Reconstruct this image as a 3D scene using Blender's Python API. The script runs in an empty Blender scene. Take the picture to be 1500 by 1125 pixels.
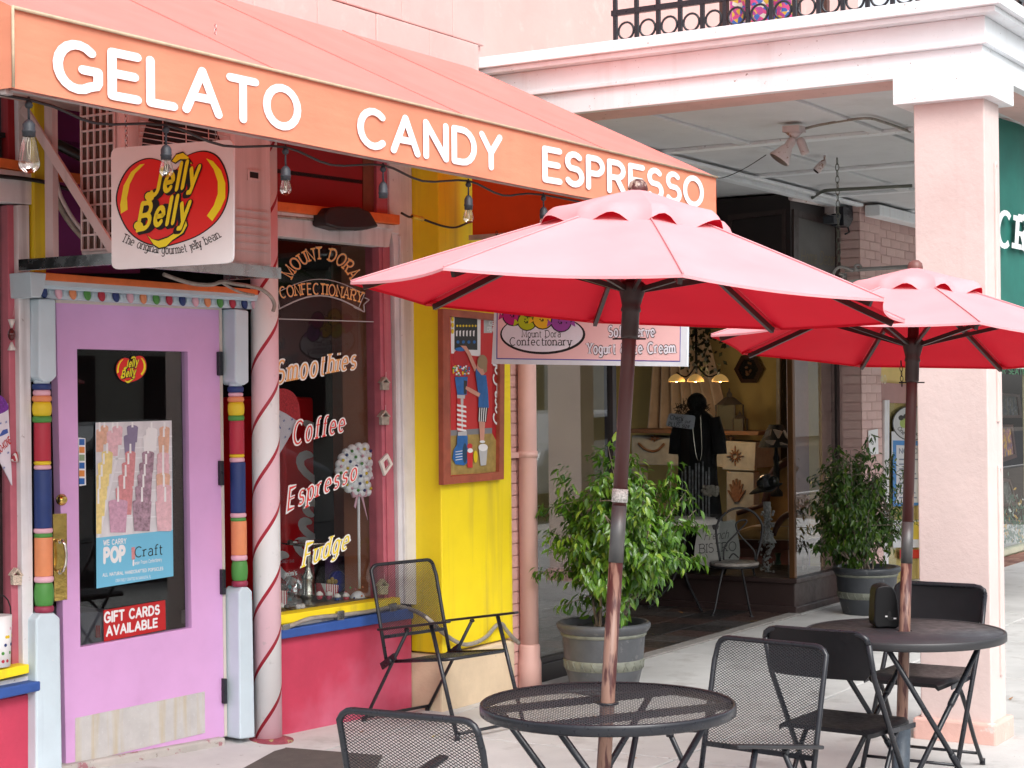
import bpy, math, random
from mathutils import Vector, Matrix
from math import sin, cos, pi, radians, sqrt, atan2
V = Vector
random.seed(7)
sc = bpy.context.scene
col = sc.collection

# ------------------------------------------------------------------ camera
F = 2590.0; YAW = radians(31.4); PIT = 22.5 / F; ROLL = -.010; CZ = 1.63
C0 = V((0, 0, CZ))
FW = V((cos(YAW) * cos(PIT), sin(YAW) * cos(PIT), sin(PIT)))
_r = FW.cross(V((0, 0, 1))).normalized(); _u = _r.cross(FW)
RT = _r * cos(ROLL) + _u * sin(ROLL); UP = _u * cos(ROLL) - _r * sin(ROLL)
cam = bpy.data.cameras.new('camera'); cam.lens = F / 1500 * 36; cam.sensor_width = 36
cam.clip_start = .05; cam.clip_end = 400
camo = bpy.data.objects.new('camera', cam); col.objects.link(camo)
camo.matrix_world = Matrix(((RT.x, UP.x, -FW.x, 0), (RT.y, UP.y, -FW.y, 0), (RT.z, UP.z, -FW.z, CZ), (0, 0, 0, 1)))
sc.camera = camo

# ------------------------------------------------------------------ world, sun, exposure
w = bpy.data.worlds.new("World"); sc.world = w; w.use_nodes = True
nt = w.node_tree; bg = nt.nodes['Background']
sky = nt.nodes.new('ShaderNodeTexSky'); sky.sky_type = 'NISHITA'; sky.sun_disc = False
SUN_EL, SUN_AZ = radians(46), radians(-125)     # azimuth of the sun measured from +X
sky.sun_elevation = SUN_EL; sky.sun_rotation = pi / 2 - SUN_AZ
sky.air_density = 1.0; sky.dust_density = 3.0; sky.ozone_density = 1.0
hs = nt.nodes.new('ShaderNodeHueSaturation'); hs.inputs['Saturation'].default_value = .28
nt.links.new(sky.outputs[0], hs.inputs['Color']); nt.links.new(hs.outputs[0], bg.inputs['Color'])
bg.inputs['Strength'].default_value = .15
sl = bpy.data.lights.new('sun', 'SUN'); sl.energy = 1.35; sl.angle = radians(40); sl.color = (1, .985, .96)
so = bpy.data.objects.new('sun', sl); col.objects.link(so)
sd = V((cos(SUN_EL) * cos(SUN_AZ), cos(SUN_EL) * sin(SUN_AZ), sin(SUN_EL)))
so.rotation_euler = sd.to_track_quat('Z', 'Y').to_euler(); so.location = (0, -3, 8)
sc.view_settings.view_transform = 'Standard'; sc.view_settings.look = 'None'
sc.view_settings.exposure = .88; sc.view_settings.gamma = 1
sc.view_settings.use_curve_mapping = False
sc.cycles.use_denoising = True
sc.cycles.max_bounces = 7; sc.cycles.transparent_max_bounces = 16
sc.cycles.sample_clamp_indirect = 6; sc.cycles.caustics_reflective = False; sc.cycles.caustics_refractive = False

# ------------------------------------------------------------------ geometry helpers
class PL:
    """a plane in the scene: point p, unit normal n towards the street"""
    def __init__(s, p, n): s.p = V(p); s.n = V(n).normalized()
    def at(s, x, y, off=0.0):
        r = FW + RT * ((x - 750) / F) - UP * ((y - 562.5) / F)
        return C0 + r * ((s.n.dot(s.p - C0) + off) / s.n.dot(r))
def PY(y): return PL((0, y, 0), (0, -1, 0))
def PX(x): return PL((x, 0, 0), (-1, 0, 0))
def PZ(z): return PL((0, 0, z), (0, 0, 1))
def GR(x, y, z=0): return PZ(z).at(x, y)
WD = V((1, -.12, 0)).normalized()                      # run of the sweet shop's front
W = PL((7.73, 5.345, 0), (-.12, -1, 0))
WN = W.n
def K(p): return (V(p) - C0).dot(FW) / F      # metres per picture pixel at p

def basis(d):
    d = d.normalized(); a = V((0, 0, 1)) if abs(d.z) < .9 else V((1, 0, 0))
    u = d.cross(a).normalized(); return u, d.cross(u).normalized()

class MB:
    def __init__(s): s.v = []; s.f = []; s.mi = []; s.m = 0; s.sm = []; s.smooth = False
    def face(s, idx): s.f.append(tuple(idx)); s.mi.append(s.m); s.sm.append(s.smooth)
    def add(s, pts): b = len(s.v); s.v += [tuple(p) for p in pts]; return b
    def ngon(s, pts): b = s.add(pts); s.face(range(b, b + len(pts)))
    def prism(s, pts, vec):
        n = len(pts); vec = V(vec)
        b = s.add(pts); c = s.add([V(p) + vec for p in pts])
        s.face(range(b, b + n)); s.face(range(c + n - 1, c - 1, -1))
        for i in range(n):
            j = (i + 1) % n; s.face((b + i, c + i, c + j, b + j))
    def box(s, a, b):
        (x0, y0, z0), (x1, y1, z1) = a, b
        s.prism([(x0, y0, z0), (x1, y0, z0), (x1, y0, z1), (x0, y0, z1)], (0, y1 - y0, 0))
    def obox(s, o, ex, ey, ez):
        """box from corner o with three edge vectors"""
        o = V(o); ex = V(ex); ey = V(ey); ez = V(ez)
        s.prism([o, o + ex, o + ex + ez, o + ez], ey)
    def bar(s, a, b, wdt, hgt, up=(0, 0, 1)):
        a = V(a); b = V(b); d = (b - a); u = V(up); sd_ = d.cross(u).normalized(); u2 = sd_.cross(d).normalized()
        o = a - sd_ * wdt / 2 - u2 * hgt / 2
        s.prism([o, o + sd_ * wdt, o + sd_ * wdt + u2 * hgt, o + u2 * hgt], d)
    def px(s, pl, pts, o0, o1):
        n = len(pts)
        fr = [pl.at(x, y, o1) for x, y in pts]
        s.prism(fr, pl.n * (o0 - o1))
    def flat(s, pl, pts, off): s.ngon([pl.at(x, y, off) for x, y in pts])
    def ring(s, pl, outer, inner, o0, o1):
        n = len(outer)
        A = [pl.at(x, y, o1) for x, y in outer]; B = [pl.at(x, y, o1) for x, y in inner]
        k = pl.n * (o0 - o1)
        a = s.add(A); b = s.add(B); c = s.add([p + k for p in A]); d = s.add([p + k for p in B])
        for i in range(n):
            j = (i + 1) % n
            s.face((a + i, a + j, b + j, b + i)); s.face((c + j, c + i, d + i, d + j))
            s.face((a + i, c + i, c + j, a + j)); s.face((b + j, d + j, d + i, b + i))
    def tube(s, pts, r, seg=8, caps=True, closed=False):
        pts = [V(p) for p in pts]; n = len(pts); rr = r if isinstance(r, (list, tuple)) else [r] * n
        sm = s.smooth; rings = []; u = None
        for i in range(n):
            if closed: d = pts[(i + 1) % n] - pts[i - 1]
            else: d = pts[min(i + 1, n - 1)] - pts[max(i - 1, 0)]
            if d.length < 1e-9: d = V((0, 0, 1))
            d.normalize()
            if u is None: u, w_ = basis(d)
            else:
                u = (u - d * u.dot(d)).normalized(); w_ = d.cross(u)
            w_ = d.cross(u)
            rings.append(s.add([pts[i] + (u * cos(2 * pi * k / seg) + w_ * sin(2 * pi * k / seg)) * rr[i] for k in range(seg)]))
        s.smooth = True
        for i in range(n if closed else n - 1):
            a, b = rings[i], rings[(i + 1) % n]
            for k in range(seg):
                l = (k + 1) % seg; s.face((a + k, a + l, b + l, b + k))
        s.smooth = False
        if caps and not closed:
            s.face(range(rings[0] + seg - 1, rings[0] - 1, -1)); s.face(range(rings[-1], rings[-1] + seg))
        s.smooth = sm
    def lathe(s, prof, c, axis=(0, 0, 1), seg=16, smooth=True, caps=True, mats=None):
        c = V(c); ax = V(axis).normalized(); u, w_ = basis(ax); rings = []
        if abs(ax.z) > .8: u = (V((1, 0, 0)) - ax * ax.x).normalized(); w_ = ax.cross(u)
        for (r, h) in prof:
            rings.append(s.add([c + ax * h + (u * cos(2 * pi * k / seg) + w_ * sin(2 * pi * k / seg)) * max(r, 1e-4) for k in range(seg)]))
        sm = s.smooth; s.smooth = smooth
        for i in range(len(prof) - 1):
            if mats: s.m = mats[i]
            a, b = rings[i], rings[i + 1]
            for k in range(seg):
                l = (k + 1) % seg; s.face((a + k, a + l, b + l, b + k))
        s.smooth = False
        if caps:
            s.face(range(rings[0] + seg - 1, rings[0] - 1, -1)); s.face(range(rings[-1], rings[-1] + seg))
        s.smooth = sm
    def ball(s, c, r, seg=12, rows=8, sc_=(1, 1, 1)):
        c = V(c); rings = []
        for i in range(rows + 1):
            t = pi * i / rows
            rings.append(s.add([c + V((r * sc_[0] * sin(t) * cos(2 * pi * k / seg), r * sc_[1] * sin(t) * sin(2 * pi * k / seg), -r * sc_[2] * cos(t))) for k in range(seg)]))
        sm = s.smooth; s.smooth = True
        for i in range(rows):
            for k in range(seg):
                l = (k + 1) % seg; s.face((rings[i] + k, rings[i] + l, rings[i + 1] + l, rings[i + 1] + k))
        s.smooth = sm
    def grid(s, fn, nu, nv, smooth=True):
        b = s.add([fn(i / nu, j / nv) for j in range(nv + 1) for i in range(nu + 1)])
        sm = s.smooth; s.smooth = smooth
        for j in range(nv):
            for i in range(nu):
                a = b + j * (nu + 1) + i; s.face((a, a + 1, a + nu + 2, a + nu + 1))
        s.smooth = sm
    def build(s, name, mat, parent=None, bevel=0, label=None, kind=None):
        me = bpy.data.meshes.new(name); v = s.v
        if parent is not None:
            inv = WM[parent].inverted(); v = [tuple(inv @ V(p)) for p in v]
        me.from_pydata(v, [], s.f)
        for m in (mat if isinstance(mat, (list, tuple)) else [mat]): me.materials.append(m)
        me.polygons.foreach_set('material_index', s.mi); me.polygons.foreach_set('use_smooth', s.sm)
        me.update()
        o = bpy.data.objects.new(name, me); col.objects.link(o)
        WM[o] = Matrix.Identity(4)
        if parent is not None: o.parent = parent; WM[o] = WM[parent]
        if bevel:
            b = o.modifiers.new('bevel', 'BEVEL'); b.width = bevel; b.segments = 2; b.limit_method = 'ANGLE'; b.angle_limit = radians(40)
            b.harden_normals = False
        if label: o['label'] = label
        if kind: o['kind'] = kind
        return o
WM = {}
def thing(name, label, cat, loc=(0, 0, 0), group=None, kind=None):
    o = bpy.data.objects.new(name, None); col.objects.link(o); o.location = loc; o.empty_display_size = .1
    WM[o] = Matrix.Translation(V(loc)); o['label'] = label; o['category'] = cat
    if group: o['group'] = group
    if kind: o['kind'] = kind
    return o
def tag(o, label, cat, group=None, kind=None):
    if label: o['label'] = label
    if cat: o['category'] = cat
    if group: o['group'] = group
    if kind: o['kind'] = kind
    return o
def copy_thing(o, loc, rz=0, label=None, parent=None):
    c = o.copy(); col.objects.link(c)
    if parent is None:
        c.location = loc; c.rotation_euler = (0, 0, rz)
        if label: c['label'] = label
    else: c.parent = parent
    for ch in list(o.children): copy_thing(ch, None, 0, None, c)
    return c

# ------------------------------------------------------------------ materials
def lin(c): c /= 255; return c / 12.92 if c <= .04045 else ((c + .055) / 1.055) ** 2.4
def S(r, g, b, k=.7): return (min(lin(r) * k, .92), min(lin(g) * k, .92), min(lin(b) * k, .92), 1)
def mat(name, c, rough=.6, metal=0., var=.10, vs=5., bump=.0, bs=80., spot=None, spec=.5, sheen=0., emis=0., streak=None, rvar=.0, spots2=None):
    m = bpy.data.materials.new(name); m.use_nodes = True; N = m.node_tree.nodes; L = m.node_tree.links
    p = N['Principled BSDF']; p.inputs['Roughness'].default_value = rough; p.inputs['Metallic'].default_value = metal
    p.inputs['Specular IOR Level'].default_value = spec
    tc = N.new('ShaderNodeTexCoord'); co = tc.outputs['Object']
    last = None
    def noise(scale, detail=4, vec=None, rgh=.6):
        n = N.new('ShaderNodeTexNoise'); n.inputs['Scale'].default_value = scale; n.inputs['Detail'].default_value = detail
        n.inputs['Roughness'].default_value = rgh; L.new(vec or co, n.inputs['Vector']); return n.outputs['Fac']
    def mrange(src, a, b, c_, d):
        r = N.new('ShaderNodeMapRange'); r.inputs[1].default_value = a; r.inputs[2].default_value = b
        r.inputs[3].default_value = c_; r.inputs[4].default_value = d; L.new(src, r.inputs[0]); return r.outputs[0]
    if var:
        h = N.new('ShaderNodeHueSaturation'); h.inputs['Color'].default_value = c
        L.new(mrange(noise(vs, 6), .3, .7, 1 - var, 1 + var), h.inputs['Value']); last = h.outputs[0]
    def mixin(col2, fac):
        nonlocal last
        mx = N.new('ShaderNodeMix'); mx.data_type = 'RGBA'; L.new(fac, mx.inputs[0])
        if last: L.new(last, mx.inputs[6])
        else: mx.inputs[6].default_value = c
        mx.inputs[7].default_value = col2; last = mx.outputs[2]
    for sp in (spot, spots2):
        if sp:                                   # (colour, scale, threshold, amount, softness)
            mixin(sp[0], mrange(noise(sp[1], 5), sp[2], sp[2] + (sp[4] if len(sp) > 4 else .05), 0, sp[3]))
    if streak:                                 # vertical runs of dirt: (colour, scale, threshold, amount)
        mp = N.new('ShaderNodeMapping'); mp.inputs['Scale'].default_value = (1, 1, .06); L.new(co, mp.inputs[0])
        mixin(streak[0], mrange(noise(streak[1], 4, mp.outputs[0]), streak[2], streak[2] + .2, 0, streak[3]))
    if last: L.new(last, p.inputs['Base Color'])
    else: p.inputs['Base Color'].default_value = c
    if rvar: L.new(mrange(noise(vs * 3, 4), .3, .7, max(0, rough - rvar), min(1, rough + rvar)), p.inputs['Roughness'])
    if bump:
        b = N.new('ShaderNodeBump'); b.inputs['Strength'].default_value = 1; b.inputs['Distance'].default_value = bump
        L.new(noise(bs, 6, None, .65), b.inputs['Height']); L.new(b.outputs[0], p.inputs['Normal'])
    if sheen: p.inputs['Sheen Weight'].default_value = sheen; p.inputs['Sheen Roughness'].default_value = .5
    if emis: p.inputs['Emission Color'].default_value = c; p.inputs['Emission Strength'].default_value = emis
    return m
def glassmat(name, tint=(.9, .92, .92, 1), boost=1.0, ior=1.5, base=.03):
    m = bpy.data.materials.new(name); m.use_nodes = True; N = m.node_tree.nodes; L = m.node_tree.links
    N.remove(N['Principled BSDF']); out = N['Material Output']
    t = N.new('ShaderNodeBsdfTransparent'); t.inputs[0].default_value = tint
    g = N.new('ShaderNodeBsdfGlossy'); g.inputs['Roughness'].default_value = .012; g.inputs[0].default_value = (1, 1, 1, 1)
    fr = N.new('ShaderNodeFresnel'); fr.inputs[0].default_value = ior
    ma = N.new('ShaderNodeMath'); ma.operation = 'MULTIPLY_ADD'; ma.inputs[1].default_value = boost; ma.inputs[2].default_value = base
    ma.use_clamp = True
    geo = N.new('ShaderNodeNewGeometry'); iv = N.new('ShaderNodeMath'); iv.operation = 'SUBTRACT'; iv.inputs[0].default_value = 1; L.new(geo.outputs['Backfacing'], iv.inputs[1])
    m2 = N.new('ShaderNodeMath'); m2.operation = 'MULTIPLY'
    L.new(fr.outputs[0], ma.inputs[0]); L.new(ma.outputs[0], m2.inputs[0]); L.new(iv.outputs[0], m2.inputs[1])
    mx = N.new('ShaderNodeMixShader'); L.new(m2.outputs[0], mx.inputs[0]); L.new(t.outputs[0], mx.inputs[1]); L.new(g.outputs[0], mx.inputs[2])
    L.new(mx.outputs[0], out.inputs['Surface']); return m
def fabric(name, top, under, trans, tw=.35, weave=900, sheen=.0, dirt=.93, wrinkle=.006):
    """canvas: outer colour paled for fading and glare, inner deepened for shade and backlight, some light through it"""
    m = bpy.data.materials.new(name); m.use_nodes = True; N = m.node_tree.nodes; L = m.node_tree.links
    N.remove(N['Principled BSDF']); out = N['Material Output']
    tc = N.new('ShaderNodeTexCoord')
    def face(c):
        n = N.new('ShaderNodeTexNoise'); n.inputs['Scale'].default_value = 3.5; n.inputs['Detail'].default_value = 6; L.new(tc.outputs['Object'], n.inputs['Vector'])
        r = N.new('ShaderNodeMapRange'); r.inputs[1].default_value = .3; r.inputs[2].default_value = .7; r.inputs[3].default_value = .93; r.inputs[4].default_value = 1.05
        L.new(n.outputs[0], r.inputs[0]); h = N.new('ShaderNodeHueSaturation'); h.inputs['Color'].default_value = c; n2 = N.new('ShaderNodeTexNoise'); n2.inputs['Scale'].default_value = 7; n2.inputs['Detail'].default_value = 5; m3 = N.new('ShaderNodeMapping'); m3.inputs['Scale'].default_value = (1, 1, .12); L.new(tc.outputs['Object'], m3.inputs[0]); L.new(m3.outputs[0], n2.inputs['Vector'])
        r2 = N.new('ShaderNodeMapRange'); r2.inputs[1].default_value = .5; r2.inputs[2].default_value = .75; r2.inputs[3].default_value = 1.0; r2.inputs[4].default_value = dirt; L.new(n2.outputs[0], r2.inputs[0])
        mm = N.new('ShaderNodeMath'); mm.operation = 'MULTIPLY'; L.new(r.outputs[0], mm.inputs[0]); L.new(r2.outputs[0], mm.inputs[1])
        L.new(mm.outputs[0], h.inputs['Value']); return h.outputs[0]
    geo = N.new('ShaderNodeNewGeometry'); mc = N.new('ShaderNodeMix'); mc.data_type = 'RGBA'
    L.new(geo.outputs['Backfacing'], mc.inputs[0]); L.new(face(top), mc.inputs[6]); L.new(face(under), mc.inputs[7])
    d = N.new('ShaderNodeBsdfPrincipled'); d.inputs['Roughness'].default_value = .75; d.inputs['Specular IOR Level'].default_value = .25; L.new(mc.outputs[2], d.inputs['Base Color'])
    if sheen: d.inputs['Sheen Weight'].default_value = sheen; d.inputs['Sheen Roughness'].default_value = .6
    bn = N.new('ShaderNodeTexNoise'); bn.inputs['Scale'].default_value = weave; bn.inputs['Detail'].default_value = 2; L.new(tc.outputs['Object'], bn.inputs['Vector'])
    b = N.new('ShaderNodeBump'); b.inputs['Distance'].default_value = .0004; L.new(bn.outputs[0], b.inputs['Height'])
    mp = N.new('ShaderNodeMapping'); mp.inputs['Scale'].default_value = (1, 1, 3); L.new(tc.outputs['Object'], mp.inputs[0])
    wn = N.new('ShaderNodeTexNoise'); wn.inputs['Scale'].default_value = 4.5; wn.inputs['Detail'].default_value = 3; L.new(mp.outputs[0], wn.inputs['Vector'])
    b2 = N.new('ShaderNodeBump'); b2.inputs['Distance'].default_value = wrinkle; L.new(wn.outputs[0], b2.inputs['Height']); L.new(b.outputs[0], b2.inputs['Normal']); L.new(b2.outputs[0], d.inputs['Normal'])
    t = N.new('ShaderNodeBsdfTranslucent'); t.inputs[0].default_value = trans
    mx = N.new('ShaderNodeMixShader'); mx.inputs[0].default_value = tw
    L.new(d.outputs[0], mx.inputs[1]); L.new(t.outputs[0], mx.inputs[2]); L.new(mx.outputs[0], out.inputs['Surface']); return m

m_white = mat('white_paint', (.84, .87, .89, 1), .5, var=.05, vs=3, bump=.0006, bs=60, spot=(S(130, 90, 75), 42, .665, .75), streak=((.66, .60, .59, 1), 9, .55, .4))
m_whiteclean = mat('white_print', S(250, 250, 250, .85), .5, var=.02)
m_cream_frame = mat('worn_white_frame', (.74, .73, .74, 1), .55, var=.08, vs=8, bump=.0008, bs=50, spot=(S(150, 125, 115), 30, .68, .7), streak=(S(170, 155, 152), 14, .5, .5))
m_black = mat('black_metal', (.014, .0155, .021, 1), .33, spec=.5, var=.12, vs=20, bump=.0001, bs=300, rvar=.1)
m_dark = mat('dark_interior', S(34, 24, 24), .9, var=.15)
m_blackprint = mat('black_print', S(18, 16, 18), .6, var=0)
m_redprint = mat('red_print', S(214, 30, 32), .5, var=.03)
m_yelprint = mat('yellow_print', S(245, 215, 20, .8), .5, var=.03)
m_glass = glassmat('window_glass', boost=1.25, base=.01)
m_wire = mat('cable_black', S(28, 26, 26), .5, var=.1)
m_chrome = mat('steel', S(190, 190, 190), .25, 1., var=.1, rvar=.1)
# ------------------------------------------------------------------ stroke lettering
def arc(cx, cy, rx, ry, a0, a1, n=None):
    n = n or max(3, int(abs(a1 - a0) / 18))
    return [(cx + rx * cos(radians(a0 + (a1 - a0) * i / n)), cy + ry * sin(radians(a0 + (a1 - a0) * i / n))) for i in range(n + 1)]
X_ = .68
GL = {
'A': (.8, [[(0, 0), (.4, 1), (.8, 0)], [(.15, .34), (.65, .34)]]),
'B': (.66, [[(0, 0), (0, 1)], [(.01, 1), (.34, 1)] + arc(.34, .76, .25, .24, 90, -90) + [(0, .52)], [(.34, .52)] + arc(.38, .26, .28, .26, 90, -90) + [(0, 0)]]),
'C': (.76, [arc(.42, .5, .42, .5, 48, 312)]),
'D': (.74, [[(0, 0), (0, 1)], [(.01, 1), (.3, 1)] + arc(.3, .5, .44, .5, 90, -90) + [(0, 0)]]),
'E': (.56, [[(.56, 1), (0, 1), (0, 0), (.56, 0)], [(0, .52), (.5, .52)]]),
'F': (.54, [[(.56, 1), (0, 1), (0, 0)], [(0, .52), (.46, .52)]]),
'G': (.84, [arc(.42, .5, .42, .5, 48, 305) + [(.80, .14), (.84, .22), (.84, .46), (.52, .46)]]),
'H': (.7, [[(0, 0), (0, 1)], [(.7, 0), (.7, 1)], [(0, .52), (.7, .52)]]),
'I': (.02, [[(0, 0), (0, 1)]]),
'J': (.5, [[(.45, 1), (.45, .25)] + arc(.23, .25, .22, .25, 0, -150)]),
'K': (.66, [[(0, 0), (0, 1)], [(.62, 1), (.03, .42)], [(.2, .58), (.66, 0)]]),
'L': (.54, [[(0, 1), (0, 0), (.54, 0)]]),
'M': (.86, [[(0, 0), (.03, 1), (.43, .12), (.83, 1), (.86, 0)]]),
'N': (.7, [[(0, 0), (0, 1), (.7, 0), (.7, 1)]]),
'O': (.86, [arc(.43, .5, .43, .5, 90, 450)]),
'P': (.6, [[(0, 0), (0, 1)], [(.01, 1), (.3, 1)] + arc(.3, .74, .28, .26, 90, -90) + [(0, .48)]]),
'Q': (.86, [arc(.43, .5, .43, .5, 90, 450), [(.5, .25), (.82, -.05)]]),
'R': (.64, [[(0, 0), (0, 1)], [(.01, 1), (.32, 1)] + arc(.32, .74, .28, .26, 90, -90) + [(0, .48)], [(.32, .48), (.62, 0)]]),
'S': (.6, [arc(.31, .745, .27, .255, 40, 235, 9) + arc(.3, .27, .3, .27, 62, -145, 10)]),
'T': (.66, [[(0, 1), (.66, 1)], [(.33, 1), (.33, 0)]]),
'U': (.68, [[(0, 1), (0, .32)] + arc(.34, .32, .34, .32, 180, 360) + [(.68, 1)]]),
'V': (.74, [[(0, 1), (.37, 0), (.74, 1)]]),
'W': (1.05, [[(0, 1), (.26, 0), (.52, .9), (.79, 0), (1.05, 1)]]),
'X': (.7, [[(0, 1), (.7, 0)], [(0, 0), (.7, 1)]]),
'Y': (.7, [[(0, 1), (.35, .46), (.7, 1)], [(.35, .46), (.35, 0)]]),
'Z': (.62, [[(0, 1), (.62, 1), (0, 0), (.62, 0)]]),
'a': (.48, [arc(.23, .51, .21, .18, 150, 0) + [(.45, .1), (.5, 0)], arc(.22, .2, .22, .2, 60, 360)]),
'b': (.48, [[(0, 1), (0, 0)], arc(.24, .34, .24, .34, 170, -170)]),
'c': (.44, [arc(.25, .34, .25, .34, 50, 310)]),
'd': (.5, [[(.48, 1), (.48, 0)], arc(.24, .34, .24, .34, 10, 350)]),
'e': (.48, [[(.02, .36), (.48, .36)] + arc(.24, .36, .24, .33, 0, 315)]),
'f': (.32, [arc(.32, .8, .18, .2, 60, 180) + [(.14, 0)], [(0, .66), (.32, .66)]]),
'g': (.5, [arc(.24, .36, .23, .32, 20, 380), [(.48, .66), (.48, -.08)] + arc(.25, -.08, .23, .22, 0, -150)]),
'h': (.46, [[(0, 1), (0, 0)], arc(.23, .42, .23, .26, 170, 0) + [(.46, 0)]]),
'i': (.02, [[(0, .66), (0, 0)], [(0, .86), (0, .98)]]),
'j': (.1, [[(.08, .66), (.08, -.1)] + arc(-.08, -.1, .16, .18, 0, -90), [(.08, .92), (.08, .93)]]),
'k': (.46, [[(0, 1), (0, 0)], [(.42, .66), (.02, .25)], [(.14, .37), (.46, 0)]]),
'l': (.02, [[(0, 1), (0, 0)]]),
'm': (.74, [[(0, .66), (0, 0)], arc(.19, .44, .19, .24, 170, 0) + [(.38, 0)], arc(.56, .44, .18, .24, 170, 0) + [(.74, 0)]]),
'n': (.46, [[(0, .66), (0, 0)], arc(.23, .42, .23, .26, 170, 0) + [(.46, 0)]]),
'o': (.5, [arc(.25, .34, .25, .34, 90, 450)]),
'p': (.48, [[(0, .66), (0, -.3)], arc(.24, .34, .24, .34, 170, -170)]),
'q': (.48, [[(.48, .66), (.48, -.3)], arc(.24, .34, .24, .34, 10, 350)]),
'r': (.32, [[(0, .66), (0, 0)], arc(.2, .42, .2, .25, 170, 60)]),
's': (.4, [arc(.2, .5, .18, .17, 35, 235, 6) + arc(.2, .17, .2, .17, 60, -150, 7)]),
't': (.32, [[(.12, .9), (.12, .15)] + arc(.26, .15, .14, .15, 180, 300), [(0, .66), (.32, .66)]]),
'u': (.46, [[(0, .66), (0, .24)] + arc(.22, .24, .22, .24, 180, 350), [(.46, .66), (.46, 0)]]),
'v': (.5, [[(0, .66), (.25, 0), (.5, .66)]]),
'w': (.72, [[(0, .66), (.18, 0), (.36, .6), (.54, 0), (.72, .66)]]),
'x': (.46, [[(0, .66), (.46, 0)], [(0, 0), (.46, .66)]]),
'y': (.5, [[(0, .66), (.25, .02)], [(.5, .66), (.2, -.28), (.05, -.28)]]),
'z': (.42, [[(0, .66), (.42, .66), (0, 0), (.42, 0)]]),
'0': (.58, [arc(.29, .5, .29, .5, 90, 450)]), '1': (.25, [[(0, .8), (.2, 1), (.2, 0)]]),
'4': (.6, [[(.45, 0), (.45, 1), (0, .3), (.6, .3)]]),
'&': (.7, [arc(.3, .78, .18, .2, -60, 240, 10) + [(.68, 0)], [(.3, .55)] + arc(.26, .25, .26, .25, 110, 330, 8) + [(.66, .45)]]),
'.': (.02, [[(0, 0), (0, .12)]]), ',': (.05, [[(.03, .03), (-.02, -.12)]]), '-': (.3, [[(0, .38), (.3, .38)]]),
"'": (.02, [[(0, 1), (0, .82)]]), ' ': (.32, [])}
class TXT:
    pass
def text_width(s, sp): return sum(GL[c][0] + sp for c in s) - sp
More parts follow.
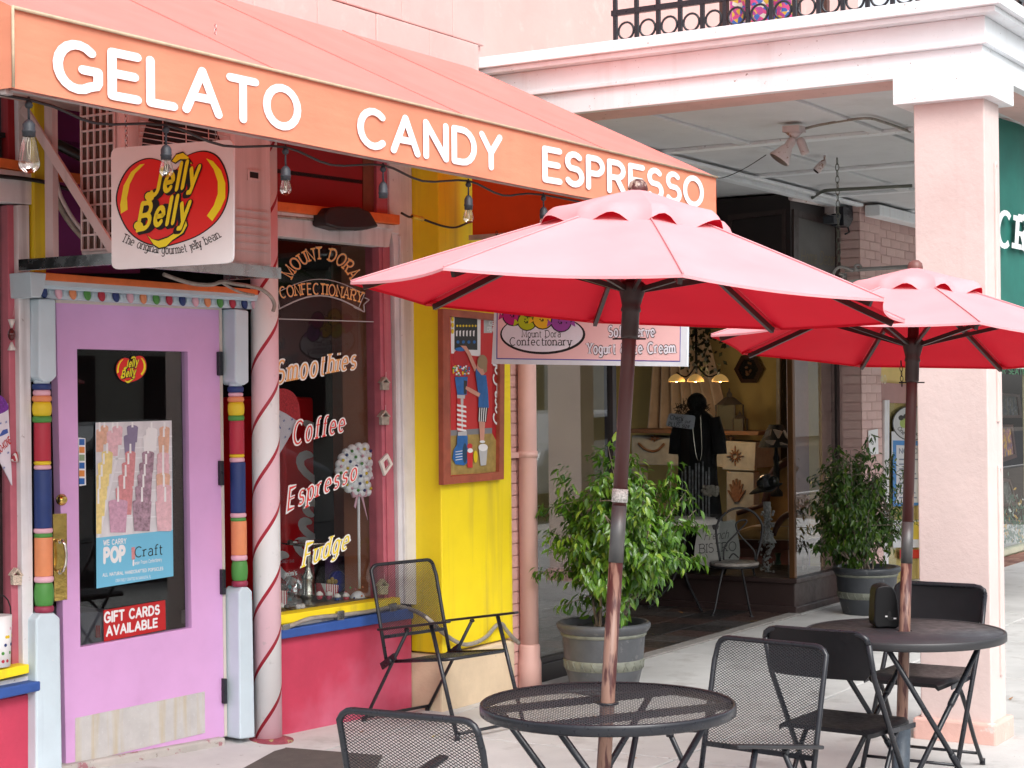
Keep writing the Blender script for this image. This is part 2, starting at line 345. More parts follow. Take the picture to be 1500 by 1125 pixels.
def text(mb, s, f, wt=.16, sp=None, serif=0., contrast=0., rnd=True, slant=0., off=0.0, step=.00012, joints=True):
    """f(u in 0..1, v in cap heights, off) -> point; wt stroke weight in cap heights"""
    sp = wt * .55 + .16 if sp is None else sp
    U = text_width(s, sp) + wt; x = wt / 2; asp = U
    k = 0
    def P(u, v, o): return f((u + slant * v) / U, v, o)
    for ch in s:
        adv, strokes = GL[ch]
        parts_ = []
        for st in strokes:
            cur = [st[0]]
            for i in range(1, len(st)):
                cur.append(st[i])
                if rnd and i < len(st) - 1:
                    a = (st[i][0] - st[i - 1][0], st[i][1] - st[i - 1][1]); e = (st[i + 1][0] - st[i][0], st[i + 1][1] - st[i][1])
                    if a[0] * e[0] + a[1] * e[1] < .6 * math.hypot(*a) * math.hypot(*e): parts_.append(cur); cur = [st[i]]
            parts_.append(cur)
        for st in parts_:
            pts = [(x + a, b) for a, b in st]; n = len(pts); k += 1
            o = off + (k % 5) * step
            closed = n > 3 and abs(pts[0][0] - pts[-1][0]) < 1e-4 and abs(pts[0][1] - pts[-1][1]) < 1e-4
            L_, R_ = [], []; ws = []
            for i in range(n):
                if closed: d0 = (pts[i][0] - pts[i - 1 if i else n - 2][0], pts[i][1] - pts[i - 1 if i else n - 2][1]); d1 = (pts[(i + 1) if i < n - 1 else 1][0] - pts[i][0], pts[(i + 1) if i < n - 1 else 1][1] - pts[i][1])
                else:
                    j0, j1 = max(i - 1, 0), min(i + 1, n - 1)
                    d0 = (pts[i][0] - pts[j0][0], pts[i][1] - pts[j0][1]) if i else (pts[1][0] - pts[0][0], pts[1][1] - pts[0][1])
                    d1 = (pts[j1][0] - pts[i][0], pts[j1][1] - pts[i][1]) if i < n - 1 else d0
                l0 = math.hypot(*d0) or 1; l1 = math.hypot(*d1) or 1
                n0 = (-d0[1] / l0, d0[0] / l0); n1 = (-d1[1] / l1, d1[0] / l1)
                mx, my = n0[0] + n1[0], n0[1] + n1[1]; ml = math.hypot(mx, my)
                vy = max(abs(d0[1] / l0), abs(d1[1] / l1)) if n == 2 or math.hypot(d0[0]/l0-d1[0]/l1, d0[1]/l0-d1[1]/l1) > .7 else (abs(d0[1] / l0) + abs(d1[1] / l1)) / 2
                hw = wt / 2 * (1 - contrast + contrast * vy)
                if ml < .25: mx, my = n0; sc1 = 1
                else: mx /= ml; my /= ml; sc1 = min(1 / max(mx * n0[0] + my * n0[1], .3), 1.5)
                if rnd: sc1 = min(sc1, 1.05 if ml < 1.8 else 1.2)
                L_.append((pts[i][0] + mx * hw * sc1, pts[i][1] + my * hw * sc1)); R_.append((pts[i][0] - mx * hw * sc1, pts[i][1] - my * hw * sc1)); ws.append(hw)
            b = mb.add([P(u, v, o) for u, v in L_]); c = mb.add([P(u, v, o) for u, v in R_])
            for i in range(n - 1): mb.face((b + i, c + i, c + i + 1, b + i + 1))
            # round ends and sharp corners
            for i in range(n):
                end = i in (0, n - 1) and not closed
                sharp = False
                if 0 < i < n - 1:
                    a = (pts[i][0] - pts[i - 1][0], pts[i][1] - pts[i - 1][1]); e = (pts[i + 1][0] - pts[i][0], pts[i + 1][1] - pts[i][1])
                    sharp = (a[0] * e[0] + a[1] * e[1]) < .6 * math.hypot(*a) * math.hypot(*e)
                if (end and rnd) or (sharp and joints):
                    mb.ngon([P(pts[i][0] + ws[i] * cos(t * pi / 5), pts[i][1] + ws[i] * sin(t * pi / 5), o - step * .4) for t in range(10)])
                if end and serif and not rnd:
                    j = 1 if i == 0 else n - 2
                    dx, dy = pts[j][0] - pts[i][0], pts[j][1] - pts[i][1]
                    if abs(dy) > .55 * math.hypot(dx, dy) and min(abs(pts[i][1] - q) for q in (0, 1, .66, -.3)) < .03 and math.hypot(dx, dy) > .25:
                        sgn = 1 if dy > 0 else -1; h = serif * .45; y0 = pts[i][1]; q = serif * .5 + wt / 2
                        x0 = pts[i][0]
                        mb.ngon([P(x0 - q, y0, o + step * .5), P(x0 + q, y0, o + step * .5), P(x0 + q, y0 + sgn * h, o + step * .5), P(x0 - q, y0 + sgn * h, o + step * .5)])
        x += adv + sp
def tmap(pl, p0, p1, h0, h1=None, dx=0.0):
    """baseline p0->p1 given by picture positions of points lying in plane pl; cap height h"""
    h1 = h0 if h1 is None else h1
    a = pl.at(*p0); b = pl.at(*p1); ua = pl.at(p0[0] + dx, p0[1] - h0) - a; ub = pl.at(p1[0] + dx, p1[1] - h1) - b
    def f(u, v, o): return a.lerp(b, u) + ua.lerp(ub, u) * v + pl.n * o
    return f
def amap(pl, c, rx, ry, a0, a1, h):
    def f(u, v, o):
        t = radians(a0 + (a1 - a0) * u); return pl.at(c[0] + (rx + h * v) * cos(t), c[1] - (ry + h * v) * sin(t), o)
    return f
def amapin(pl, c, rx, ry, a0, a1, h):
    """letters standing on the inside of a lower arc (smile)"""
    def f(u, v, o):
        t = radians(a0 + (a1 - a0) * u); return pl.at(c[0] + (rx - h * v) * cos(t), c[1] - (ry - h * v) * sin(t), o)
    return f
def outlined(mb, s, f, wt, ow, m_in, m_out, off, **k):
    mb.m = m_out; sp = k.pop('sp', wt * .55 + .18)
    U0 = text_width(s, sp) + wt; U1 = text_width(s, sp) + wt + ow
    g = lambda u, v, o: f((u * U1 - ow / 2) / U0, v, o)
    text(mb, s, g, wt=wt + ow, sp=sp, off=off, **k)
    mb.m = m_in; text(mb, s, f, wt=wt, sp=sp, off=off + .0012, **k)
# ================================================================== GROUND
m_conc = mat('concrete_pavement', (.54, .535, .52, 1), .85, var=.13, vs=2.2, bump=.0016, bs=45, spot=((.22, .19, .17, 1), 30, .66, .6), spots2=((.33, .31, .29, 1), 3.2, .56, .55, .12))
m_joint = mat('joint_dirt', (.16, .14, .12, 1), .95, var=.2)
b = MB(); b.ngon([(-60, -60, -.03), (90, -60, -.03), (90, 60, -.03), (-60, 60, -.03)])
o = b.build('ground', m_joint); o['kind'] = 'structure'
# pavement: one sheet split into poured slabs with joints between
pave = bpy.data.objects.new('pavement', None); col.objects.link(pave); pave['kind'] = 'structure'; WM[pave] = Matrix.Identity(4)
ys = [-1.1, .45, 2.0, 3.55, 5.07]; xs = [1.2 + 1.5 * i for i in range(15)]
for j in range(4):
    for i in range(14):
        x0, x1, y0, y1 = xs[i], xs[i + 1], ys[j], ys[j + 1]
        g = .007; top = random.uniform(-.0025, .0015)
        mb = MB(); mb.box((x0 + g, y0 + g, -.12), (x1 - g, y1 - g, top)); mb.build('slab', m_conc, pave, bevel=.006)
# strip along the shop front and the doorstep
mb = MB(); bk_ = [W.at(*q, -.1) for q in ((-200, 1185), (60, 1124), (331, 1077), (412, 1066), (604, 1027))]
fr__ = [V((p.x, 5.075, -.001)) for p in bk_]; fr__[-1].x = 7.8; bk_.append(V((7.8, 5.4, 0))); fr__.append(V((7.8, 5.075, -.001)))
for i in range(len(bk_) - 1): mb.ngon([fr__[i], fr__[i + 1], bk_[i + 1], bk_[i]]); mb.ngon([fr__[i] - V((0, 0, .1)), fr__[i + 1] - V((0, 0, .1)), fr__[i + 1], fr__[i]])
mb.build('slab', m_conc, pave)
mb = MB(); mb.box((7.8, 5.075, -.1), (9.72, 5.5, -.002)); mb.box((12.46, 5.075, -.1), (22.2, 7, -.002)); mb.build('slab', m_conc, pave)
m_step = mat('worn_doorstep', (.46, .43, .40, 1), .85, var=.14, vs=7, bump=.002, bs=40, spot=((.33, .10, .13, 1), 17, .60, .8), spots2=((.2, .17, .14, 1), 24, .64, .6))
mb = MB(); mb.prism([W.at(60, 1128, .04), W.at(331, 1080, .04), W.at(331, 1094, .04), W.at(60, 1150, .04)], -WN * .2)
mb.build('doorstep', m_step, pave, bevel=.01)
m_asph = mat('asphalt', (.055, .055, .058, 1), .9, var=.15, vs=3, bump=.003, bs=120)
b = MB(); b.ngon([(-60, -12.0, -.018), (90, -12, -.018), (90, -1.25, -.018), (-60, -1.25, -.018)]); o = b.build('road', m_asph); o['kind'] = 'structure'
b = MB(); b.box((-60, -1.25, -.15), (90, -1.1, .0)); o = b.build('kerb', m_conc); o['kind'] = 'structure'
# entry floor of the decor shop: dark slate tiles
m_tile = [mat('slate_tile_%s' % n_, c, .42, var=.35, vs=9, bump=.0008, bs=60, spot=((.15, .13, .12, 1), 14, .58, .5), rvar=.15) for n_, c in (('black', (.032, .029, .029, 1)), ('brown', (.075, .045, .038, 1)), ('grey', (.075, .068, .066, 1)))]
m_grout = mat('dark_grout', (.012, .01, .01, 1), .9)
ef = bpy.data.objects.new('entry_floor', None); col.objects.link(ef); ef['kind'] = 'structure'; WM[ef] = Matrix.Identity(4)
mb = MB(); mb.box((9.7, 5.18, -.05), (12.6, 9.4, -.004)); mb.build('bed', m_grout, ef)
tm = {}
for i in range(9):
    for j in range(14):
        x0 = 9.73 + i * .3; y0 = 5.185 + j * .3
        k = random.randrange(3)
        if k not in tm:
            mb = MB(); mb.box((.004, .004, -.02), (.296, .296, 0)); q = mb.build('tile', m_tile[k], ef, bevel=.003); tm[k] = q; q.location = (x0, y0, .001)
        else:
            q = tm[k].copy(); col.objects.link(q); q.location = (x0, y0, random.uniform(0, .0025))
m_granite = mat('grey_granite_edge', (.30, .28, .26, 1), .8, var=.2, vs=14, bump=.001, bs=70)
for i in range(5):
    mb = MB(); mb.box((9.73 + i * .545, 5.075, -.1), (9.73 + i * .545 + .535, 5.178, .006)); mb.build('edge_stone', m_granite, ef, bevel=.006)
# brick paving further along
m_pbrick = [mat('paving_brick_%d' % i, c, .8, var=.2, vs=12, bump=.001, bs=70) for i, c in enumerate(((.24, .11, .08, 1), (.19, .085, .065, 1), (.28, .15, .11, 1)))]
pb = bpy.data.objects.new('brick_paving', None); col.objects.link(pb); pb['kind'] = 'structure'; WM[pb] = Matrix.Identity(4)
bm_ = {}
for r in range(12):
    for i in range(16):
        k = random.randrange(3)
        if k not in bm_:
            mb = MB(); mb.box((.004, .004, -.05), (.206, .096, .004)); bm_[k] = q = mb.build('brick', m_pbrick[k], pb)
        else: q = bm_[k].copy(); col.objects.link(q)
        q.location = (15.2 + i * .21 + (r % 2) * .105, 4.75 + r * .1, .0)
m_mat = mat('rubber_mat', S(105, 98, 92, .62), .95, var=.12, vs=12, bump=.0015, bs=220, spot=((.2, .18, .16, 1), 50, .66, .4))
mb = MB(); q = [GR(x, y, .011) for x, y in ((350, 1128), (412, 1094), (560, 1106), (520, 1185), (330, 1185))]
mb.prism(q, (0, 0, -.009))
tag(mb.build('door_mat', m_mat, bevel=.003), 'flat dark grey rubber mat on the pavement before the purple door', 'door mat')

# ================================================================== SWEET SHOP
shop = thing('sweet_shop', 'brightly painted sweet shop building under an orange awning, pink stucco above', 'building', (7.0, 5.6, 0))
m_stucco = mat('pink_stucco', (.62, .415, .39, 1), .85, var=.06, vs=2.5, bump=.004, bs=18, spot=((.70, .51, .48, 1), 9, .58, .6, .15), spots2=((.45, .25, .18, 1), 60, .74, .8))
m_redstucco = mat('raspberry_stucco', (.50, .042, .09, 1), .75, var=.12, vs=4, bump=.003, bs=22, spot=((.64, .30, .44, 1), .9, .50, .7, .35), spots2=((.75, .6, .6, 1), 48, .74, .9))
m_purpledk = mat('dark_purple_paint', (.16, .012, .12, 1), .6, var=.08)
m_yellow = mat('yellow_paint', (.90, .70, .012, 1), .55, var=.06, vs=3, bump=.0015, bs=25, spot=((.7, .62, .35, 1), 30, .74, .6), streak=((.50, .36, .05, 1), 10, .54, .55), spots2=((.3, .22, .08, 1), 55, .73, .8))
m_orange = mat('orange_paint', (.75, .17, .035, 1), .6, var=.12, vs=14, bump=.0008, bs=50, spot=((.3, .12, .06, 1), 22, .68, .7))
m_ltblue = mat('pale_blue_paint', (.56, .67, .73, 1), .5, var=.06, vs=5, bump=.0006, bs=60, spot=((.75, .70, .68, 1), 42, .70, .8), streak=((.36, .42, .5, 1), 12, .62, .5))
m_blue = mat('blue_paint', (.03, .09, .33, 1), .5, var=.14, vs=9, bump=.001, bs=40, spot=((.55, .45, .4, 1), 20, .70, .8))
m_mauve = mat('rose_paint', (.50, .13, .17, 1), .5, var=.12, vs=10, bump=.0006, bs=50, streak=((.62, .3, .33, 1), 12, .6, .5))
m_beige = mat('beige_plinth', (.66, .52, .36, 1), .8, var=.1, vs=5, bump=.003, bs=24, spot=((.45, .40, .35, 1), 20, .68, .7))
m_redwall = mat('deep_red_wall', (.30, .008, .012, 1), .7, var=.1)
m_brownwall = mat('brown_panel', (.20, .06, .03, 1), .7, var=.2, vs=12)
m_salmon = mat('salmon_panel', (.42, .16, .09, 1), .7, var=.1)
def gz(x, y, pl=W, o=0): return pl.at(x, y, o).z
# upper stucco wall: coursed blocks showing through the render
mb = MB(); mb.box((1.0, 5.125, 2.9), (8.10, 5.6, 5.4)); mb.box((8.13, 5.22, 3.32), (14.2, 5.4, 5.8)); mb.build('wall', m_stucco, shop)
for r in range(5):
    for i in range(13):
        x0 = 2.4 + i * .47 + (r % 2) * .22; x1 = min(x0 + .467, 8.10)
        if x0 > 7.95: continue
        mb = MB(); z0 = 3.3 + r * .245; mb.box((x0, 5.098 - random.uniform(0, .005), z0), (x1, 5.123, z0 + .242)); mb.build('block', m_stucco, shop, bevel=.006)
# dark interior walls of the shop so the windows look into a room
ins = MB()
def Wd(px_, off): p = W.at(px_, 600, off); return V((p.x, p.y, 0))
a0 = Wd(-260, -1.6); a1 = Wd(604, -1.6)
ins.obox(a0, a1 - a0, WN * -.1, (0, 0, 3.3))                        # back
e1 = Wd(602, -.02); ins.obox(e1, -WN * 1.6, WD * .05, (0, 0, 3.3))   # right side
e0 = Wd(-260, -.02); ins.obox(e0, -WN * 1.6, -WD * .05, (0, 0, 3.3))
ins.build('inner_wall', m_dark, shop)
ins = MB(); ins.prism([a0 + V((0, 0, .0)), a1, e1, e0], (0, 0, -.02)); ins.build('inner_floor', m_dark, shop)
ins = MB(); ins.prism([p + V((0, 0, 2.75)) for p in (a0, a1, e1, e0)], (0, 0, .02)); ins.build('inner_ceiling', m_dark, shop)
# ---- facade pieces traced on the front plane
def P_(name, m, pts, o0, o1, bevel=0, parent=shop, label=None):
    mb = MB(); mb.px(W, pts, o0, o1); return mb.build(name, m, parent, bevel=bevel, label=label)
P_('upper_panel', m_purpledk, [(66, 40), (205, 60), (205, 400), (66, 400)], -.06, -.02)
P_('pilaster', m_yellow, [(49, 40), (66, 40), (68, 400), (51, 398)], -.06, .05, .004)
P_('fascia_board', m_orange, [(-60, 222), (48, 238), (48, 252), (-60, 236)], .0, .045, .003)
P_('fascia_board', m_orange, [(67, 248), (180, 262), (180, 276), (67, 262)], -.02, .02, .003)
P_('window_head', m_cream_frame, [(-60, 238), (50, 254), (50, 300), (-60, 290)], -.05, .03, .003)
P_('window_jamb', m_cream_frame, [(24, 40), (49, 40), (49, 252), (28, 252)], -.05, .025, .003)
P_('window_jamb', m_cream_frame, [(26, 300), (43, 300), (50, 985), (34, 985)], -.05, .03, .004)
P_('transom_jamb', m_redwall, [(10, 40), (24, 40), (26, 240), (13, 240)], -.05, .0, .003)
lw = P_('window_frame', m_mauve, [(11, 300), (26, 300), (35, 978), (18, 978)], -.06, .0, .004)
P_('transom_glass', m_glass, [(-80, 40), (10, 40), (13, 240), (-80, 230)], -.04, -.035)
P_('window_glass', m_glass, [(-80, 290), (11, 300), (18, 978), (-80, 1000)], -.045, -.04)
# left window sill and bulkhead
P_('sill', m_yellow, [(-80, 997), (43, 973), (43, 986), (-80, 1014)], -.05, .07, .004)
P_('sill_trim', m_cream_frame, [(-80, 1014), (50, 988), (50, 997), (-80, 1022)], -.05, .03, .003)
P_('ledge', m_blue, [(-80, 1024), (60, 997), (60, 1012), (-80, 1042)], -.05, .09, .008)
P_('bulkhead', m_redstucco, [(-80, 1040), (54, 1014), (56, 1150), (-80, 1190)], -.1, .03, .006)
# ---- window by the pole
P_('transom_panel', m_redwall, [(398, 120), (532, 150), (532, 318), (398, 296)], -.05, -.02)
P_('transom_panel', m_brownwall, [(532, 150), (552, 155), (552, 320), (532, 318)], -.05, -.015)
P_('transom_jamb', m_mauve, [(552, 155), (569, 160), (569, 322), (552, 320)], -.05, .005, .003)
P_('fascia_board', m_orange, [(398, 294), (586, 315), (586, 329), (398, 307)], -.03, .07, .004)
P_('window_head', m_cream_frame, [(398, 307), (586, 329), (586, 343), (574, 341), (570, 362), (398, 345)], -.05, .03, .003)
P_('head_moulding', m_cream_frame, [(398, 308), (580, 330), (578, 336), (398, 315)], .03, .045, .003)
P_('window_jamb', m_cream_frame, [(569, 160), (604, 165), (603, 250), (606, 420), (612, 886), (585, 884), (577, 362), (571, 320)], -.1, .02, .003)
P_('jamb_moulding', m_cream_frame, [(586, 345), (590, 345), (598, 884), (594, 884)], .02, .035, .002)
P_('window_stop', m_mauve, [(555, 360), (571, 361), (580, 876), (563, 878)], -.1, .0, .003)
P_('window_stop', m_mauve, [(561, 361), (564, 361), (572, 877), (569, 878)], .0, .008, .001)
wb = P_('window_glass', m_glass, [(390, 345), (555, 359), (563, 880), (396, 903)], -.05, -.045)
# striped reveal panels seen inside the window
P_('side_panel', m_salmon, [(540, 358), (556, 360), (563, 876), (546, 876)], -.3, -.1)
P_('side_panel', m_brownwall, [(528, 356), (541, 358), (547, 876), (534, 876)], -.52, -.3)
P_('sill', m_yellow, [(400, 903), (587, 875), (587, 887), (400, 917)], -.05, .05, .005)
P_('sill_trim', m_cream_frame, [(400, 917), (587, 887), (600, 892), (400, 924)], -.05, .025, .003)
P_('ledge', m_blue, [(404, 925), (606, 890), (606, 906), (404, 938)], -.05, .07, .006)
P_('bulkhead', m_redstucco, [(404, 936), (603, 905), (604, 1060), (404, 1098)], -.1, .03, .006)
# ---- yellow pillar
mb = MB(); mb.box((7.73, 5.16, .30), (8.44, 5.36, 3.2)); pil = mb.build('pillar', m_yellow, shop, bevel=.006)
mb = MB(); mb.box((7.69, 5.14, -.01), (8.425, 5.40, .292)); mb.build('pillar_plinth', m_beige, shop, bevel=.012)
# brick return beside the pillar, one object per brick
m_pinkbrick = mat('painted_pink_brick', (.66, .40, .36, 1), .7, var=.07, vs=6, bump=.0015, bs=40)
mb = MB(); mb.box((8.443, 5.215, 0), (8.72, 5.5, 3.3)); rw = mb.build('brick_wall', m_pinkbrick, shop)
for r in range(38):
    z0 = .002 + r * .068
    if z0 > 2.7: break
    for x0 in ((8.447, 8.57) if r % 2 else (8.447, 8.51)):
        x1 = min(x0 + (.118 if r % 2 else (.058 if x0 < 8.45 else .18)), 8.717)
        mb = MB(); mb.box((x0 + .002, 5.205, z0), (x1, 5.214, z0 + .062)); mb.build('brick', m_pinkbrick, rw)
# downspout
m_pinkpaint = mat('pink_gloss_paint', (.70, .43, .38, 1), .45, var=.05, vs=4, bump=.0008, bs=30)
mb = MB(); mb.tube([(8.60, 5.15, .0), (8.60, 5.15, 3.1)], .053, 16); dsp = mb.build('downspout', m_pinkpaint, shop)
mb = MB(); mb.lathe([(.067, -.01), (.067, .14), (.06, .165), (.06, .23), (.054, .245)], (8.60, 5.15, 0), seg=18); mb.build('shoe', m_pinkpaint, dsp)
for z in (1.30,):
    mb = MB(); mb.lathe([(.058, 0), (.058, .035)], (8.60, 5.15, z), seg=16); mb.box((8.46, 5.175, z), (8.71, 5.20, z + .03)); mb.build('strap', m_pinkpaint, dsp)

# ---- purple door
m_door = mat('orchid_door_paint', (.68, .38, .68, 1), .45, var=.06, vs=3, bump=.0005, bs=30, spot=((.85, .68, .82, 1), 60, .73, .6), spots2=((.45, .25, .43, 1), 2.5, .60, .3, .2))
door = P_('door', m_door, [(111, 924 + 25), (111, 949), (283, 920), (329.5, 912), (329.5, 1079.5), (97, 1120), (93, 951)], -.05, 0)
bpy.data.objects.remove(door)
mb = MB(); mb.ring(W, [(82, 443), (322, 454), (329.5, 1079.5), (97, 1120)], [(113, 511), (275, 515), (281, 919.5), (118, 948)], -.045, 0)
door = mb.build('door', m_door, shop, bevel=.003)
mb = MB(); mb.px(W, [(111, 509), (277, 513), (283, 921), (116, 950)], -.026, -.02); mb.build('door_glass', m_glass, door)
m_kick = mat('tarnished_kick_plate', (.66, .65, .63, 1), .45, .35, var=.10, vs=10, bump=.0003, bs=90, streak=((.62, .50, .24, 1), 14, .50, .75), spots2=((.72, .72, .72, 1), 70, .6, .6))
mb = MB(); mb.px(W, [(110.5, 1052), (300, 1013), (300.5, 1073.5), (110.7, 1119)], 0, .003)
for x, y in ((112.5, 1055), (150, 1047), (189, 1038.5), (227, 1030.5), (263, 1023.5), (298, 1016), (112.5, 1114), (153, 1105), (192, 1096), (230, 1087), (264, 1079), (298, 1071)):
    mb.lathe([(.0035, 0), (.0035, .002)], W.at(x, y, .003), WN, 6)
mb.build('kick_plate', m_kick, door)
m_brass = mat('polished_brass', (.80, .56, .16, 1), .16, 1., var=.08, vs=14, bump=.002, bs=9, rvar=.08)
mb = MB(); mb.px(W, [(77.5, 753), (98, 752), (98.5, 878), (80, 881)], 0, .004); pp = mb.build('push_plate', m_brass, door)
mb = MB(); mb.tube([W.at(87, 792, .004), W.at(91, 792, .035), W.at(95, 798, .04), W.at(97, 812, .04), W.at(96, 827, .04), W.at(92, 836, .035), W.at(87, 838, .004)], .007, 8)
for y in (793, 838): mb.lathe([(.012, 0), (.010, .006)], W.at(87, y, .004), WN, 10)
mb.build('door_handle', mat('worn_steel_handle', (.75, .72, .66, 1), .2, 1.), door)
mb = MB(); mb.lathe([(.025, 0), (.025, .012), (.016, .016), (.014, .028)], W.at(89, 732, 0), WN, 16); mb.build('lock', m_brass, door)
for q in ([(321, 515), (327, 515), (327.5, 550), (321.5, 550)], [(323, 675), (328.5, 675), (329, 711), (323.5, 711)], [(325.5, 834), (331, 834), (331.5, 871), (326, 871)], [(328, 994), (333, 994), (333.5, 1031), (328.5, 1031)]):
    mb = MB(); mb.px(W, q, 0, .02); mb.build('hinge', m_black, door, bevel=.003)
mb = MB(); mb.px(W, [(82, 439), (322, 449), (322, 454), (82, 443.5)], -.06, .004); mb.px(W, [(321, 449), (325, 449), (333, 1078), (329, 1079)], -.06, .003); mb.build('door_frame', mat('cream_door_frame', (.62, .56, .50, 1), .6, var=.1), shop)
# ---- turned posts either side
cols = {'b': (.012, .035, .16, 1), 'p': (.74, .42, .50, 1), 'o': (.74, .26, .11, 1), 'y': (.76, .55, .015, 1), 'g': (.07, .27, .05, 1), 'r': (.44, .02, .045, 1), 'm': (.30, .03, .07, 1), 's': (.5, .6, .66, 1)}
mcol = {k: mat('turned_paint_' + n_, cols[k], .5, var=.08, vs=12, bump=.0008, bs=40) for k, n_ in zip('bpoygrms', ('navy', 'pink', 'orange', 'yellow', 'green', 'red', 'maroon', 'pale_blue'))}
cn = dict(zip('bpoygrms', ('navy', 'pink', 'orange', 'yellow', 'green', 'red', 'maroon', 'pale blue')))
def turned_post(side, upper, lower, rows, xt, yt, xb, yb):
    ps = MB(); ps.px(W, upper, -.02, .085); post = ps.build('door_post', m_ltblue, shop, bevel=.008, label='turned pale blue post with coloured rings on the %s of the door' % side)
    ps = MB(); ps.px(W, lower, -.02, .085); ps.build('post_foot', m_ltblue, post, bevel=.008)
    def cx(y): return xt + (xb - xt) * (y - yt) / (yb - yt)
    for y0, y1, r, c in rows:
        p0 = W.at(cx(y1), y1, .045); p1 = W.at(cx(y0), y0, .045); h = p1.z - p0.z; rr = r * K(p0)
        if y1 - y0 > 20 and c in 'yg': prof = [(rr * .80, 0)] + [(rr * (.86 + .14 * sin(pi * t)), h * t) for t in (.1, .3, .5, .7, .9)] + [(rr * .80, h)]
        elif y1 - y0 > 20: prof = [(rr * .97, 0), (rr, h * .02), (rr, h * .98), (rr * .97, h)]
        else: prof = [(rr * .85, 0), (rr * .97, h * .2), (rr, h * .5), (rr * .97, h * .8), (rr * .85, h)]
        q = MB(); q.lathe(prof, (p0.x, p0.y, p0.z), seg=20); q.build('turned_ring', mcol[c], post, label=cn[c] + ' ring')
turned_post('left', [(57, 437), (82, 439), (83.5, 552), (76, 559), (64, 559), (57, 552)], [(53, 908), (60, 899), (80, 898), (88.5, 905), (92, 1150), (53, 1150)],
    [(556, 563, 12, 's'), (562, 571, 14.3, 'b'), (571, 580, 13, 'p'), (579.5, 588.5, 14.5, 'o'), (588.5, 609.5, 14.5, 'y'), (609.5, 619, 14.5, 'g'), (619, 675, 12.2, 'r'), (675, 681, 12.6, 'y'), (681, 688, 12.6, 'p'), (688, 773.5, 13, 'b'), (773, 781, 14, 'p'), (780.5, 788, 13.4, 'g'), (787, 843.5, 13.4, 'o'), (843.5, 853, 14.5, 'p'), (853, 888, 14.6, 'g'), (887, 897, 14.5, 'm')], 61, 565, 64.5, 890)
turned_post('right', [(345, 452), (364.5, 455), (365, 560), (359, 564), (350, 564), (345, 558)], [(350, 868), (355, 860), (364, 860), (370, 866), (374, 1080), (352, 1083)],
    [(560, 567, 10, 's'), (566, 575, 12, 'b'), (575, 581, 11, 'p'), (581, 589, 12.2, 'o'), (589, 609, 12.2, 'y'), (608, 616.5, 12, 'g'), (616, 665, 11, 'r'), (665, 670, 11.2, 'y'), (670, 677, 11.2, 'p'), (677, 751, 11.2, 'b'), (751, 758, 12, 'p'), (757.5, 764, 11.4, 'g'), (763, 812.5, 11.6, 'o'), (812.5, 821, 12.2, 'p'), (821, 851, 12.2, 'g'), (850, 859, 12, 'm')], 345, 570, 351, 850)
# ---- bead cornice over the door
mb = MB(); mb.px(W, [(66, 399), (378, 424), (378, 432), (66, 410)], -.02, .13); cor = mb.build('cornice', m_orange, shop, bevel=.003, label='orange and pale blue cornice with coloured beans')
mb = MB(); mb.px(W, [(62, 410), (378, 431.5), (378, 437), (62, 418)], -.02, .12); mb.px(W, [(60, 418), (377, 437), (377, 441), (60, 422)], -.02, .10)
mb.px(W, [(58, 422), (375, 441), (373, 453), (57, 436)], -.02, .06); mb.build('moulding', m_ltblue, cor, bevel=.002)
mb = MB(); mb.px(W, [(44, 398), (68, 400), (66, 420), (60, 436), (46, 435)], -.03, .14); mb.build('end_block', m_ltblue, cor, bevel=.004)
bx = [240, 322, 400, 480, 558, 637, 715, 787, 858, 930, 1002, 1073, 1140, 1209, 1277, 1343, 1396]; by = [478, 485, 487, 492, 498, 502, 507, 512, 516, 520, 524, 528, 531, 535, 538, 543, 548]
seqc = 'bpogr'
for i, (x, y) in enumerate(zip(bx, by)):
    p = W.at(x / 3.75, 300 + y / 3.75, .066); q = MB()
    R_ = Matrix.Rotation(radians(14), 3, WN)
    q.ball((0, 0, 0), .019, 10, 8, (1, .62, 1.45)); q.v = [tuple(p + R_ @ V(v)) for v in q.v]
    q.build('bean', mcol[seqc[i % 5]], cor, label=cn[seqc[i % 5]] + ' bean')
    # scroll carving between the beans
    if i < 16:
        x2 = (x + bx[i + 1]) / 2 / 3.75; y2 = 300 + (y + by[i + 1]) / 2 / 3.75
        q = MB()
        for s_ in (-1, 1): q.tube([W.at(x2 + s_ * 4.2, y2 - 5, .062), W.at(x2 + s_ * 2.2, y2 - 1, .066), W.at(x2 + s_ * 3.2, y2 + 4, .062)], .003, 5)
        q.build('carving', m_ltblue, cor)

# ---- barber striped pole
m_pole = bpy.data.materials.new('candy_stripe_paint'); m_pole.use_nodes = True
N = m_pole.node_tree.nodes; L = m_pole.node_tree.links; p = N['Principled BSDF']; p.inputs['Roughness'].default_value = .45
tc = N.new('ShaderNodeTexCoord'); sx = N.new('ShaderNodeSeparateXYZ'); L.new(tc.outputs['Object'], sx.inputs[0])
def math_(op, a, b_=None, c_=None):
    n = N.new('ShaderNodeMath'); n.operation = op
    for i, q in enumerate((a, b_, c_)):
        if q is None: continue
        if isinstance(q, (int, float)): n.inputs[i].default_value = q
        else: L.new(q, n.inputs[i])
    return n.outputs[0]
ang = math_('DIVIDE', math_('ARCTAN2', sx.outputs[1], sx.outputs[0]), 2 * pi)
ph = math_('FRACT', math_('ADD', math_('ADD', math_('MULTIPLY', sx.outputs[2], 1 / .588), math_('MULTIPLY', ang, -1.0)), 10.40))
cr = N.new('ShaderNodeValToRGB'); L.new(ph, cr.inputs[0]); e = cr.color_ramp; e.interpolation = 'CONSTANT'
red = (.42, .015, .035, 1); wht = (.88, .87, .87, 1); pk = (.90, .60, .67, 1)
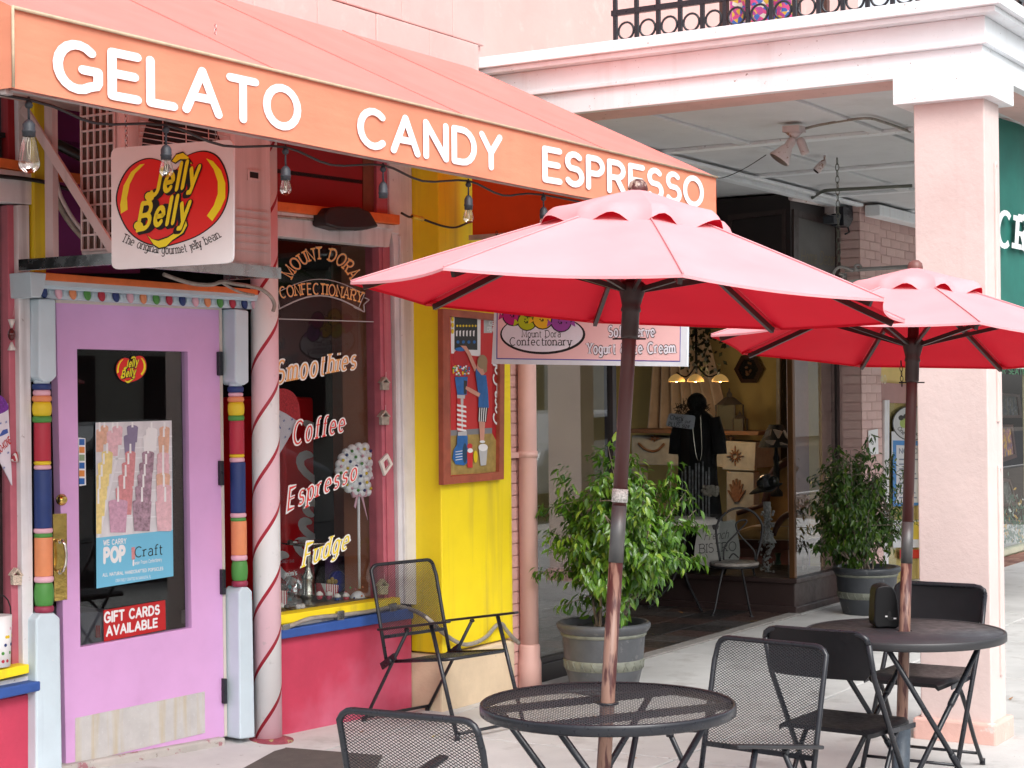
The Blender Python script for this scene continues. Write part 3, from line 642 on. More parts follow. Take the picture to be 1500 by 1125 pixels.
e.elements[0].position = 0; e.elements[0].color = red; e.elements[1].position = .045; e.elements[1].color = wht
for pos, c in ((.5, red), (.545, pk)):
    x = e.elements.new(pos); x.color = c
ns = N.new('ShaderNodeTexNoise'); ns.inputs['Scale'].default_value = 24; ns.inputs['Detail'].default_value = 6; L.new(tc.outputs['Object'], ns.inputs['Vector'])
mr = N.new('ShaderNodeMapRange'); mr.inputs[1].default_value = .66; mr.inputs[2].default_value = .74; mr.inputs[4].default_value = .25; L.new(ns.outputs[0], mr.inputs[0])
mx = N.new('ShaderNodeMix'); mx.data_type = 'RGBA'; L.new(mr.outputs[0], mx.inputs[0]); L.new(cr.outputs[0], mx.inputs[6]); mx.inputs[7].default_value = (.4, .38, .36, 1); L.new(mx.outputs[2], p.inputs['Base Color'])
bp = N.new('ShaderNodeBump'); bp.inputs['Distance'].default_value = .0015; L.new(ns.outputs[0], bp.inputs['Height']); L.new(bp.outputs[0], p.inputs['Normal'])
c = W.at(393, 1080, .075); c = V((c.x, c.y, 0)); R0 = .066
cp = thing('candy_pole', 'pink and white candy striped round column right of the purple door', 'column', c)
mb = MB(); mb.tube([c + V((0, 0, .02)), c + V((0, 0, 3.0))], R0, 32); mb.build('shaft', m_pole, cp)
mb = MB(); mb.lathe([(.12, 0), (.12, .018), (.085, .03), (.068, .034)], c, seg=20); mb.build('foot', mat('maroon_foot', (.26, .05, .07, 1), .8, var=.3, vs=30, bump=.003, bs=40, spot=((.35, .36, .15, 1), 25, .6, .8)), cp)
# electrical conduit and cable along the window ledge and over the pillar
m_pipe = mat('grey_conduit', (.33, .30, .26, 1), .5, .2, var=.25, vs=20, spot=((.12, .09, .06, 1), 26, .62, .6))
cond = thing('sill_conduit', 'worn grey conduit pipe clipped along the blue ledge and sagging across the yellow pillar', 'pipe', (7.4, 5.4, .45))
YP = PY(5.16)
pts = [W.at(404, 923, .05), W.at(425, 917, .055), W.at(455, 906, .06), W.at(500, 906 - 5, .05), W.at(540, 896, .05), W.at(576, 889, .05), W.at(600, 892, .07)] + [YP.at(*q, .03) for q in ((625, 905), (650, 928), (675, 943), (695, 942), (713, 932), (726, 917), (735, 914), (741, 922), (750, 933), (760, 942))]
def smooth(pts, n=4):
    out = []; P = [pts[0]] + list(pts) + [pts[-1]]
    for i in range(1, len(P) - 2):
        a, b_, c_, d = P[i - 1], P[i], P[i + 1], P[i + 2]
        for k in range(n):
            t = k / n; out.append(.5 * ((2 * b_) + (c_ - a) * t + (2 * a - 5 * b_ + 4 * c_ - d) * t * t + (3 * b_ - 3 * c_ + d - a) * t ** 3))
    return out + [pts[-1]]
mb = MB(); mb.tube(smooth(pts, 5), .0115, 8); mb.build('pipe', m_pipe, cond)
for x, y in ((420, 920), (500, 901), (577, 890)):
    mb = MB(); mb.px(W, [(x - 5, y - 5), (x + 5, y - 7), (x + 5, y + 7), (x - 5, y + 8)], .04, .068); mb.build('clip', m_chrome, cond, bevel=.004)
# ================================================================== AWNING
m_aw = fabric('orange_canvas', (.91, .37, .23, 1), (.62, .06, .012, 1), (.75, .09, .02, 1), .28)  # inner red of both canvases has shade and backlight put into the colour
m_awtop = fabric('bleached_coral_canvas', (.86, .29, .255, 1), (.62, .06, .012, 1), (.75, .09, .02, 1), .22)
m_pipingm = mat('cream_piping', (.50, .38, .26, 1), .7, var=.15, vs=30)
m_tubealu = mat('awning_frame_tube', (.45, .40, .38, 1), .5, .3, var=.2, vs=15)
AX0, AX1, AYF, AYW, AZB, AZT, AZW = 3.40, 7.95, 3.664, 5.09, 2.493, 2.716, 3.406
m_seam = mat('awning_seam', (.74, .22, .19, 1), .8)
aw = thing('shop_awning', 'long orange canvas awning lettered GELATO CANDY ESPRESSO over the sweet shop', 'awning', (5.7, 4.4, 2.49))
def sag(t, a): return -a * 4 * t * (1 - t)
mb = MB()
mb.grid(lambda u, v: V((AX0 + (AX1 - AX0) * u, AYF + .002 * sin(v * pi) * sin(u * 20), AZB + (AZT - AZB) * v + (sag((u * 4) % 1, .003) if v < .5 else 0))), 48, 6)
mb.build('valance', m_aw, aw)
mb = MB()
nr = 4
mb.grid(lambda u, v: V((AX0 + (AX1 - AX0) * u, AYF + (AYW - AYF) * v, AZT + (AZW - AZT) * v + sag((u * nr) % 1, .022) * sin(pi * min(1, v * 1.05)))), 64, 12)
mb.build('roof', m_awtop, aw)
for X_e, nm in ((AX0, 'end_panel'), (AX1, 'end_panel')):
    mb = MB(); pts = [V((X_e, AYF, AZB)), V((X_e, AYW, AZB)), V((X_e, AYW, AZW)), V((X_e, AYF, AZT))]
    if X_e == AX1: pts.reverse()
    mb.ngon(pts[::-1]); mb.build(nm, m_aw, aw)
for i in range(1, nr):
    x = AX0 + (AX1 - AX0) * i / nr; mb = MB()
    mb.bar((x, AYF, AZT + .002), (x, AYW, AZW + .002), .009, .005); mb.build('seam', m_seam, aw)
mb = MB(); mb.tube([(AX0, AYF - .007, AZT - .004), (AX1, AYF - .007, AZT - .004)], .0055, 6); mb.tube([(AX0 - .002, AYF - .010, AZT), (AX0 - .002, AYF - .010, AZB)], .0045, 6); mb.build('piping', m_pipingm, aw)
mb = MB()
for a_, c_ in (((AX0 + .02, AYF + .03, AZB + .01), (AX1, AYF + .03, AZB + .01)), ((AX1 - .025, AYF + .03, AZB), (AX1 - .025, AYW, AZB)), ((AX0 + .02, AYF + .03, AZB), (AX0 + .02, AYW, AZB)), ((AX1 - .025, AYW - .02, AZB - .01), (AX1 - .025, AYW - .02, AZW - .06)), ((AX0 + .02, AYF + .03, AZT - .03), (AX1, AYF + .03, AZT - .03))):
    mb.bar(a_, c_, .026, .026)
for i in range(1, nr): x = AX0 + (AX1 - AX0) * i / nr; mb.bar((x, AYF + .02, AZT - .03), (x, AYW, AZW - .04), .026, .026)
mb.build('frame', m_tubealu, aw)
AF = PL((0, AYF - .0035, 0), (0, -1, 0))
m_let = mat('white_lettering', (.84, .84, .85, 1), .5, var=.02)
def word(s, x0, x1, yb0, yb1, h0, h1, **k):
    mb = MB(); a = AF.at(x0, yb0); b_ = AF.at(x1, yb1)
    f = lambda u, v, o: a.lerp(b_, u) + V((0, -o, 0)) + V((0, 0, 1)) * v * k_h * 1.0 - V((0, 0, 0))
    z = (AF.at(x0, yb0 - h0).z - a.z + AF.at(x1, yb1 - h1).z - b_.z) / 2; k_h = z
    wt = .205
    g = lambda u, v, o: f(u, (v + 0) * 1.0, o)
    text(mb, s, g, wt=wt, sp=k.get('sp', .30), off=.001)
    mb.build('lettering', m_let, aw, label='white word ' + s)
word('GELATO', 77, 441, 124, 190, 66, 55)
word('CANDY', 523, 736, 210, 248, 52, 45)
word('ESPRESSO', 794, 1031, 262, 302, 45, 38, sp=.27)

# ---- light string under the awning edge
st = thing('string_lights', 'black cable of hanging clear glass bulbs strung below the awning edge', 'string lights', (4.4, 3.6, 2.46))
YB = PY(3.72)
anch = [(42, 148), (243, 180), (418, 213), (561, 240), (686, 262), (796, 283)]
A_ = [YB.at(*q) for q in anch]
A_ = [V((p.x, 3.72, 2.482)) for p in A_]
cp_ = [V((2.8, 3.72, 2.47))]
for p, q in zip(A_[:-1], A_[1:]): cp_ += [p, (p + q) / 2 + V((0, .02, -.028))]
cp_ += [A_[-1], V((7.3, 3.72, 2.47))]
mb = MB(); mb.tube(smooth(cp_, 4), .0045, 6)
mb.build('cable', m_wire, st)
m_socket = mat('grey_rubber_socket', (.028, .032, .040, 1), .55, var=.2, vs=30, bump=.0005, bs=60)
m_bulb = glassmat('bulb_glass', (.97, .95, .92, 1), 2.2, 1.5, .24)
m_fil = mat('bulb_filament', (.6, .55, .45, 1), .5)
bt = [(148, 211, 247, 268), (180, 212, 241, 262), (213, 242, 263, 287), (240, 266, 293, 300), (262, 287, 307, 328), (283, 305, 318, 325)]
spec = [(211, 209.5 + 0, 0)]
for i, p in enumerate(A_):
    big = i == 0
    k = .0015 * 1.0
    ys = [(148, 175, 200, 254), (180, 212, 234, 260), (213, 243, 264, 286), (240, 266, 290, 291), (262, 286, 307, 327), (283, 303, 320, 340)][i]
    z = [YB.at(anch[i][0], y).z for y in ys]; z[0] = 2.482
    mb = MB(); mb.tube([(p.x, p.y, 2.49), (p.x, p.y, z[1])], .0035, 6); mb.lathe([(.008, 0), (.012, .012), (.008, .02)], (p.x, p.y, 2.478), (0, 0, -1), 8); R_ = .018 if big else .0165; h = z[1] - z[2]
    mb.lathe([(.006, 0), (.012, -.12 * h), (R_, -.3 * h), (R_, -.62 * h), (R_ * 1.08, -.64 * h), (R_ * 1.08, -.74 * h), (R_, -.76 * h), (R_, -h)], (p.x, p.y, z[1]), seg=14)
    so_ = mb.build('socket', m_socket, st)
    if i == 3: continue
    h = z[2] - z[3]; R2 = h * (.28 if big else .40)
    if big: prof = [(R_ * .8, 0), (R2 * .72, -.12 * h), (R2 * .86, -.4 * h), (R2 * 1.0, -.62 * h), (R2 * 1.06, -.75 * h), (R2 * .95, -.86 * h), (R2 * .5, -.96 * h), (.002, -h)]
    else: prof = [(R_ * .75, 0), (R_ * .85, -.1 * h), (R2 * .85, -.35 * h), (R2, -.6 * h), (R2 * .9, -.8 * h), (R2 * .5, -.96 * h), (.002, -h)]
    mb = MB(); mb.lathe(prof, (p.x, p.y, z[2]), seg=20, caps=False); mb.build('bulb', m_bulb, so_)
    mb = MB(); mb.tube([(p.x - .004, p.y, z[2]), (p.x - .006, p.y, z[2] - .3 * h), (p.x - .003, p.y, z[2] - .62 * h), (p.x + .003, p.y, z[2] - .62 * h), (p.x + .006, p.y, z[2] - .3 * h), (p.x + .004, p.y, z[2])], .0012, 5)
    mb.build('filament', m_fil, so_)

# ---- extension lead with yellow plug
ex = thing('extension_lead', 'black extension cord with yellow plug running across the yellow pillar under the awning', 'cable', (7.9, 5.1, 2.2))
YQ = PY(5.12)
mb = MB(); mb.tube(smooth([YQ.at(*q) for q in ((588, 312), (600, 318), (607, 316), (622, 322), (648, 331), (668, 333), (690, 325), (712, 326), (722, 329), (760, 330), (800, 332))], 4), .006, 6); mb.tube([YQ.at(722, 329), YQ.at(721, 345), YQ.at(724, 360)], .006, 6); mb.build('cord', m_wire, ex)
mb = MB(); mb.tube([YQ.at(604, 317), YQ.at(619, 321)], .013, 8); mb.build('plug', mat('yellow_plug', (.7, .5, .02, 1), .5), ex)

# ---- air conditioner on its shelf
m_ac = mat('dirty_pink_metal', (.66, .56, .55, 1), .5, var=.08, vs=5, bump=.0005, bs=40, streak=((.33, .27, .25, 1), 8, .5, .6), spot=((.3, .2, .16, 1), 40, .7, .6))
AX, AY = 5.4, 5.0
ac = thing('air_conditioner', 'boxy pinkish air conditioner behind the hanging bean sign above the purple door', 'air conditioner', (5.9, 5.1, 2.1))
YA = PY(AY)
xr = YA.at(398, 300).x; xl = YA.at(176, 300).x; zb = YA.at(390, 397).z + .02; ztp = 2.85
mb = MB(); mb.box((xl, AY, zb), (xr, AY + .22, ztp)); body = mb.build('casing', m_ac, ac, bevel=.012)
mb = MB()
for i in range(6): z = zb + .06 + i * .035; mb.box((xr - .26, AY - .005, z), (xr - .03, AY - .001, z + .005))
mb.build('louvre', m_ac, ac)
mb = MB(); p = YA.at(364, 249); q = YA.at(382, 265); mb.ring(YA, [(363, 248), (382, 250), (382, 266), (363, 264)], [(366, 251), (379, 253), (379, 262), (366, 260)], -.001, .004); mb.build('handle_frame', m_ac, ac)
mb = MB(); mb.flat(YA, [(366, 251), (379, 253), (379, 262), (366, 260)], .001); mb.build('handle_recess', m_dark, ac)
fc = V(((xl + xr) / 2 - .10, AY, zb + .42)); mb = MB(); mb.lathe([(.25, 0), (.25, .004)], fc, (0, -1, 0), 28); mb.build('fan_opening', m_dark, ac)
mb = MB()
for i in range(24): z = fc.z - .26 + i * .0225; mb.tube([(fc.x - .28, AY - .012, z), (fc.x + .28, AY - .012, z)], .0022, 4)
for i in range(5): x = fc.x - .28 + i * .14; mb.tube([(x, AY - .015, fc.z - .26), (x, AY - .015, fc.z + .26)], .003, 4)
mb.build('fan_guard', m_ac, ac)
# side grille
SX = xl - .006; mb = MB(); gy0, gy1 = AY + .02, AY + .20
mb.box((xl - .002, gy0, zb + .02), (xl - .001, gy1, ztp)); mb.build('side_recess', mat('condenser_fins', (.10, .06, .045, 1), .8, var=.3, vs=60), ac)
mb = MB()
for i in range(6): y = gy0 + (gy1 - gy0) * i / 5; mb.box((SX - .008, y - .004, zb + .02), (SX, y + .004, ztp))
for i in range(11): z = zb + .02 + (ztp - zb - .02) * i / 10; mb.box((SX - .0085, gy0, z - .004), (SX - .0005, gy1, z + .004))
mb.build('side_grille', m_ac, ac)
shf = thing('bracket_shelf', 'weathered aluminium shelf bracket holding the air conditioner over the door cornice', 'bracket', (5.8, 5.0, 2.1))
mb = MB(); mb.box((xl - .05, AY - .05, zb - .055), (xr - .0, AY - .03, zb - .005)); mb.box((xl - .07, AY - .03, zb - .05), (xl - .045, AY + .5, zb - .005)); mb.box((xr - .05, AY - .03, zb - .05), (xr - .025, AY + .24, zb - .005)); mb.build('rail', m_chrome, shf)
mb = MB(); mb.bar((xl - .058, AY - .02, zb), (xl - .058, AY + .48, zb + .62), .04, .012, (1, 0, 0)); mb.bar((xl - .02, AY + .36, zb), (xl - .02, AY + .36, 2.85), .045, .03, (1, 0, 0)); mb.build('strut', m_ac, shf)
# hoses
hz = thing('wall_hoses', 'taped black pipe and grey flexible hoses looping down beside the yellow strip', 'hose', (4.9, 5.2, 2.4))
mb = MB(); Q = PL(W.p, W.n)
mb.tube(smooth([W.at(65, 206, .06), W.at(85, 212, .09), W.at(105, 222, .12), W.at(125, 232, .16)], 3), .024, 10); mb.build('taped_pipe', mat('black_tape', (.012, .012, .012, 1), .35, var=.3, bump=.002, bs=30), hz)
mb = MB(); mb.tube(smooth([W.at(66, 212, .05), W.at(72, 235, .06), W.at(74, 262, .06), W.at(82, 290, .07), W.at(98, 320, .09), W.at(118, 345, .13), W.at(135, 360, .2)], 4), .012, 8); mb.build('flexible_hose', m_pipe, hz)
mb = MB(); mb.tube(smooth([W.at(72, 215, .08), W.at(78, 240, .08), W.at(84, 270, .08), W.at(90, 290, .09), W.at(108, 322, .11), W.at(128, 345, .15)], 4), .009, 8); mb.build('pale_hose', m_ac, hz)
mb = MB(); mb.tube(smooth([W.at(-40, 255, .06), W.at(20, 260, .06), W.at(62, 266, .06), W.at(90, 274, .05), W.at(125, 285, .05)], 3), .009, 8); mb.build('dark_conduit', m_wire, hz)
cb = thing('drain_cable', 'grey cable sagging from the air conditioner shelf to the striped pole', 'cable', (5.9, 4.9, 2.0))
YC = PY(5.2)
mb = MB(); mb.tube(smooth([YC.at(*q) for q in ((240, 402), (262, 410), (285, 416), (310, 417), (325, 413), (345, 416), (365, 419), (383, 424), (396, 434), (402, 446), (400, 456))], 4), .009, 8)
mb.tube(smooth([YC.at(*q) for q in ((322, 412), (335, 420), (352, 428), (372, 432))], 3), .006, 6); mb.build('cable', m_pipe, cb)

# ---- hanging square bean sign
JP = PL((4.75, 4.35, 0), (-.985, -.17, 0))
js = thing('hanging_bean_sign', 'white square sign with red jelly bean logo hung on chains under the awning', 'sign', (4.75, 4.35, 2.0))
def rounded(q, r, n=4):
    out = []; m = len(q)
    for i in range(m):
        a, b_, c_ = V(q[i - 1]), V(q[i]), V(q[(i + 1) % m])
        d0 = (a - b_).normalized(); d1 = (c_ - b_).normalized()
        for k in range(n + 1):
            t = k / n; p0 = b_ + d0 * r; p1 = b_ + d1 * r
            out.append(tuple((p0 * (1 - t) ** 2 + b_ * 2 * t * (1 - t) + p1 * t * t)))
    return out
mb = MB(); mb.px(JP, rounded([(162.5, 217), (342, 204), (341, 385), (163.5, 395)], 11), 0, .012); mb.build('board', mat('white_sign_board', (.86, .85, .85, 1), .35, var=.04, vs=3), js)
m_lred = mat('logo_red', (.78, .014, .010, 1), .35, var=.03); m_lyel = mat('logo_yellow', (.92, .80, .01, 1), .35, var=.03)
def spl(pts, n=5, closed=True):
    out = []; m = len(pts)
    for i in range(m):
        a, b_, c_, d = [V(pts[(i + k) % m]) for k in (-1, 0, 1, 2)]
        for k in range(n):
            t = k / n; out.append(tuple(.5 * ((2 * b_) + (c_ - a) * t + (2 * a - 5 * b_ + 4 * c_ - d) * t * t + (3 * b_ - 3 * c_ + d - a) * t ** 3)))
    return out
def bean_logo(at2, pn, parent, full=True, mats=None):
    """red bean with the brand words; at2(x, y, off) maps big-sign picture positions into the plane"""
    bean = [(172, 300), (175, 272), (190, 246), (214, 233), (238, 237), (256, 250), (272, 230), (298, 222), (320, 232), (333, 262), (332, 294), (318, 322), (292, 343), (262, 355), (236, 360), (208, 353), (186, 334)]
    def grow(p, k): return [(252 + (x - 252) * k, 292 + (y - 292) * k) for x, y in p]
    mb = MB()
    mb.m = 0; mb.ngon([at2(x, y, .0130) for x, y in spl(grow(bean, 1.022))])
    mb.m = 1; mb.ngon([at2(x, y, .0136) for x, y in spl(grow(bean, .995))])
    mb.m = 2
    for cr_ in ([(212, 240), (205, 241), (192, 252), (181, 272), (176, 300), (177, 313), (187, 307), (186, 290), (190, 270), (198, 254)],
                [(302, 232), (312, 236), (324, 250), (330, 268), (330, 290), (323, 306), (311, 324), (303, 316), (313, 301), (319, 284), (319, 266), (313, 248)]):
        mb.ngon([at2(x, y, .0145) for x, y in cr_])
    # tail swoosh and head loop
    for col_, k in ((0, 1.0), (2, .0)):
        mb.m = col_; e_ = 2.2 * k; oo = .0148 if col_ == 0 else .0156
        mb.ngon([at2(x, y, oo) for x, y in [(216 - e_, 345 - e_), (222, 350), (232, 353 - e_), (246, 348 - e_), (258, 340 - e_), (266, 328), (272 + e_, 322), (274 + e_, 330), (268 + e_, 341 + e_), (252, 352 + e_), (243, 361 + e_), (233, 363 + e_), (225, 358 + e_)]])
        mb.ngon([at2(x, y, oo) for x, y in [(252 - e_, 236), (258, 227 - e_), (268, 224 - e_), (276, 230), (281 + e_, 240), (279, 240), (272, 233 + e_), (264, 233 + e_), (257, 238 + e_)]])
    def f0(p0, p1, h, dx):
        a = V(p0); b_ = V(p1)
        def f(u, v, o):
            x = a.x + (b_.x - a.x) * u + dx * v; y = a.y + (b_.y - a.y) * u - h * v
            return at2(x, y, o)
        return f
    for s, p0, p1, h, dx in (('Jelly', (217, 288), (290, 268), 37, 7), ('Belly', (199, 337), (276, 321), 38, 7)):
        f = f0(p0, p1, h, dx)
        fs = (lambda f: lambda u, v, o: f(u + .03, v - .05, o))(f)
        mb.m = 0; text(mb, s, fs, wt=.38, sp=.18, off=.0160, contrast=.1)
        mb.m = 2; text(mb, s, f, wt=.22, sp=.34, off=.0175, contrast=.15)
    # round feet of the J and B
    for (x, y) in ((219, 288), (203, 331)):
        for r, m_, oo in ((8.5, 0, .0171), (6.8, 2, .0185)):
            mb.m = m_; mb.ngon([at2(x + r * cos(t * pi / 6), y + r * sin(t * pi / 6), oo) for t in range(12)])
    return mb
at_js = lambda x, y, o: JP.at(x, y, o)
mb = bean_logo(at_js, JP.n, js); mb.build('logo', [m_blackprint, m_lred, m_lyel], js)
mb = MB(); f = amapin(JP, (246, 262), 92, 113, 216, 318, 13)
def fsm(u, v, o):
    t = u; x = 177 + (325 - 177) * t; base = 350 + 26 * sin(pi * (t * .9 + .04)) - 8 * t; sl = (26 * .9 * pi * cos(pi * (t * .9 + .04)) - 8) / 148
    n_ = V((sl, -1)).normalized(); return JP.at(x + n_.x * 12.5 * v, base + n_.y * 12.5 * v, o)
text(mb, 'The original gourmet jelly bean.', fsm, wt=.12, sp=.20, serif=.22, contrast=.35, rnd=False, off=.0130); mb.build('lettering', m_blackprint, js)
def chain(mb, a, b_, r=.0055, wire=.0016):
    a = V(a); b_ = V(b_); d = b_ - a; n = max(2, int(d.length / (r * 3.1))); u, w_ = basis(d)
    for i in range(n):
        c_ = a + d * ((i + .5) / n); s1 = u if i % 2 else w_; dn = d.normalized()
        mb.tube([c_ + dn * (r * 2 * cos(t * pi / 4)) + s1 * (r * sin(t * pi / 4)) for t in range(8)], wire, 4, closed=True)
mb = MB(); p = JP.at(185, 220, .006); chain(mb, p, p + V((0, 0, .42))); p = JP.at(317, 210, .006); chain(mb, p, p + V((0, 0, .42))); p = JP.at(174, 218, .006); mb.build('chain', m_chrome, js)

# ================================================================== ON AND IN THE DOOR
def sheet(name, label, cat, pl, pts, off, m, thick=.0012):
    c_ = sum((pl.at(x, y, off) for x, y in pts), V()) / len(pts); t = thing(name, label, cat, c_)
    mb = MB(); mb.px(pl, pts, off, off + thick); mb.build('sheet', m, t); return t
DG = -.0195
m_sky = mat('poster_blue', (.16, .50, .70, 1), .4, var=.02); m_pgrey = mat('poster_grey', (.66, .65, .67, 1), .5, var=.12, vs=12)
t = sheet('ice_pop_poster', 'poster of rows of ice pops over a pale blue band reading WE CARRY POP Craft', 'poster', W, [(140, 619), (251.5, 616), (254, 844), (141.5, 862)], DG, m_sky)
pm = [m_pgrey, mat('pop_yellow', (.80, .66, .26, 1), .6, var=.15, vs=50), mat('pop_red', (.62, .26, .27, 1), .6, var=.2, vs=60), mat('pop_plum', (.36, .24, .30, 1), .6, var=.5, vs=50), mat('pop_pink', (.72, .46, .50, 1), .6, var=.15, vs=60), m_whiteclean, mat('pop_violet', (.56, .33, .44, 1), .6, var=.2, vs=60), mat('pop_blue', (.26, .22, .34, 1), .6, var=.2), mat('pop_peach', (.70, .42, .30, 1), .6, var=.15, vs=50), mat('tray_line', (.75, .75, .77, 1), .4, var=.05)]
mb = MB(); mb.m = 0; mb.flat(W, [(140, 619), (251.5, 616), (252.8, 776), (141, 788)], DG + .0018)
k = DG + .0022
mb.m = 9
for y in (640, 655, 670, 690, 703, 718, 738, 757): mb.flat(W, [(165, y + 1), (252, y - 2), (252, y), (165, y + 3)], k)
mb.flat(W, [(142, 788), (146, 787), (180, 640), (176, 640)], k)
def pop(x, y, w_, h_, m_, st=True):
    global k
    w_ *= 1.28
    cl = lambda P_s: [(min(251, max(141, a_)), max(618.5, b_)) for a_, b_ in P_s]
    k += .00008; mb.m = m_; mb.flat(W, cl([(x - w_ / 2, y), (x - w_ * .4, y - 2), (x, y - 4), (x + w_ * .4, y - 2), (x + w_ / 2, y), (x + w_ * .40, y + h_), (x - w_ * .40, y + h_)]), k)
    if st: k += .00004; mb.m = 5; mb.flat(W, cl([(x - 1.3, y - h_ * .5), (x + 1.3, y - h_ * .5), (x + 1.5, y), (x - 1.5, y)]), k)
for x, y, w_, h_, m_ in ((146, 632, 10, 30, 8), (153, 626, 9, 25, 8), (165, 634, 14, 34, 4), (172, 627, 12, 25, 4), (190, 640, 14, 26, 7), (194, 626, 13, 22, 7), (222, 630, 13, 30, 5), (218, 640, 13, 28, 5), (241, 628, 12, 24, 8), (240, 640, 13, 26, 8),
                         (157, 664, 13, 30, 1), (152, 680, 14, 32, 1), (149, 698, 14, 34, 1), (191, 664, 12, 28, 2), (188, 680, 15, 32, 2), (217, 664, 14, 28, 3), (214, 680, 16, 30, 3), (239, 666, 14, 28, 4), (239, 680, 15, 30, 4),
                         (146, 716, 14, 40, 1), (184, 698, 17, 34, 2), (182, 716, 20, 38, 2), (212, 697, 17, 34, 3), (210, 714, 19, 38, 3), (239, 696, 16, 32, 8), (240, 713, 17, 38, 4), (144, 738, 9, 44, 1)):
    pop(x, y, w_, h_, m_)
for x, m_ in ((173, 6), (208, 3), (242, 4)): pop(x, 735, 22, 45 if x < 200 else 43, m_)
mb.build('photo_print', pm, t)
mb = MB(); mb.m = 0
text(mb, 'WE CARRY', tmap(W, (155, 799), (189, 796), 7), wt=.22, sp=.3, off=DG + .0016)
text(mb, 'POP', tmap(W, (155, 824), (188, 820), 19), wt=.34, sp=.30, off=DG + .0016)
text(mb, 'ALL NATURAL HANDCRAFTED POPSICLES', tmap(W, (154, 845), (243, 835), 4.4), wt=.2, sp=.3, off=DG + .0016)
text(mb, 'CREATIVELY CRAFTED IN SARASOTA, FL', tmap(W, (173, 853), (225, 847), 4), wt=.14, sp=.25, off=DG + .0016)
text(mb, 'Premier Frozen Confectionery', tmap(W, (198, 828), (241, 822), 5), wt=.14, sp=.25, off=DG + .0016)
mb.m = 1; text(mb, 'Craft', tmap(W, (201, 817), (242, 812), 15), wt=.10, sp=.22, off=DG + .0016, serif=.2, rnd=False)
mb.m = 2; mb.flat(W, [(192.5, 802), (197.5, 801), (198, 819), (193, 820)], DG + .0017); mb.m = 0; mb.flat(W, [(194.5, 820), (196.5, 820), (196.5, 829), (194.5, 829)], DG + .0017)
mb.build('lettering', [m_whiteclean, m_blackprint, pm[2]], t)
t = sheet('gift_card_sign', 'small red sign on the door glass reading GIFT CARDS AVAILABLE in white', 'sign', W, [(151.5, 894), (242, 879), (243, 922), (152.5, 940)], DG, m_redprint)
mb = MB(); text(mb, 'GIFT CARDS', tmap(W, (156, 912.5), (238, 899), 14, 12), wt=.26, sp=.30, off=DG + .0016); text(mb, 'AVAILABLE', tmap(W, (159, 932), (235, 918), 13, 11.5), wt=.26, sp=.30, off=DG + .0016); mb.build('lettering', m_whiteclean, t)
t = thing('bean_sticker', 'small round red bean logo sticker high on the door glass', 'sticker', W.at(192, 541))
at_s = lambda x, y, o: W.at(192 + (x - 252) * .275, 541 + (y - 292) * .285, DG + (o - .012) * .35)
mb = bean_logo(at_s, WN, t); mb.build('print', [m_blackprint, m_lred, m_lyel], t)
t = sheet('payment_sticker', 'narrow strip of bank card stickers on the left edge of the door glass', 'sticker', W, [(114.5, 641), (125, 642), (126, 710.5), (116.5, 712)], DG, m_whiteclean)
mb = MB()
for i, m_ in enumerate((0, 1, 2, 0, 1, 0)): mb.m = m_; y = 643 + i * 11.5; mb.flat(W, [(116, y), (124, y), (124, y + 9), (116, y + 9)], DG + .0016)
mb.build('print', [mat('card_blue', (.02, .12, .4, 1), .5), mat('card_orange', (.7, .25, .05, 1), .5), mat('card_green', (.25, .35, .2, 1), .5)], t)
# goods vaguely seen in the shop
t = thing('freezer_case', 'pale blue and white ice pop freezer standing inside behind the purple door', 'freezer', W.at(160, 1000, -1.0))
mb = MB(); mb.px(W, [(60, 900), (185, 895), (190, 1050), (60, 1070)], -1.35, -.95); mb.build('cabinet', mat('freezer_grey', (.30, .32, .36, 1), .5), t)
mb = MB(); mb.m = 0; text(mb, 'POP', tmap(W, (104, 932), (137, 928), 20), wt=.3, sp=.3, off=-.94); mb.m = 1; mb.flat(W, [(140, 916), (147, 916), (147, 934), (140, 934)], -.94); mb.build('lettering', [mat('dark_blue_print', (.03, .04, .12, 1), .5), m_redprint], t)

# ================================================================== WINDOW LETTERING
WG = -.0440
ml = [mat('letter_orange', (.92, .48, .14, 1), .5, var=.02), mat('letter_white', (.92, .92, .90, 1), .5, var=.02), mat('letter_red', (.80, .05, .04, 1), .5, var=.02), mat('letter_yellow', (.95, .76, .04, 1), .5, var=.02), mat('letter_grey', (.42, .42, .42, 1), .5, var=.02)]
lt = thing('window_lettering', 'shop name arch, CONFECTIONARY ribbon and menu words stuck on the window glass', 'lettering', W.at(470, 600))
mb = MB(); outlined(mb, 'MOUNT DORA', amap(W, (470, 432), 47, 52, 153, 25, 18), .14, .07, 0, 4, WG, sp=.30, serif=.3, contrast=.3, rnd=False); mb.build('word', ml, lt)
mb = MB()
def frib(u, v, o):
    x = 411 + (530 - 411) * u; y = 437 - 9 * sin(pi * u) + 7 * u; return W.at(x + (u - .5) * 6 * v, y - 16 * v, o)
outlined(mb, 'CONFECTIONARY', frib, .13, .06, 0, 4, WG, sp=.27, serif=.3, contrast=.3, rnd=False); mb.build('word', ml, lt)
mb = MB(); mb.m = 4
def line(pts, w_, o=WG):
    for a, b_ in zip(pts[:-1], pts[1:]):
        a = V(a); b_ = V(b_); n_ = (b_ - a).normalized(); n_ = V((-n_.y, n_.x)) * w_ / 2
        mb.flat(W, [tuple(a - n_), tuple(b_ - n_), tuple(b_ + n_), tuple(a + n_)], o)
arcp = lambda dy, x0=405, x1=534: [(x0 + (x1 - x0) * i / 12, 0) for i in range(13)]
line([(405 + 129 * i / 12, 429 - 21 * sin(pi * i / 12) + 2 * i / 12) for i in range(13)], 1.2)
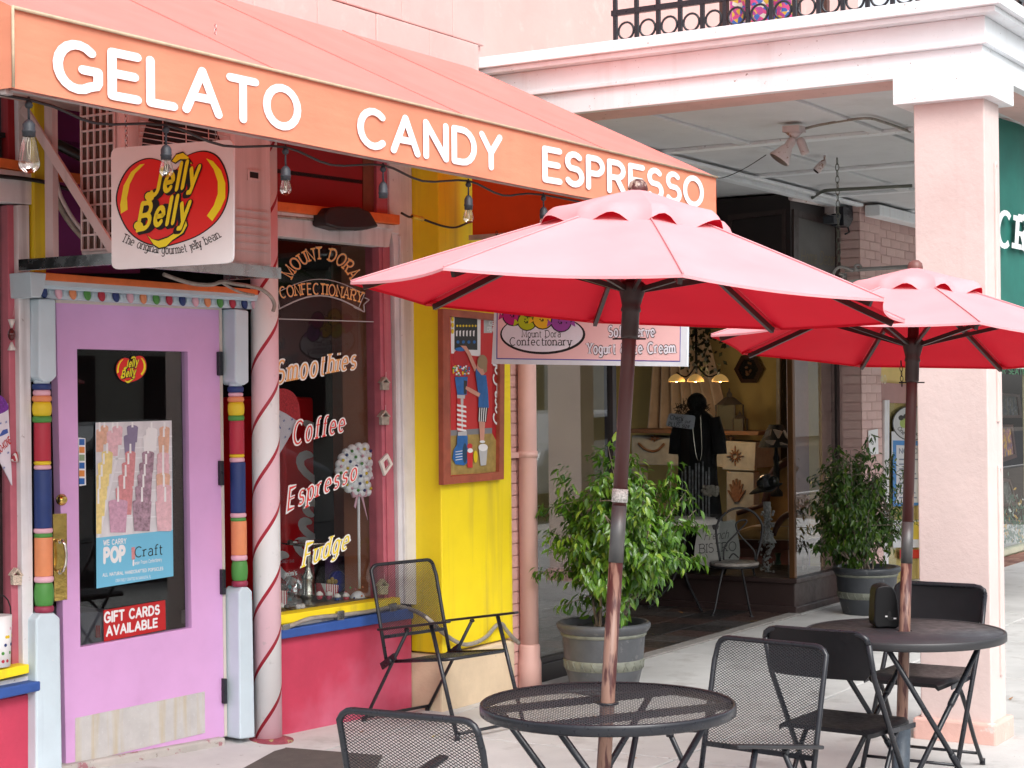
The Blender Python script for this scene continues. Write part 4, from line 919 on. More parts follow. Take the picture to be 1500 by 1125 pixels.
line([(410 + 119 * i / 12, 452 - 20 * sin(pi * i / 12) + 2 * i / 12) for i in range(13)], 2.2)
line([(534, 430), (525, 452)], 1.2); line([(405, 428), (410, 452)], 1.2); line([(534, 436), (541, 439), (533, 446), (534, 457), (518, 450)], 1.6); line([(405, 434), (399, 436), (406, 444), (404, 455), (418, 448)], 1.4)
line([(402, 467), (552, 471.5)], 1.6)
mb.build('ribbon_outline', ml, lt)
for s, p0, p1, h0, h1, mi, wt in (('Smoothies', (413, 562), (530, 539), 33, 27, 0, .13), ('Coffee', (438, 652), (513, 632), 34, 27, 2, .12), ('Espresso', (430, 748), (531, 702), 32, 26, 2, .12), ('Fudge', (452, 832), (518, 804), 34, 28, 3, .14)):
    mb = MB(); outlined(mb, s, tmap(W, p0, p1, h0, h1, dx=3 if s != 'Fudge' else 6), wt, .22, mi, 1, WG, sp=.38, serif=.20, contrast=.5, rnd=False); mb.build('word', ml, lt, label='word ' + s)
# ================================================================== WINDOW DISPLAY
def WP(x, y, o): return W.at(x, y, o)
disp = MB(); disp.px(W, [(380, 905), (590, 872), (590, 892), (380, 925)], -.62, -.055); disp.build('display_shelf', mat('display_shelf_grey', (.22, .20, .18, 1), .5, var=.2), shop)
# drinks machine
vm = thing('drinks_machine', 'tall red drinks machine with white script lettering inside behind the window', 'vending machine', WP(470, 900, -.9))
mb = MB(); mb.px(W, [(414, 580), (533, 585), (536, 905), (420, 915)], -1.25, -.75); mb.build('cabinet', mat('machine_red', (.80, .008, .015, 1), .35, var=.1), vm, bevel=.02)
mb = MB()
def fcc(u, v, o):
    p0 = V((438, 868)); p1 = V((500, 610)); d = p1 - p0; n_ = V((-.97, -.235)) * 78; q = p0 + d * u + n_ * (v - .25); return W.at(q.x + 14, q.y + 4, o)
text(mb, 'Coca-Cola', fcc, wt=.24, sp=.16, slant=.3, contrast=.45, off=-.742); mb.build('lettering', mat('machine_script', (.85, .85, .85, 1), .4), vm)
def lathe_px(mb, x, ybase, prof, o, seg=20, mats=None):
    """profile in picture pixels at shop-window scale, standing at (x, ybase)"""
    p = WP(x, ybase, o); s_ = 1 / (F / (p - C0).dot(FW)); mb.lathe([(r * s_, h * s_) for r, h in prof], p, seg=seg, mats=mats); return p, s_
m_silver = mat('tarnished_silver', (.62, .58, .50, 1), .18, 1., var=.15, rvar=.1)
t = thing('silver_cake_stand', 'tall tarnished silver stand with a tray of sweets in the window', 'cake stand', WP(452, 893, -.3))
mb = MB(); lathe_px(mb, 452, 893, [(24, 0), (20, 3), (8, 8), (5, 12), (9, 18), (11, 22), (10, 24), (9, 44), (10, 48), (5, 56), (4, 66), (7, 74), (4, 86), (6, 92), (38, 97), (40, 99), (38, 100)], -.3); mb.build('stem', m_silver, t)
_ord = ['first from the left', 'second from the left', 'third from the left', 'fourth from the left', 'fifth from the left', 'sixth from the left', 'last at the right']
def sweets(label, spots, colset, o, r, grp, name='chocolate', cat='sweet'):
    for i, (x, y) in enumerate(spots):
        q = MB(); p = WP(x, y, o); s_ = (p - C0).dot(FW) / F
        q.ball(p + V((0, 0, r * s_ * .8)), r * s_, 10, 6, (1, 1, .8)); q.lathe([(r * s_ * .9, 0), (r * s_, r * s_ * .7)], p, seg=10)
        tag(q.build(name, colset[i % len(colset)]), label + ', ' + _ord[i], cat, grp)
m_choc = mat('chocolate', (.05, .022, .015, 1), .4, var=.2); m_icing = mat('white_icing', (.7, .66, .62, 1), .6, var=.1, vs=40); m_pinks = mat('pink_sweet', (.6, .22, .3, 1), .5)
sweets('round sweet on the upper tray of the silver stand', [(425, 797), (432, 799), (441, 800), (453, 801), (462, 800), (469, 799), (476, 798)], [m_choc, m_icing, m_choc, m_choc, m_icing, m_pinks, m_choc], -.3, 4.2, 'sweets on the silver stand')
sweets('small dipped sweet on the low dark tray', [(412, 890), (421, 892), (428, 896), (437, 892), (443, 891)], [m_icing, m_choc, m_choc, m_icing, m_icing], -.12, 4.5, 'sweets on the low tray')
t = thing('serving_tray', 'flat dark serving tray at the front of the window display', 'tray', WP(430, 900, -.12))
mb = MB(); mb.px(W, [(405, 899), (450, 893), (449, 896), (405, 902)], -.2, -.06); mb.build('plate', m_choc, t)
t = thing('cupcake_tray', 'flat metal tray of little cupcakes in the window', 'tray', WP(500, 885, -.15))
mb = MB(); mb.px(W, [(470, 888), (526, 878), (526, 880.5), (470, 891)], -.3, -.07); mb.build('plate', mat('dull_tray', (.25, .24, .22, 1), .35, .6), t)
for i, (x, y, c1) in enumerate(((468, 878, 'r'), (482, 878, 'm'), (494, 881, 'b'), (507, 880, 'r'))):
    t = thing('cupcake', ['tiny iced cupcake in red and white case, leftmost on the tray', 'tiny iced cupcake in maroon case between two others', 'tiny iced cupcake in dark blue case', 'tiny iced cupcake in red case at the right end of the tray'][i], 'cupcake', WP(x, y, -.14), group='cupcakes in the window')
    mb = MB(); lathe_px(mb, x, y, [(3.6, 0), (5, 6)], -.14, 12); mb.build('case', mcol[c1], t)
    mb = MB(); lathe_px(mb, x, y - 6, [(5.4, 0), (5.6, 2), (4, 4), (1.5, 6)], -.14, 12); mb.build('icing', m_icing, t)
    mb = MB(); mb.ball(WP(x, y - 13, -.14), .004, 8, 6); mb.build('cherry', m_redprint, t)
m_striped = bpy.data.materials.new('red_white_stripes'); m_striped.use_nodes = True
N = m_striped.node_tree.nodes; L = m_striped.node_tree.links
tc = N.new('ShaderNodeTexCoord'); sx = N.new('ShaderNodeSeparateXYZ'); L.new(tc.outputs['Object'], sx.inputs[0])
_p = N['Principled BSDF']; ad = N.new('ShaderNodeMath'); ad.operation = 'MULTIPLY'; L.new(sx.outputs[0], ad.inputs[0]); ad.inputs[1].default_value = 62
fr_ = N.new('ShaderNodeMath'); fr_.operation = 'FRACT'; L.new(ad.outputs[0], fr_.inputs[0]); gt = N.new('ShaderNodeMath'); gt.operation = 'GREATER_THAN'; L.new(fr_.outputs[0], gt.inputs[0]); gt.inputs[1].default_value = .5
mx = N.new('ShaderNodeMix'); mx.data_type = 'RGBA'; L.new(gt.outputs[0], mx.inputs[0]); mx.inputs[6].default_value = (.4, .02, .04, 1); mx.inputs[7].default_value = (.72, .7, .66, 1); L.new(mx.outputs[2], _p.inputs['Base Color'])
for i, (q, lb) in enumerate((([(477, 855), (496, 857), (495, 876), (478, 873)], 'small red and white striped cake box beside the round blue tin'), ([(406, 864), (421, 866), (420, 888), (407, 886)], 'small red and white striped cake box at the left end of the display'))):
    t = thing('striped_box', lb, 'box', WP(q[2][0], q[2][1], -.2), group='striped cake boxes')
    mb = MB(); mb.px(W, q, -.26, -.19); mb.build('carton', m_striped, t)
    mb = MB()
    for dx, dy in ((-5, -3), (0, -6), (5, -3), (0, -2)): mb.ball(WP((q[0][0] + q[1][0]) / 2 + dx, q[0][1] + dy, -.22), .013, 8, 6)
    mb.build('topping', m_choc if i else mat('cake_topping', (.25, .16, .03, 1), .6, var=.5, vs=60), t)
t = thing('round_candy_tin', 'round blue tin lid with white m letters standing in the window', 'tin', WP(497, 866, -.35))
pc = WP(496, 852, -.34); mb = MB(); mb.lathe([(.056, -.03), (.058, 0), (.052, .004)], pc, WN, 28); mb.build('lid', mat('tin_blue', (.012, .02, .22, 1), .3, var=.1), t)
mb = MB(); text(mb, "m'm's", tmap(W, (486, 850), (504, 847), 7), wt=.26, sp=.22, serif=.3, contrast=.3, rnd=False, off=-.3345); mb.build('lettering', m_whiteclean, t)
t = sheet('candy_bar_box', 'flat purple and grey candy bar gift box propped behind the blue tin', 'box', W, [(480, 815), (536, 814), (535, 868), (480, 872)], -.45, mat('box_purple', (.10, .045, .13, 1), .5, var=.3, vs=20), .02)
mb = MB(); mb.m = 0; mb.ngon([W.at(508 + 13 * cos(a * pi / 8), 828 + 8 * sin(a * pi / 8), -.428) for a in range(16)]); mb.m = 1; text(mb, 'CANDY BAR', tmap(W, (498, 831), (518, 830), 4.5), wt=.16, sp=.25, off=-.4275); mb.m = 1; mb.flat(W, [(484, 842), (494, 842), (494, 852), (484, 852)], -.428); mb.build('print', [mat('box_oval', (.06, .02, .06, 1), .5), mat('box_print', (.42, .38, .45, 1), .5)], t)
t = sheet('framed_picture', 'small cream framed picture of a snowy blue scene propped in the window corner', 'picture', W, rounded([(521, 821), (560, 819), (561, 866), (521, 872)], 3, 2), -.30, mat('frame_cream', (.62, .50, .33, 1), .5), .015)
mb = MB(); mb.m = 0; mb.flat(W, [(524, 824), (557, 822), (557, 862), (524, 867)], -.284); mb.m = 1; mb.ngon([W.at(538 + 11 * cos(a * pi / 7), 839 + 13 * sin(a * pi / 7), -.2835) for a in range(14)]); mb.m = 2; mb.flat(W, [(526, 852), (554, 850), (554, 856), (526, 858)], -.2832); mb.build('print', [mat('pic_blue', (.06, .28, .42, 1), .5, var=.5, vs=50), mat('pic_moon', (.45, .62, .66, 1), .5), mat('pic_pink', (.6, .3, .36, 1), .5)], t)
m_cotton = mat('cotton_white', (.92, .92, .93, 1), .9, var=.05, bump=.003, bs=60)
t = thing('cotton_mound', 'soft white cotton mound with coloured dots on the window shelf', 'decoration', WP(526, 880, -.2))
mb = MB(); p = WP(527, 878, -.2); mb.ball(p + V((0, 0, .012)), .062, 18, 10, (1, .7, .55)); mb.build('cotton', m_cotton, t)
for i, (x, y) in enumerate(((513, 861), (520, 863), (531, 860), (505, 868), (519, 876), (530, 873), (541, 872))):
    mb = MB(); mb.ball(WP(x, y, -.155), .0055, 8, 6); mb.build('pompom', mcol['gropbog'[i]], t)
t = thing('candy_jar', 'clear glass jar filled with coloured round candies behind the cake stand', 'jar', WP(431, 880, -.45))
mb = MB(); lathe_px(mb, 431, 882, [(17, 0), (21, 6), (21, 26), (12, 36), (11, 42)], -.45, 20); mb.build('glass', m_bulb, t)
mb = MB(); _r = random.Random(3)
for i in range(34):
    mb.m = i % 4; mb.ball(WP(431 + _r.uniform(-16, 16), 880 - _r.uniform(0, 26), -.45 + _r.uniform(-.03, .04)), .013, 7, 5)
mb.build('candy', [mat('cy_teal', (.08, .28, .3, 1), .4), mat('cy_red', (.35, .04, .05, 1), .4), mat('cy_tan', (.5, .25, .15, 1), .4), mat('cy_grey', (.4, .4, .38, 1), .4)], t)
# snow cone decoration
def cone_dec(lb, tip, l_, r_, dome, mdome, o, letters):
    t = thing('paper_snow_cone', lb, 'decoration', W.at(*tip, o), group='flat snow cone decorations in the windows')
    mb = MB(); mb.px(W, [tip, l_, r_], o, o + .006); mb.build('cone', mat('cone_white', (.74, .70, .76, 1), .5), t)
    mb = MB(); mb.px(W, dome, o + .0005, o + .009); mb.build('ice', mdome, t)
    mb = MB(); letters(mb); mb.build('print', [mat('cone_blue', (.04, .09, .35, 1), .5), m_redprint], t)
mred_gl = mat('red_glitter', (.55, .03, .04, 1), .5, var=.5, vs=150); mpur_gl = mat('purple_glitter', (.16, .02, .28, 1), .5, var=.5, vs=150)
def l1(mb):
    mb.m = 1; text(mb, 'home', tmap(W, (404, 640), (412, 644), 7), wt=.2, sp=.2, off=-.06 + .007)
    mb.m = 0
    for x, y in ((416, 616), (424, 628), (418, 640), (407, 650), (409, 610), (428, 614)):
        for a in (0, 60, 120): mb.flat(W, [(x - 2 * cos(radians(a)) - .3, y - 2 * sin(radians(a))), (x + 2 * cos(radians(a)) - .3, y + 2 * sin(radians(a))), (x + 2 * cos(radians(a)) + .3, y + 2 * sin(radians(a)) + .4), (x - 2 * cos(radians(a)) + .3, y - 2 * sin(radians(a)) + .4)], -.0527 + a * 1e-6)
    mb.flat(W, [(403, 618), (408, 620), (412, 628), (408, 627), (403, 623)], -.0527)
cone_dec('paper snow cone with red ice top, half hidden by the striped pole', (403, 676), (400, 594), (438, 616), spl([(395, 592), (396, 578), (406, 570), (420, 570), (432, 578), (439, 596), (438, 616), (420, 606)], 3), mred_gl, -.06, l1)
def l2(mb):
    mb.m = 1; text(mb, 'SNO-KONE', tmap(W, (-6, 668), (14, 648), 9, dx=-3), wt=.2, sp=.25, off=.0115); mb.m = 0; mb.flat(W, [(-2, 640), (4, 630), (11, 628), (12, 634), (4, 638)], .0115)
    for x, y in ((1, 620), (9, 618), (0, 664), (6, 685), (12, 663)):
        for a in (0, 60, 120): mb.flat(W, [(x - 2 * cos(radians(a)) - .3, y - 2 * sin(radians(a))), (x + 2 * cos(radians(a)) - .3, y + 2 * sin(radians(a))), (x + 2 * cos(radians(a)) + .3, y + 2 * sin(radians(a)) + .4), (x - 2 * cos(radians(a)) + .3, y - 2 * sin(radians(a)) + .4)], .0116 + a * 1e-6)
cone_dec('paper snow cone with purple ice top at the left edge', (18, 711), (-26, 625), (12, 591), spl([(-30, 622), (-28, 592), (-12, 578), (2, 580), (9, 588), (12, 600), (-8, 610)], 3), mpur_gl, .004, l2)
# daisy lollipop
lo = thing('daisy_lollipop', 'large white fluffy lollipop decoration with coloured dots and pink bow', 'decoration', WP(530, 870, -.12))
cxl, cyl = 529.5, 688
mb = MB()
for ring_, nn, rr in ((33, 21, 6.6), (24, 16, 6.6), (15, 10, 6.6), (6, 5, 6.4)):
    for i in range(nn):
        a = 2 * pi * i / nn + ring_; p = W.at(cxl + ring_ * cos(a), cyl + ring_ * sin(a) * 1.02, -.10 + (30 - ring_) * .0007); mb.ball(p, rr / 270, 8, 6)
mb.lathe([(.10, -.012), (.10, .0)], W.at(cxl, cyl, -.10), WN, 24); mb.build('fluffy_petal', m_cotton, lo)
_k = 0
for ring_, nn in ((30, 20), (20, 12), (9, 6)):
    for i in range(nn):
        a = 2 * pi * i / nn + ring_; p = W.at(cxl + ring_ * cos(a), cyl + ring_ * sin(a) * 1.02, -.10 + (30 - ring_) * .0007 + .024); mb = MB(); mb.ball(p, .0085, 8, 5); _k += 1
        mb.build('pompom', mcol['pybg'[_k % 4]], lo)
mb = MB(); mb.tube([W.at(525, 722, -.11), W.at(526.5, 862, -.11)], .0075, 8); mb.build('stick', m_whiteclean, lo)
mb = MB(); mb.px(W, [(516, 720), (525, 725), (538, 717), (537, 728), (525, 727), (518, 729)], -.10, -.088); mb.px(W, [(522, 727), (525, 727), (521, 745), (519, 742)], -.10, -.096); mb.px(W, [(529, 727), (532, 727), (539, 762), (536, 752)], -.10, -.096); mb.build('bow', mat('pink_ribbon', (.72, .42, .48, 1), .5), lo)
# ornaments hung on the rose frame
m_orn = mat('pewter_ornament', (.42, .38, .33, 1), .5, .3, var=.3, vs=60)
def birdhouse(x, y, s_, lb, m_=m_orn):
    t = thing('house_ornament', lb, 'ornament', W.at(x, y, .02), group='little ornaments on the window frames')
    mb = MB(); mb.px(W, [(x - 6 * s_, y - 2 * s_), (x + 6 * s_, y - 2 * s_), (x + 5.5 * s_, y + 11 * s_), (x - 5.5 * s_, y + 11 * s_)], .008, .03); mb.build('house', m_, t, bevel=.002)
    mb = MB(); mb.px(W, [(x - 8 * s_, y - 2 * s_), (x, y - 12 * s_), (x + 8 * s_, y - 2 * s_), (x + 6 * s_, y - 1 * s_), (x, y - 8 * s_), (x - 6 * s_, y - 1 * s_)], .006, .034); mb.build('roof', m_, t)
    mb = MB(); mb.tube([W.at(x, y - 11 * s_, .02), W.at(x, y - 20 * s_, .012)], .001, 4); mb.build('thread', m_whiteclean, t)
birdhouse(565.5, 562, .85, 'tiny pewter birdhouse ornament, upper one on the right window frame'); birdhouse(565, 612, .95, 'tiny pewter birdhouse ornament, lower one on the right window frame')
birdhouse(563, 860, 1.0, 'tiny popcorn box ornament with violet front by the window sill', mat('popcorn_orn', (.55, .5, .3, 1), .6, var=.5, vs=120)); birdhouse(26, 845, 1.1, 'tiny candy house ornament hanging on the left window frame', mat('candy_orn', (.6, .5, .4, 1), .6, var=.5, vs=120))
t = thing('gingerbread_ornament', 'tiny tilted striped gingerbread frame beside the fluffy lollipop', 'ornament', W.at(567, 680, .02), group='little ornaments on the window frames')
mb = MB(); mb.ring(W, [(557, 676), (568, 664), (576, 680), (564, 697)], [(562, 677), (568, 671), (572, 680), (565, 690)], .006, .02); mb.build('frame', m_icing, t)
t = thing('wrapped_candy_ornament', 'dark wrapped candy ornament with clear twisted ends on the left window frame', 'ornament', W.at(17, 490, .02), group='little ornaments on the window frames')
mb = MB(); mb.ball(W.at(17, 490, .02), .02, 12, 8, (.8, .8, 1.3)); mb.build('candy', mat('candy_maroon', (.10, .015, .015, 1), .15), t)
mb = MB(); mb.lathe([(.004, 0), (.016, .035)], W.at(17, 480, .02), seg=7); mb.lathe([(.004, 0), (.018, -.035)], W.at(17, 501, .02), seg=7); mb.tube([W.at(19, 464, .02), W.at(24, 430, .006)], .0006, 4); mb.build('wrapper', m_icing, t)
t = thing('striped_bell_ornament', 'small silver and red striped bell ornament on the left window frame', 'ornament', W.at(22, 670, .02), group='little ornaments on the window frames')
mb = MB(); mb.lathe([(.004, .03), (.012, .015), (.017, -.012)], W.at(22, 672, .02), (.3, 0, 1), 12); mb.build('bell', m_striped, t)
# bucket and menu letters in left window
t = thing('dotted_bucket', 'white bucket with coloured dots standing on the left window sill', 'bucket', WP(2, 975, .0))
p = W.at(-4, 976, .03); mb = MB(); mb.lathe([(.053, 0), (.061, .21)], p, seg=20); mb.build('pail', m_whiteclean, t)
mb = MB(); mb.tube([p + V((.058 * cos(a), -.02, .21 + .085 * sin(a))) for a in [pi * i / 8 for i in range(9)]], .003, 5); mb.build('wire_handle', m_wire, t)
_r = random.Random(5)
for i in range(16):
    a = radians(_r.uniform(185, 330)); z = .025 + (i % 6) * .033; rr = .053 + .008 * z / .21; q = MB(); dn = V((cos(a), sin(a), 0))
    q.lathe([(.0068, 0), (.0068, .0008)], p + dn * rr + V((0, 0, z)), dn, 10); q.build('dot', mcol['rgbypo'[i % 6]], t)
t = thing('menu_board', 'dark menu board with black lettering behind the left window', 'menu board', W.at(-10, 850, -.3))
mb = MB(); mb.px(W, [(-80, 720), (16, 722), (18, 960), (-80, 965)], -.30, -.28); mb.build('board', mat('board_brown', (.045, .035, .03, 1), .6), t)
mb = MB()
for s, y, h in (('GELATO', 760, 22), ('ESPRESSO', 800, 22), ('COLD DRINKS', 835, 26), ('CHOCOLATE', 858, 12), ('JELLY', 876, 11), ('ICE', 890, 11), ('CANDY', 907, 11), ('MILANO', 923, 11), ('SHAKES', 940, 11)): text(mb, s, tmap(W, (-60, y + 2), (14, y), h), wt=.16, sp=.3, serif=.3, rnd=False, off=-.279)
mb.build('lettering', m_blackprint, t)
# flood light over the window
t = thing('floodlight', 'black shoe-shaped wall floodlight fixed above the sweet shop window', 'floodlight', W.at(520, 325, .06))
mb = MB(); mb.px(W, [(477, 313), (484, 304), (500, 302), (528, 303), (543, 310), (556, 332), (540, 336), (500, 336), (478, 330)], .03, .13); mb.build('hood', mat('floodlight_black', (.018, .014, .016, 1), .45), t, bevel=.012)
mb = MB(); mb.px(W, [(495, 335), (545, 334), (530, 337.5), (500, 337.5)], .04, .12); mb.build('lens', m_glass, t)
mb = MB(); mb.tube([W.at(399, 316, .04), W.at(478, 323, .04)], .008, 8); mb.build('conduit', m_pipe, t)

# ================================================================== FRAMED PAINTING ON THE PILLAR
YPn = PY(5.155)
t = thing('framed_painting', 'tall wooden framed painting of a boy at a gumball machine on the yellow pillar', 'painting', YPn.at(695, 705))
m_wood = mat('red_brown_wood', (.34, .085, .045, 1), .5, var=.2, vs=14, bump=.0006, bs=60)
mb = MB(); mb.ring(YPn, [(649, 452), (740, 461), (738.5, 702), (650.5, 710.5)], [(659, 463), (733, 470), (732, 691), (661, 698)], .0, .035); mb.build('frame', m_wood, t, bevel=.003)
pm = [mat('p_red', (.56, .03, .03, 1), .6, var=.06), mat('p_floor', (.36, .25, .07, 1), .6, var=.25, vs=25), mat('p_grey', (.22, .22, .23, 1), .6), mat('p_blue', (.02, .13, .38, 1), .5, var=.2, vs=20), mat('p_skin', (.62, .30, .22, 1), .6), mat('p_hair', (.33, .22, .12, 1), .6), m_blackprint, m_whiteclean, mat('p_darkblue', (.01, .05, .10, 1), .5), mat('p_slate', (.03, .03, .03, 1), .6), mat('p_steel', (.5, .5, .5, 1), .4), mat('p_wallred2', (.42, .015, .02, 1), .6), m_yelprint, mat('p_green', (.05, .3, .08, 1), .5)]
mb = MB(); Z = [0]
def pf(m_, pts): Z[0] += .00006; mb.m = m_; mb.flat(YPn, [(640 + x * .2488, 440 + y * .2488) for x, y in pts], .010 + Z[0])
def pe(m_, cx_, cy_, rx, ry, n=16): pf(m_, [(cx_ + rx * cos(2 * pi * i / n), cy_ + ry * sin(2 * pi * i / n)) for i in range(n)])
pf(0, [(76, 92), (372, 120), (370, 1012), (84, 1040)]); pf(11, [(325, 95), (372, 100), (370, 862), (325, 790)]); pf(1, [(80, 795), (325, 782), (370, 865), (370, 1010), (84, 1030)]); pf(2, [(80, 765), (325, 750), (325, 783), (80, 797)])
pf(7, [(80, 95), (258, 95), (256, 330), (84, 312)]); pf(9, [(103, 98), (238, 100), (238, 292), (103, 288)]); pf(10, [(276, 105), (325, 108), (325, 192), (276, 192)])
for y in range(150, 1, -200): pass
for i in range(7): pe(12, 120 + i * 18, 150, 6, 7, 8)
for i in range(6): pf(7, [(112 + i * 20, 180), (122 + i * 20, 176), (120 + i * 20, 212), (113 + i * 20, 210)])
for i in range(4): pe(3, 124 + i * 32, 245, 9, 10, 8)
for i in range(3): pe(12, 92, 110 + i * 36, 9, 16, 8)
pe(0, 142, 365, 54, 86); pe(7, 142, 330, 30, 34); pe(11, 142, 345, 50, 60)
_r = random.Random(4)
for i in range(70): pe((7, 12, 0, 3, 13, 7)[i % 6], 142 + _r.uniform(-48, 48), 412 + _r.uniform(-26, 30), 6, 6, 7)
pe(3, 140, 288, 34, 12); pf(3, [(106, 450), (182, 450), (178, 500), (176, 556), (120, 556), (112, 500)]); pf(9, [(158, 470), (178, 474), (174, 552), (158, 550)])
pf(10, [(118, 556), (166, 558), (164, 578), (120, 576)]); pf(0, [(120, 578), (172, 578), (172, 770), (122, 770)]); pf(10, [(140, 578), (156, 578), (152, 770), (146, 770)])
for i in range(6): pf(7, [(118, 610 + i * 28), (172, 622 + i * 28), (174, 634 + i * 28), (120, 624 + i * 28)])
pf(10, [(124, 775), (176, 770), (176, 800), (124, 806)]); pf(3, [(120, 796), (180, 796), (182, 880), (186, 950), (160, 972), (110, 965), (92, 930), (100, 880), (118, 850)]); pe(8, 165, 900, 14, 60)
for i in range(4): pf(7, [(110, 890 + i * 16), (150, 884 + i * 16), (150, 888 + i * 16), (110, 894 + i * 16)])
# boy
pf(4, [(138, 266), (172, 268), (196, 306), (236, 398), (222, 420), (180, 320), (160, 288)]); pe(4, 264, 392, 28, 50); pe(5, 268, 362, 30, 42); pf(5, [(262, 350), (296, 360), (294, 420), (278, 428)])
pf(3, [(230, 400), (262, 440), (290, 440), (300, 520), (306, 632), (244, 630), (246, 560), (228, 440)]); pf(4, [(172, 505), (190, 512), (256, 548), (248, 570), (196, 542), (168, 522)])
pf(6, [(246, 630), (302, 632), (290, 718), (243, 712)])
for i in range(4): pf(7, [(250 + i * 13, 632), (255 + i * 13, 632), (251 + i * 12, 714), (246 + i * 12, 713)])
pf(4, [(248, 712), (284, 716), (278, 830), (256, 836)]); pe(7, 268, 832, 16, 8)
pf(10, [(246, 870), (298, 870), (290, 970), (258, 974)]); pe(7, 272, 866, 28, 22); pe(0, 194, 858, 16, 16); pf(0, [(178, 890), (212, 890), (210, 985), (180, 985)]); pe(12, 228, 920, 12, 36); pe(7, 196, 884, 16, 14)
for i in range(3): pe(12, 92, 110 + i * 36, 6, 10, 8)
mb.build('canvas', pm, t)
mb = MB(); text(mb, 'ICE', tmap(YPn, (712.5, 476), (719.5, 477), 6), wt=.2, sp=.3, off=.016); text(mb, 'CREAM', tmap(YPn, (710, 485), (721, 486), 6), wt=.2, sp=.25, off=.016)
def fc2(u, v, o): q = V((727, 524)) + V((.5, 100)) * (1 - u) ; return YPn.at(q.x - 9 * (v - .5), q.y, o)
text(mb, 'Coca-Cola', fc2, wt=.2, sp=.15, slant=.2, off=.016); mb.build('lettering', m_whiteclean, t)

# ================================================================== PINK BLADE SIGN
BX = PX(7.85)
t = thing('pink_blade_sign', 'pink projecting sign reading Mount Dora Confectionary, Soft Serve Yogurt and Ice Cream', 'sign', BX.at(862, 535))
mb = MB(); mb.px(BX, [(727, 398), (1008, 400), (1006, 537), (720, 533)], -.02, .0); mb.build('board', mat('sign_pale_edge', (.66, .70, .74, 1), .4), t)
m_pinksign = mat('sign_pink', (.80, .50, .49, 1), .5, var=.05, vs=2)
pmt = [m_pinksign, m_blackprint, mat('sign_white', (.72, .70, .76, 1), .5), mat('c_magenta', (.45, .01, .17, 1), .4), mat('c_lime', (.42, .5, .01, 1), .4), mat('c_gold', (.75, .45, .02, 1), .4), mat('c_violet', (.30, .06, .32, 1), .4), mat('c_line', (.06, .06, .35, 1), .4), mat('c_halo', (.55, .06, .06, 1), .5)]
mb = MB(); mb.m = 7; mb.flat(BX, [(728, 403), (998, 405), (996.5, 530), (727, 526)], .0008); mb.m = 0; mb.flat(BX, [(729.5, 404), (997, 406), (995.5, 528.5), (728.5, 524.5)], .0014)
mb.m = 1; mb.ngon([BX.at(795 + 62.5 * cos(i * pi / 20), 490 + 29 * sin(i * pi / 20), .0020) for i in range(40)]); mb.m = 2; mb.ngon([BX.at(794.5 + 59.5 * cos(i * pi / 20), 489 + 26.5 * sin(i * pi / 20), .0026) for i in range(40)])
zz = .003
for cx_, cy_, r, m_ in ((752, 462, 15, 3), (772, 471, 13, 4), (795, 468, 14, 5), (822, 472, 14, 6), (812, 452, 14, 3), (775, 450, 14, 5)):
    for rr, mm in ((r * 1.12, 1), (r, m_)):
        zz += .0001; mb.m = mm; mb.ngon([BX.at(cx_ + rr * cos(i * pi / 8), cy_ + rr * .95 * sin(i * pi / 8), zz) for i in range(16)])
    for sx_ in (-1, 1):
        zz += .0001; mb.m = m_; mb.ngon([BX.at(cx_ + sx_ * (r - 1), cy_ + 2, zz), BX.at(cx_ + sx_ * (r + 7), cy_ + 7, zz), BX.at(cx_ + sx_ * (r + 5), cy_ - 4, zz)])
    for k in range(9):
        a = k * .8; rr = r * .62 * k / 9; zz += .00003; mb.m = 1; mb.ngon([BX.at(cx_ + rr * cos(a) + 1.1 * cos(i * pi / 3), cy_ + rr * sin(a) + 1.1 * sin(i * pi / 3), zz) for i in range(6)])
mb.m = 1; text(mb, 'Mount Dora', tmap(BX, (765, 494), (822, 494), 10), wt=.11, sp=.26, serif=.22, contrast=.2, rnd=False, off=.0036)
text(mb, 'Confectionary', tmap(BX, (747, 506), (838, 506), 11.5), wt=.12, sp=.26, serif=.22, contrast=.2, rnd=False, off=.0036)
outlined(mb, 'Soft Serve', tmap(BX, (891, 493), (960, 493), 15), .22, .16, 2, 1, .0024, sp=.28, serif=.25, contrast=.2, rnd=False)
outlined(mb, 'Yogurt & Ice Cream', tmap(BX, (860, 518), (990, 517), 15), .22, .16, 2, 1, .0024, sp=.28, serif=.25, contrast=.2, rnd=False)
mb.build('print', pmt, t)
mb = MB(); p = BX.at(728, 400, -.01); chain(mb, p, p + V((0, 0, .22))); p = BX.at(1000, 400, -.01); chain(mb, p, p + V((0, 0, .20))); mb.build('chain', m_wire, t)
# ================================================================== PORTICO
po = thing('portico', 'white beamed portico with pink stucco corner column and balcony above the pavement', 'portico', (8.3, 2.55, 0))
m_colp = mat('pale_pink_render', (.68, .55, .52, 1), .85, var=.06, vs=2, bump=.003, bs=26, spots2=((.56, .41, .38, 1), 1.4, .52, .45, .2), streak=((.52, .40, .37, 1), 9, .58, .4))
m_cbase = mat('chipped_pink_base', (.72, .45, .39, 1), .8, var=.07, vs=4, bump=.004, bs=24, spot=((.66, .62, .58, 1), 11, .62, .9))
cx0, cx1, cy0, cy1 = 8.17, 8.47, 2.375, 2.775
mb = MB(); mb.box((cx0, cy0, -.01), (cx1, cy1, .10)); mb.prism([(cx0, cy0, .1), (cx1, cy0, .1), (cx1, cy1, .1), (cx0, cy1, .1)], (0, 0, .0))
mb.v = mb.v[:8]; mb.f = mb.f[:6]; mb.mi = mb.mi[:6]; mb.sm = mb.sm[:6]
mb.build('column_base', m_cbase, po, bevel=.012)
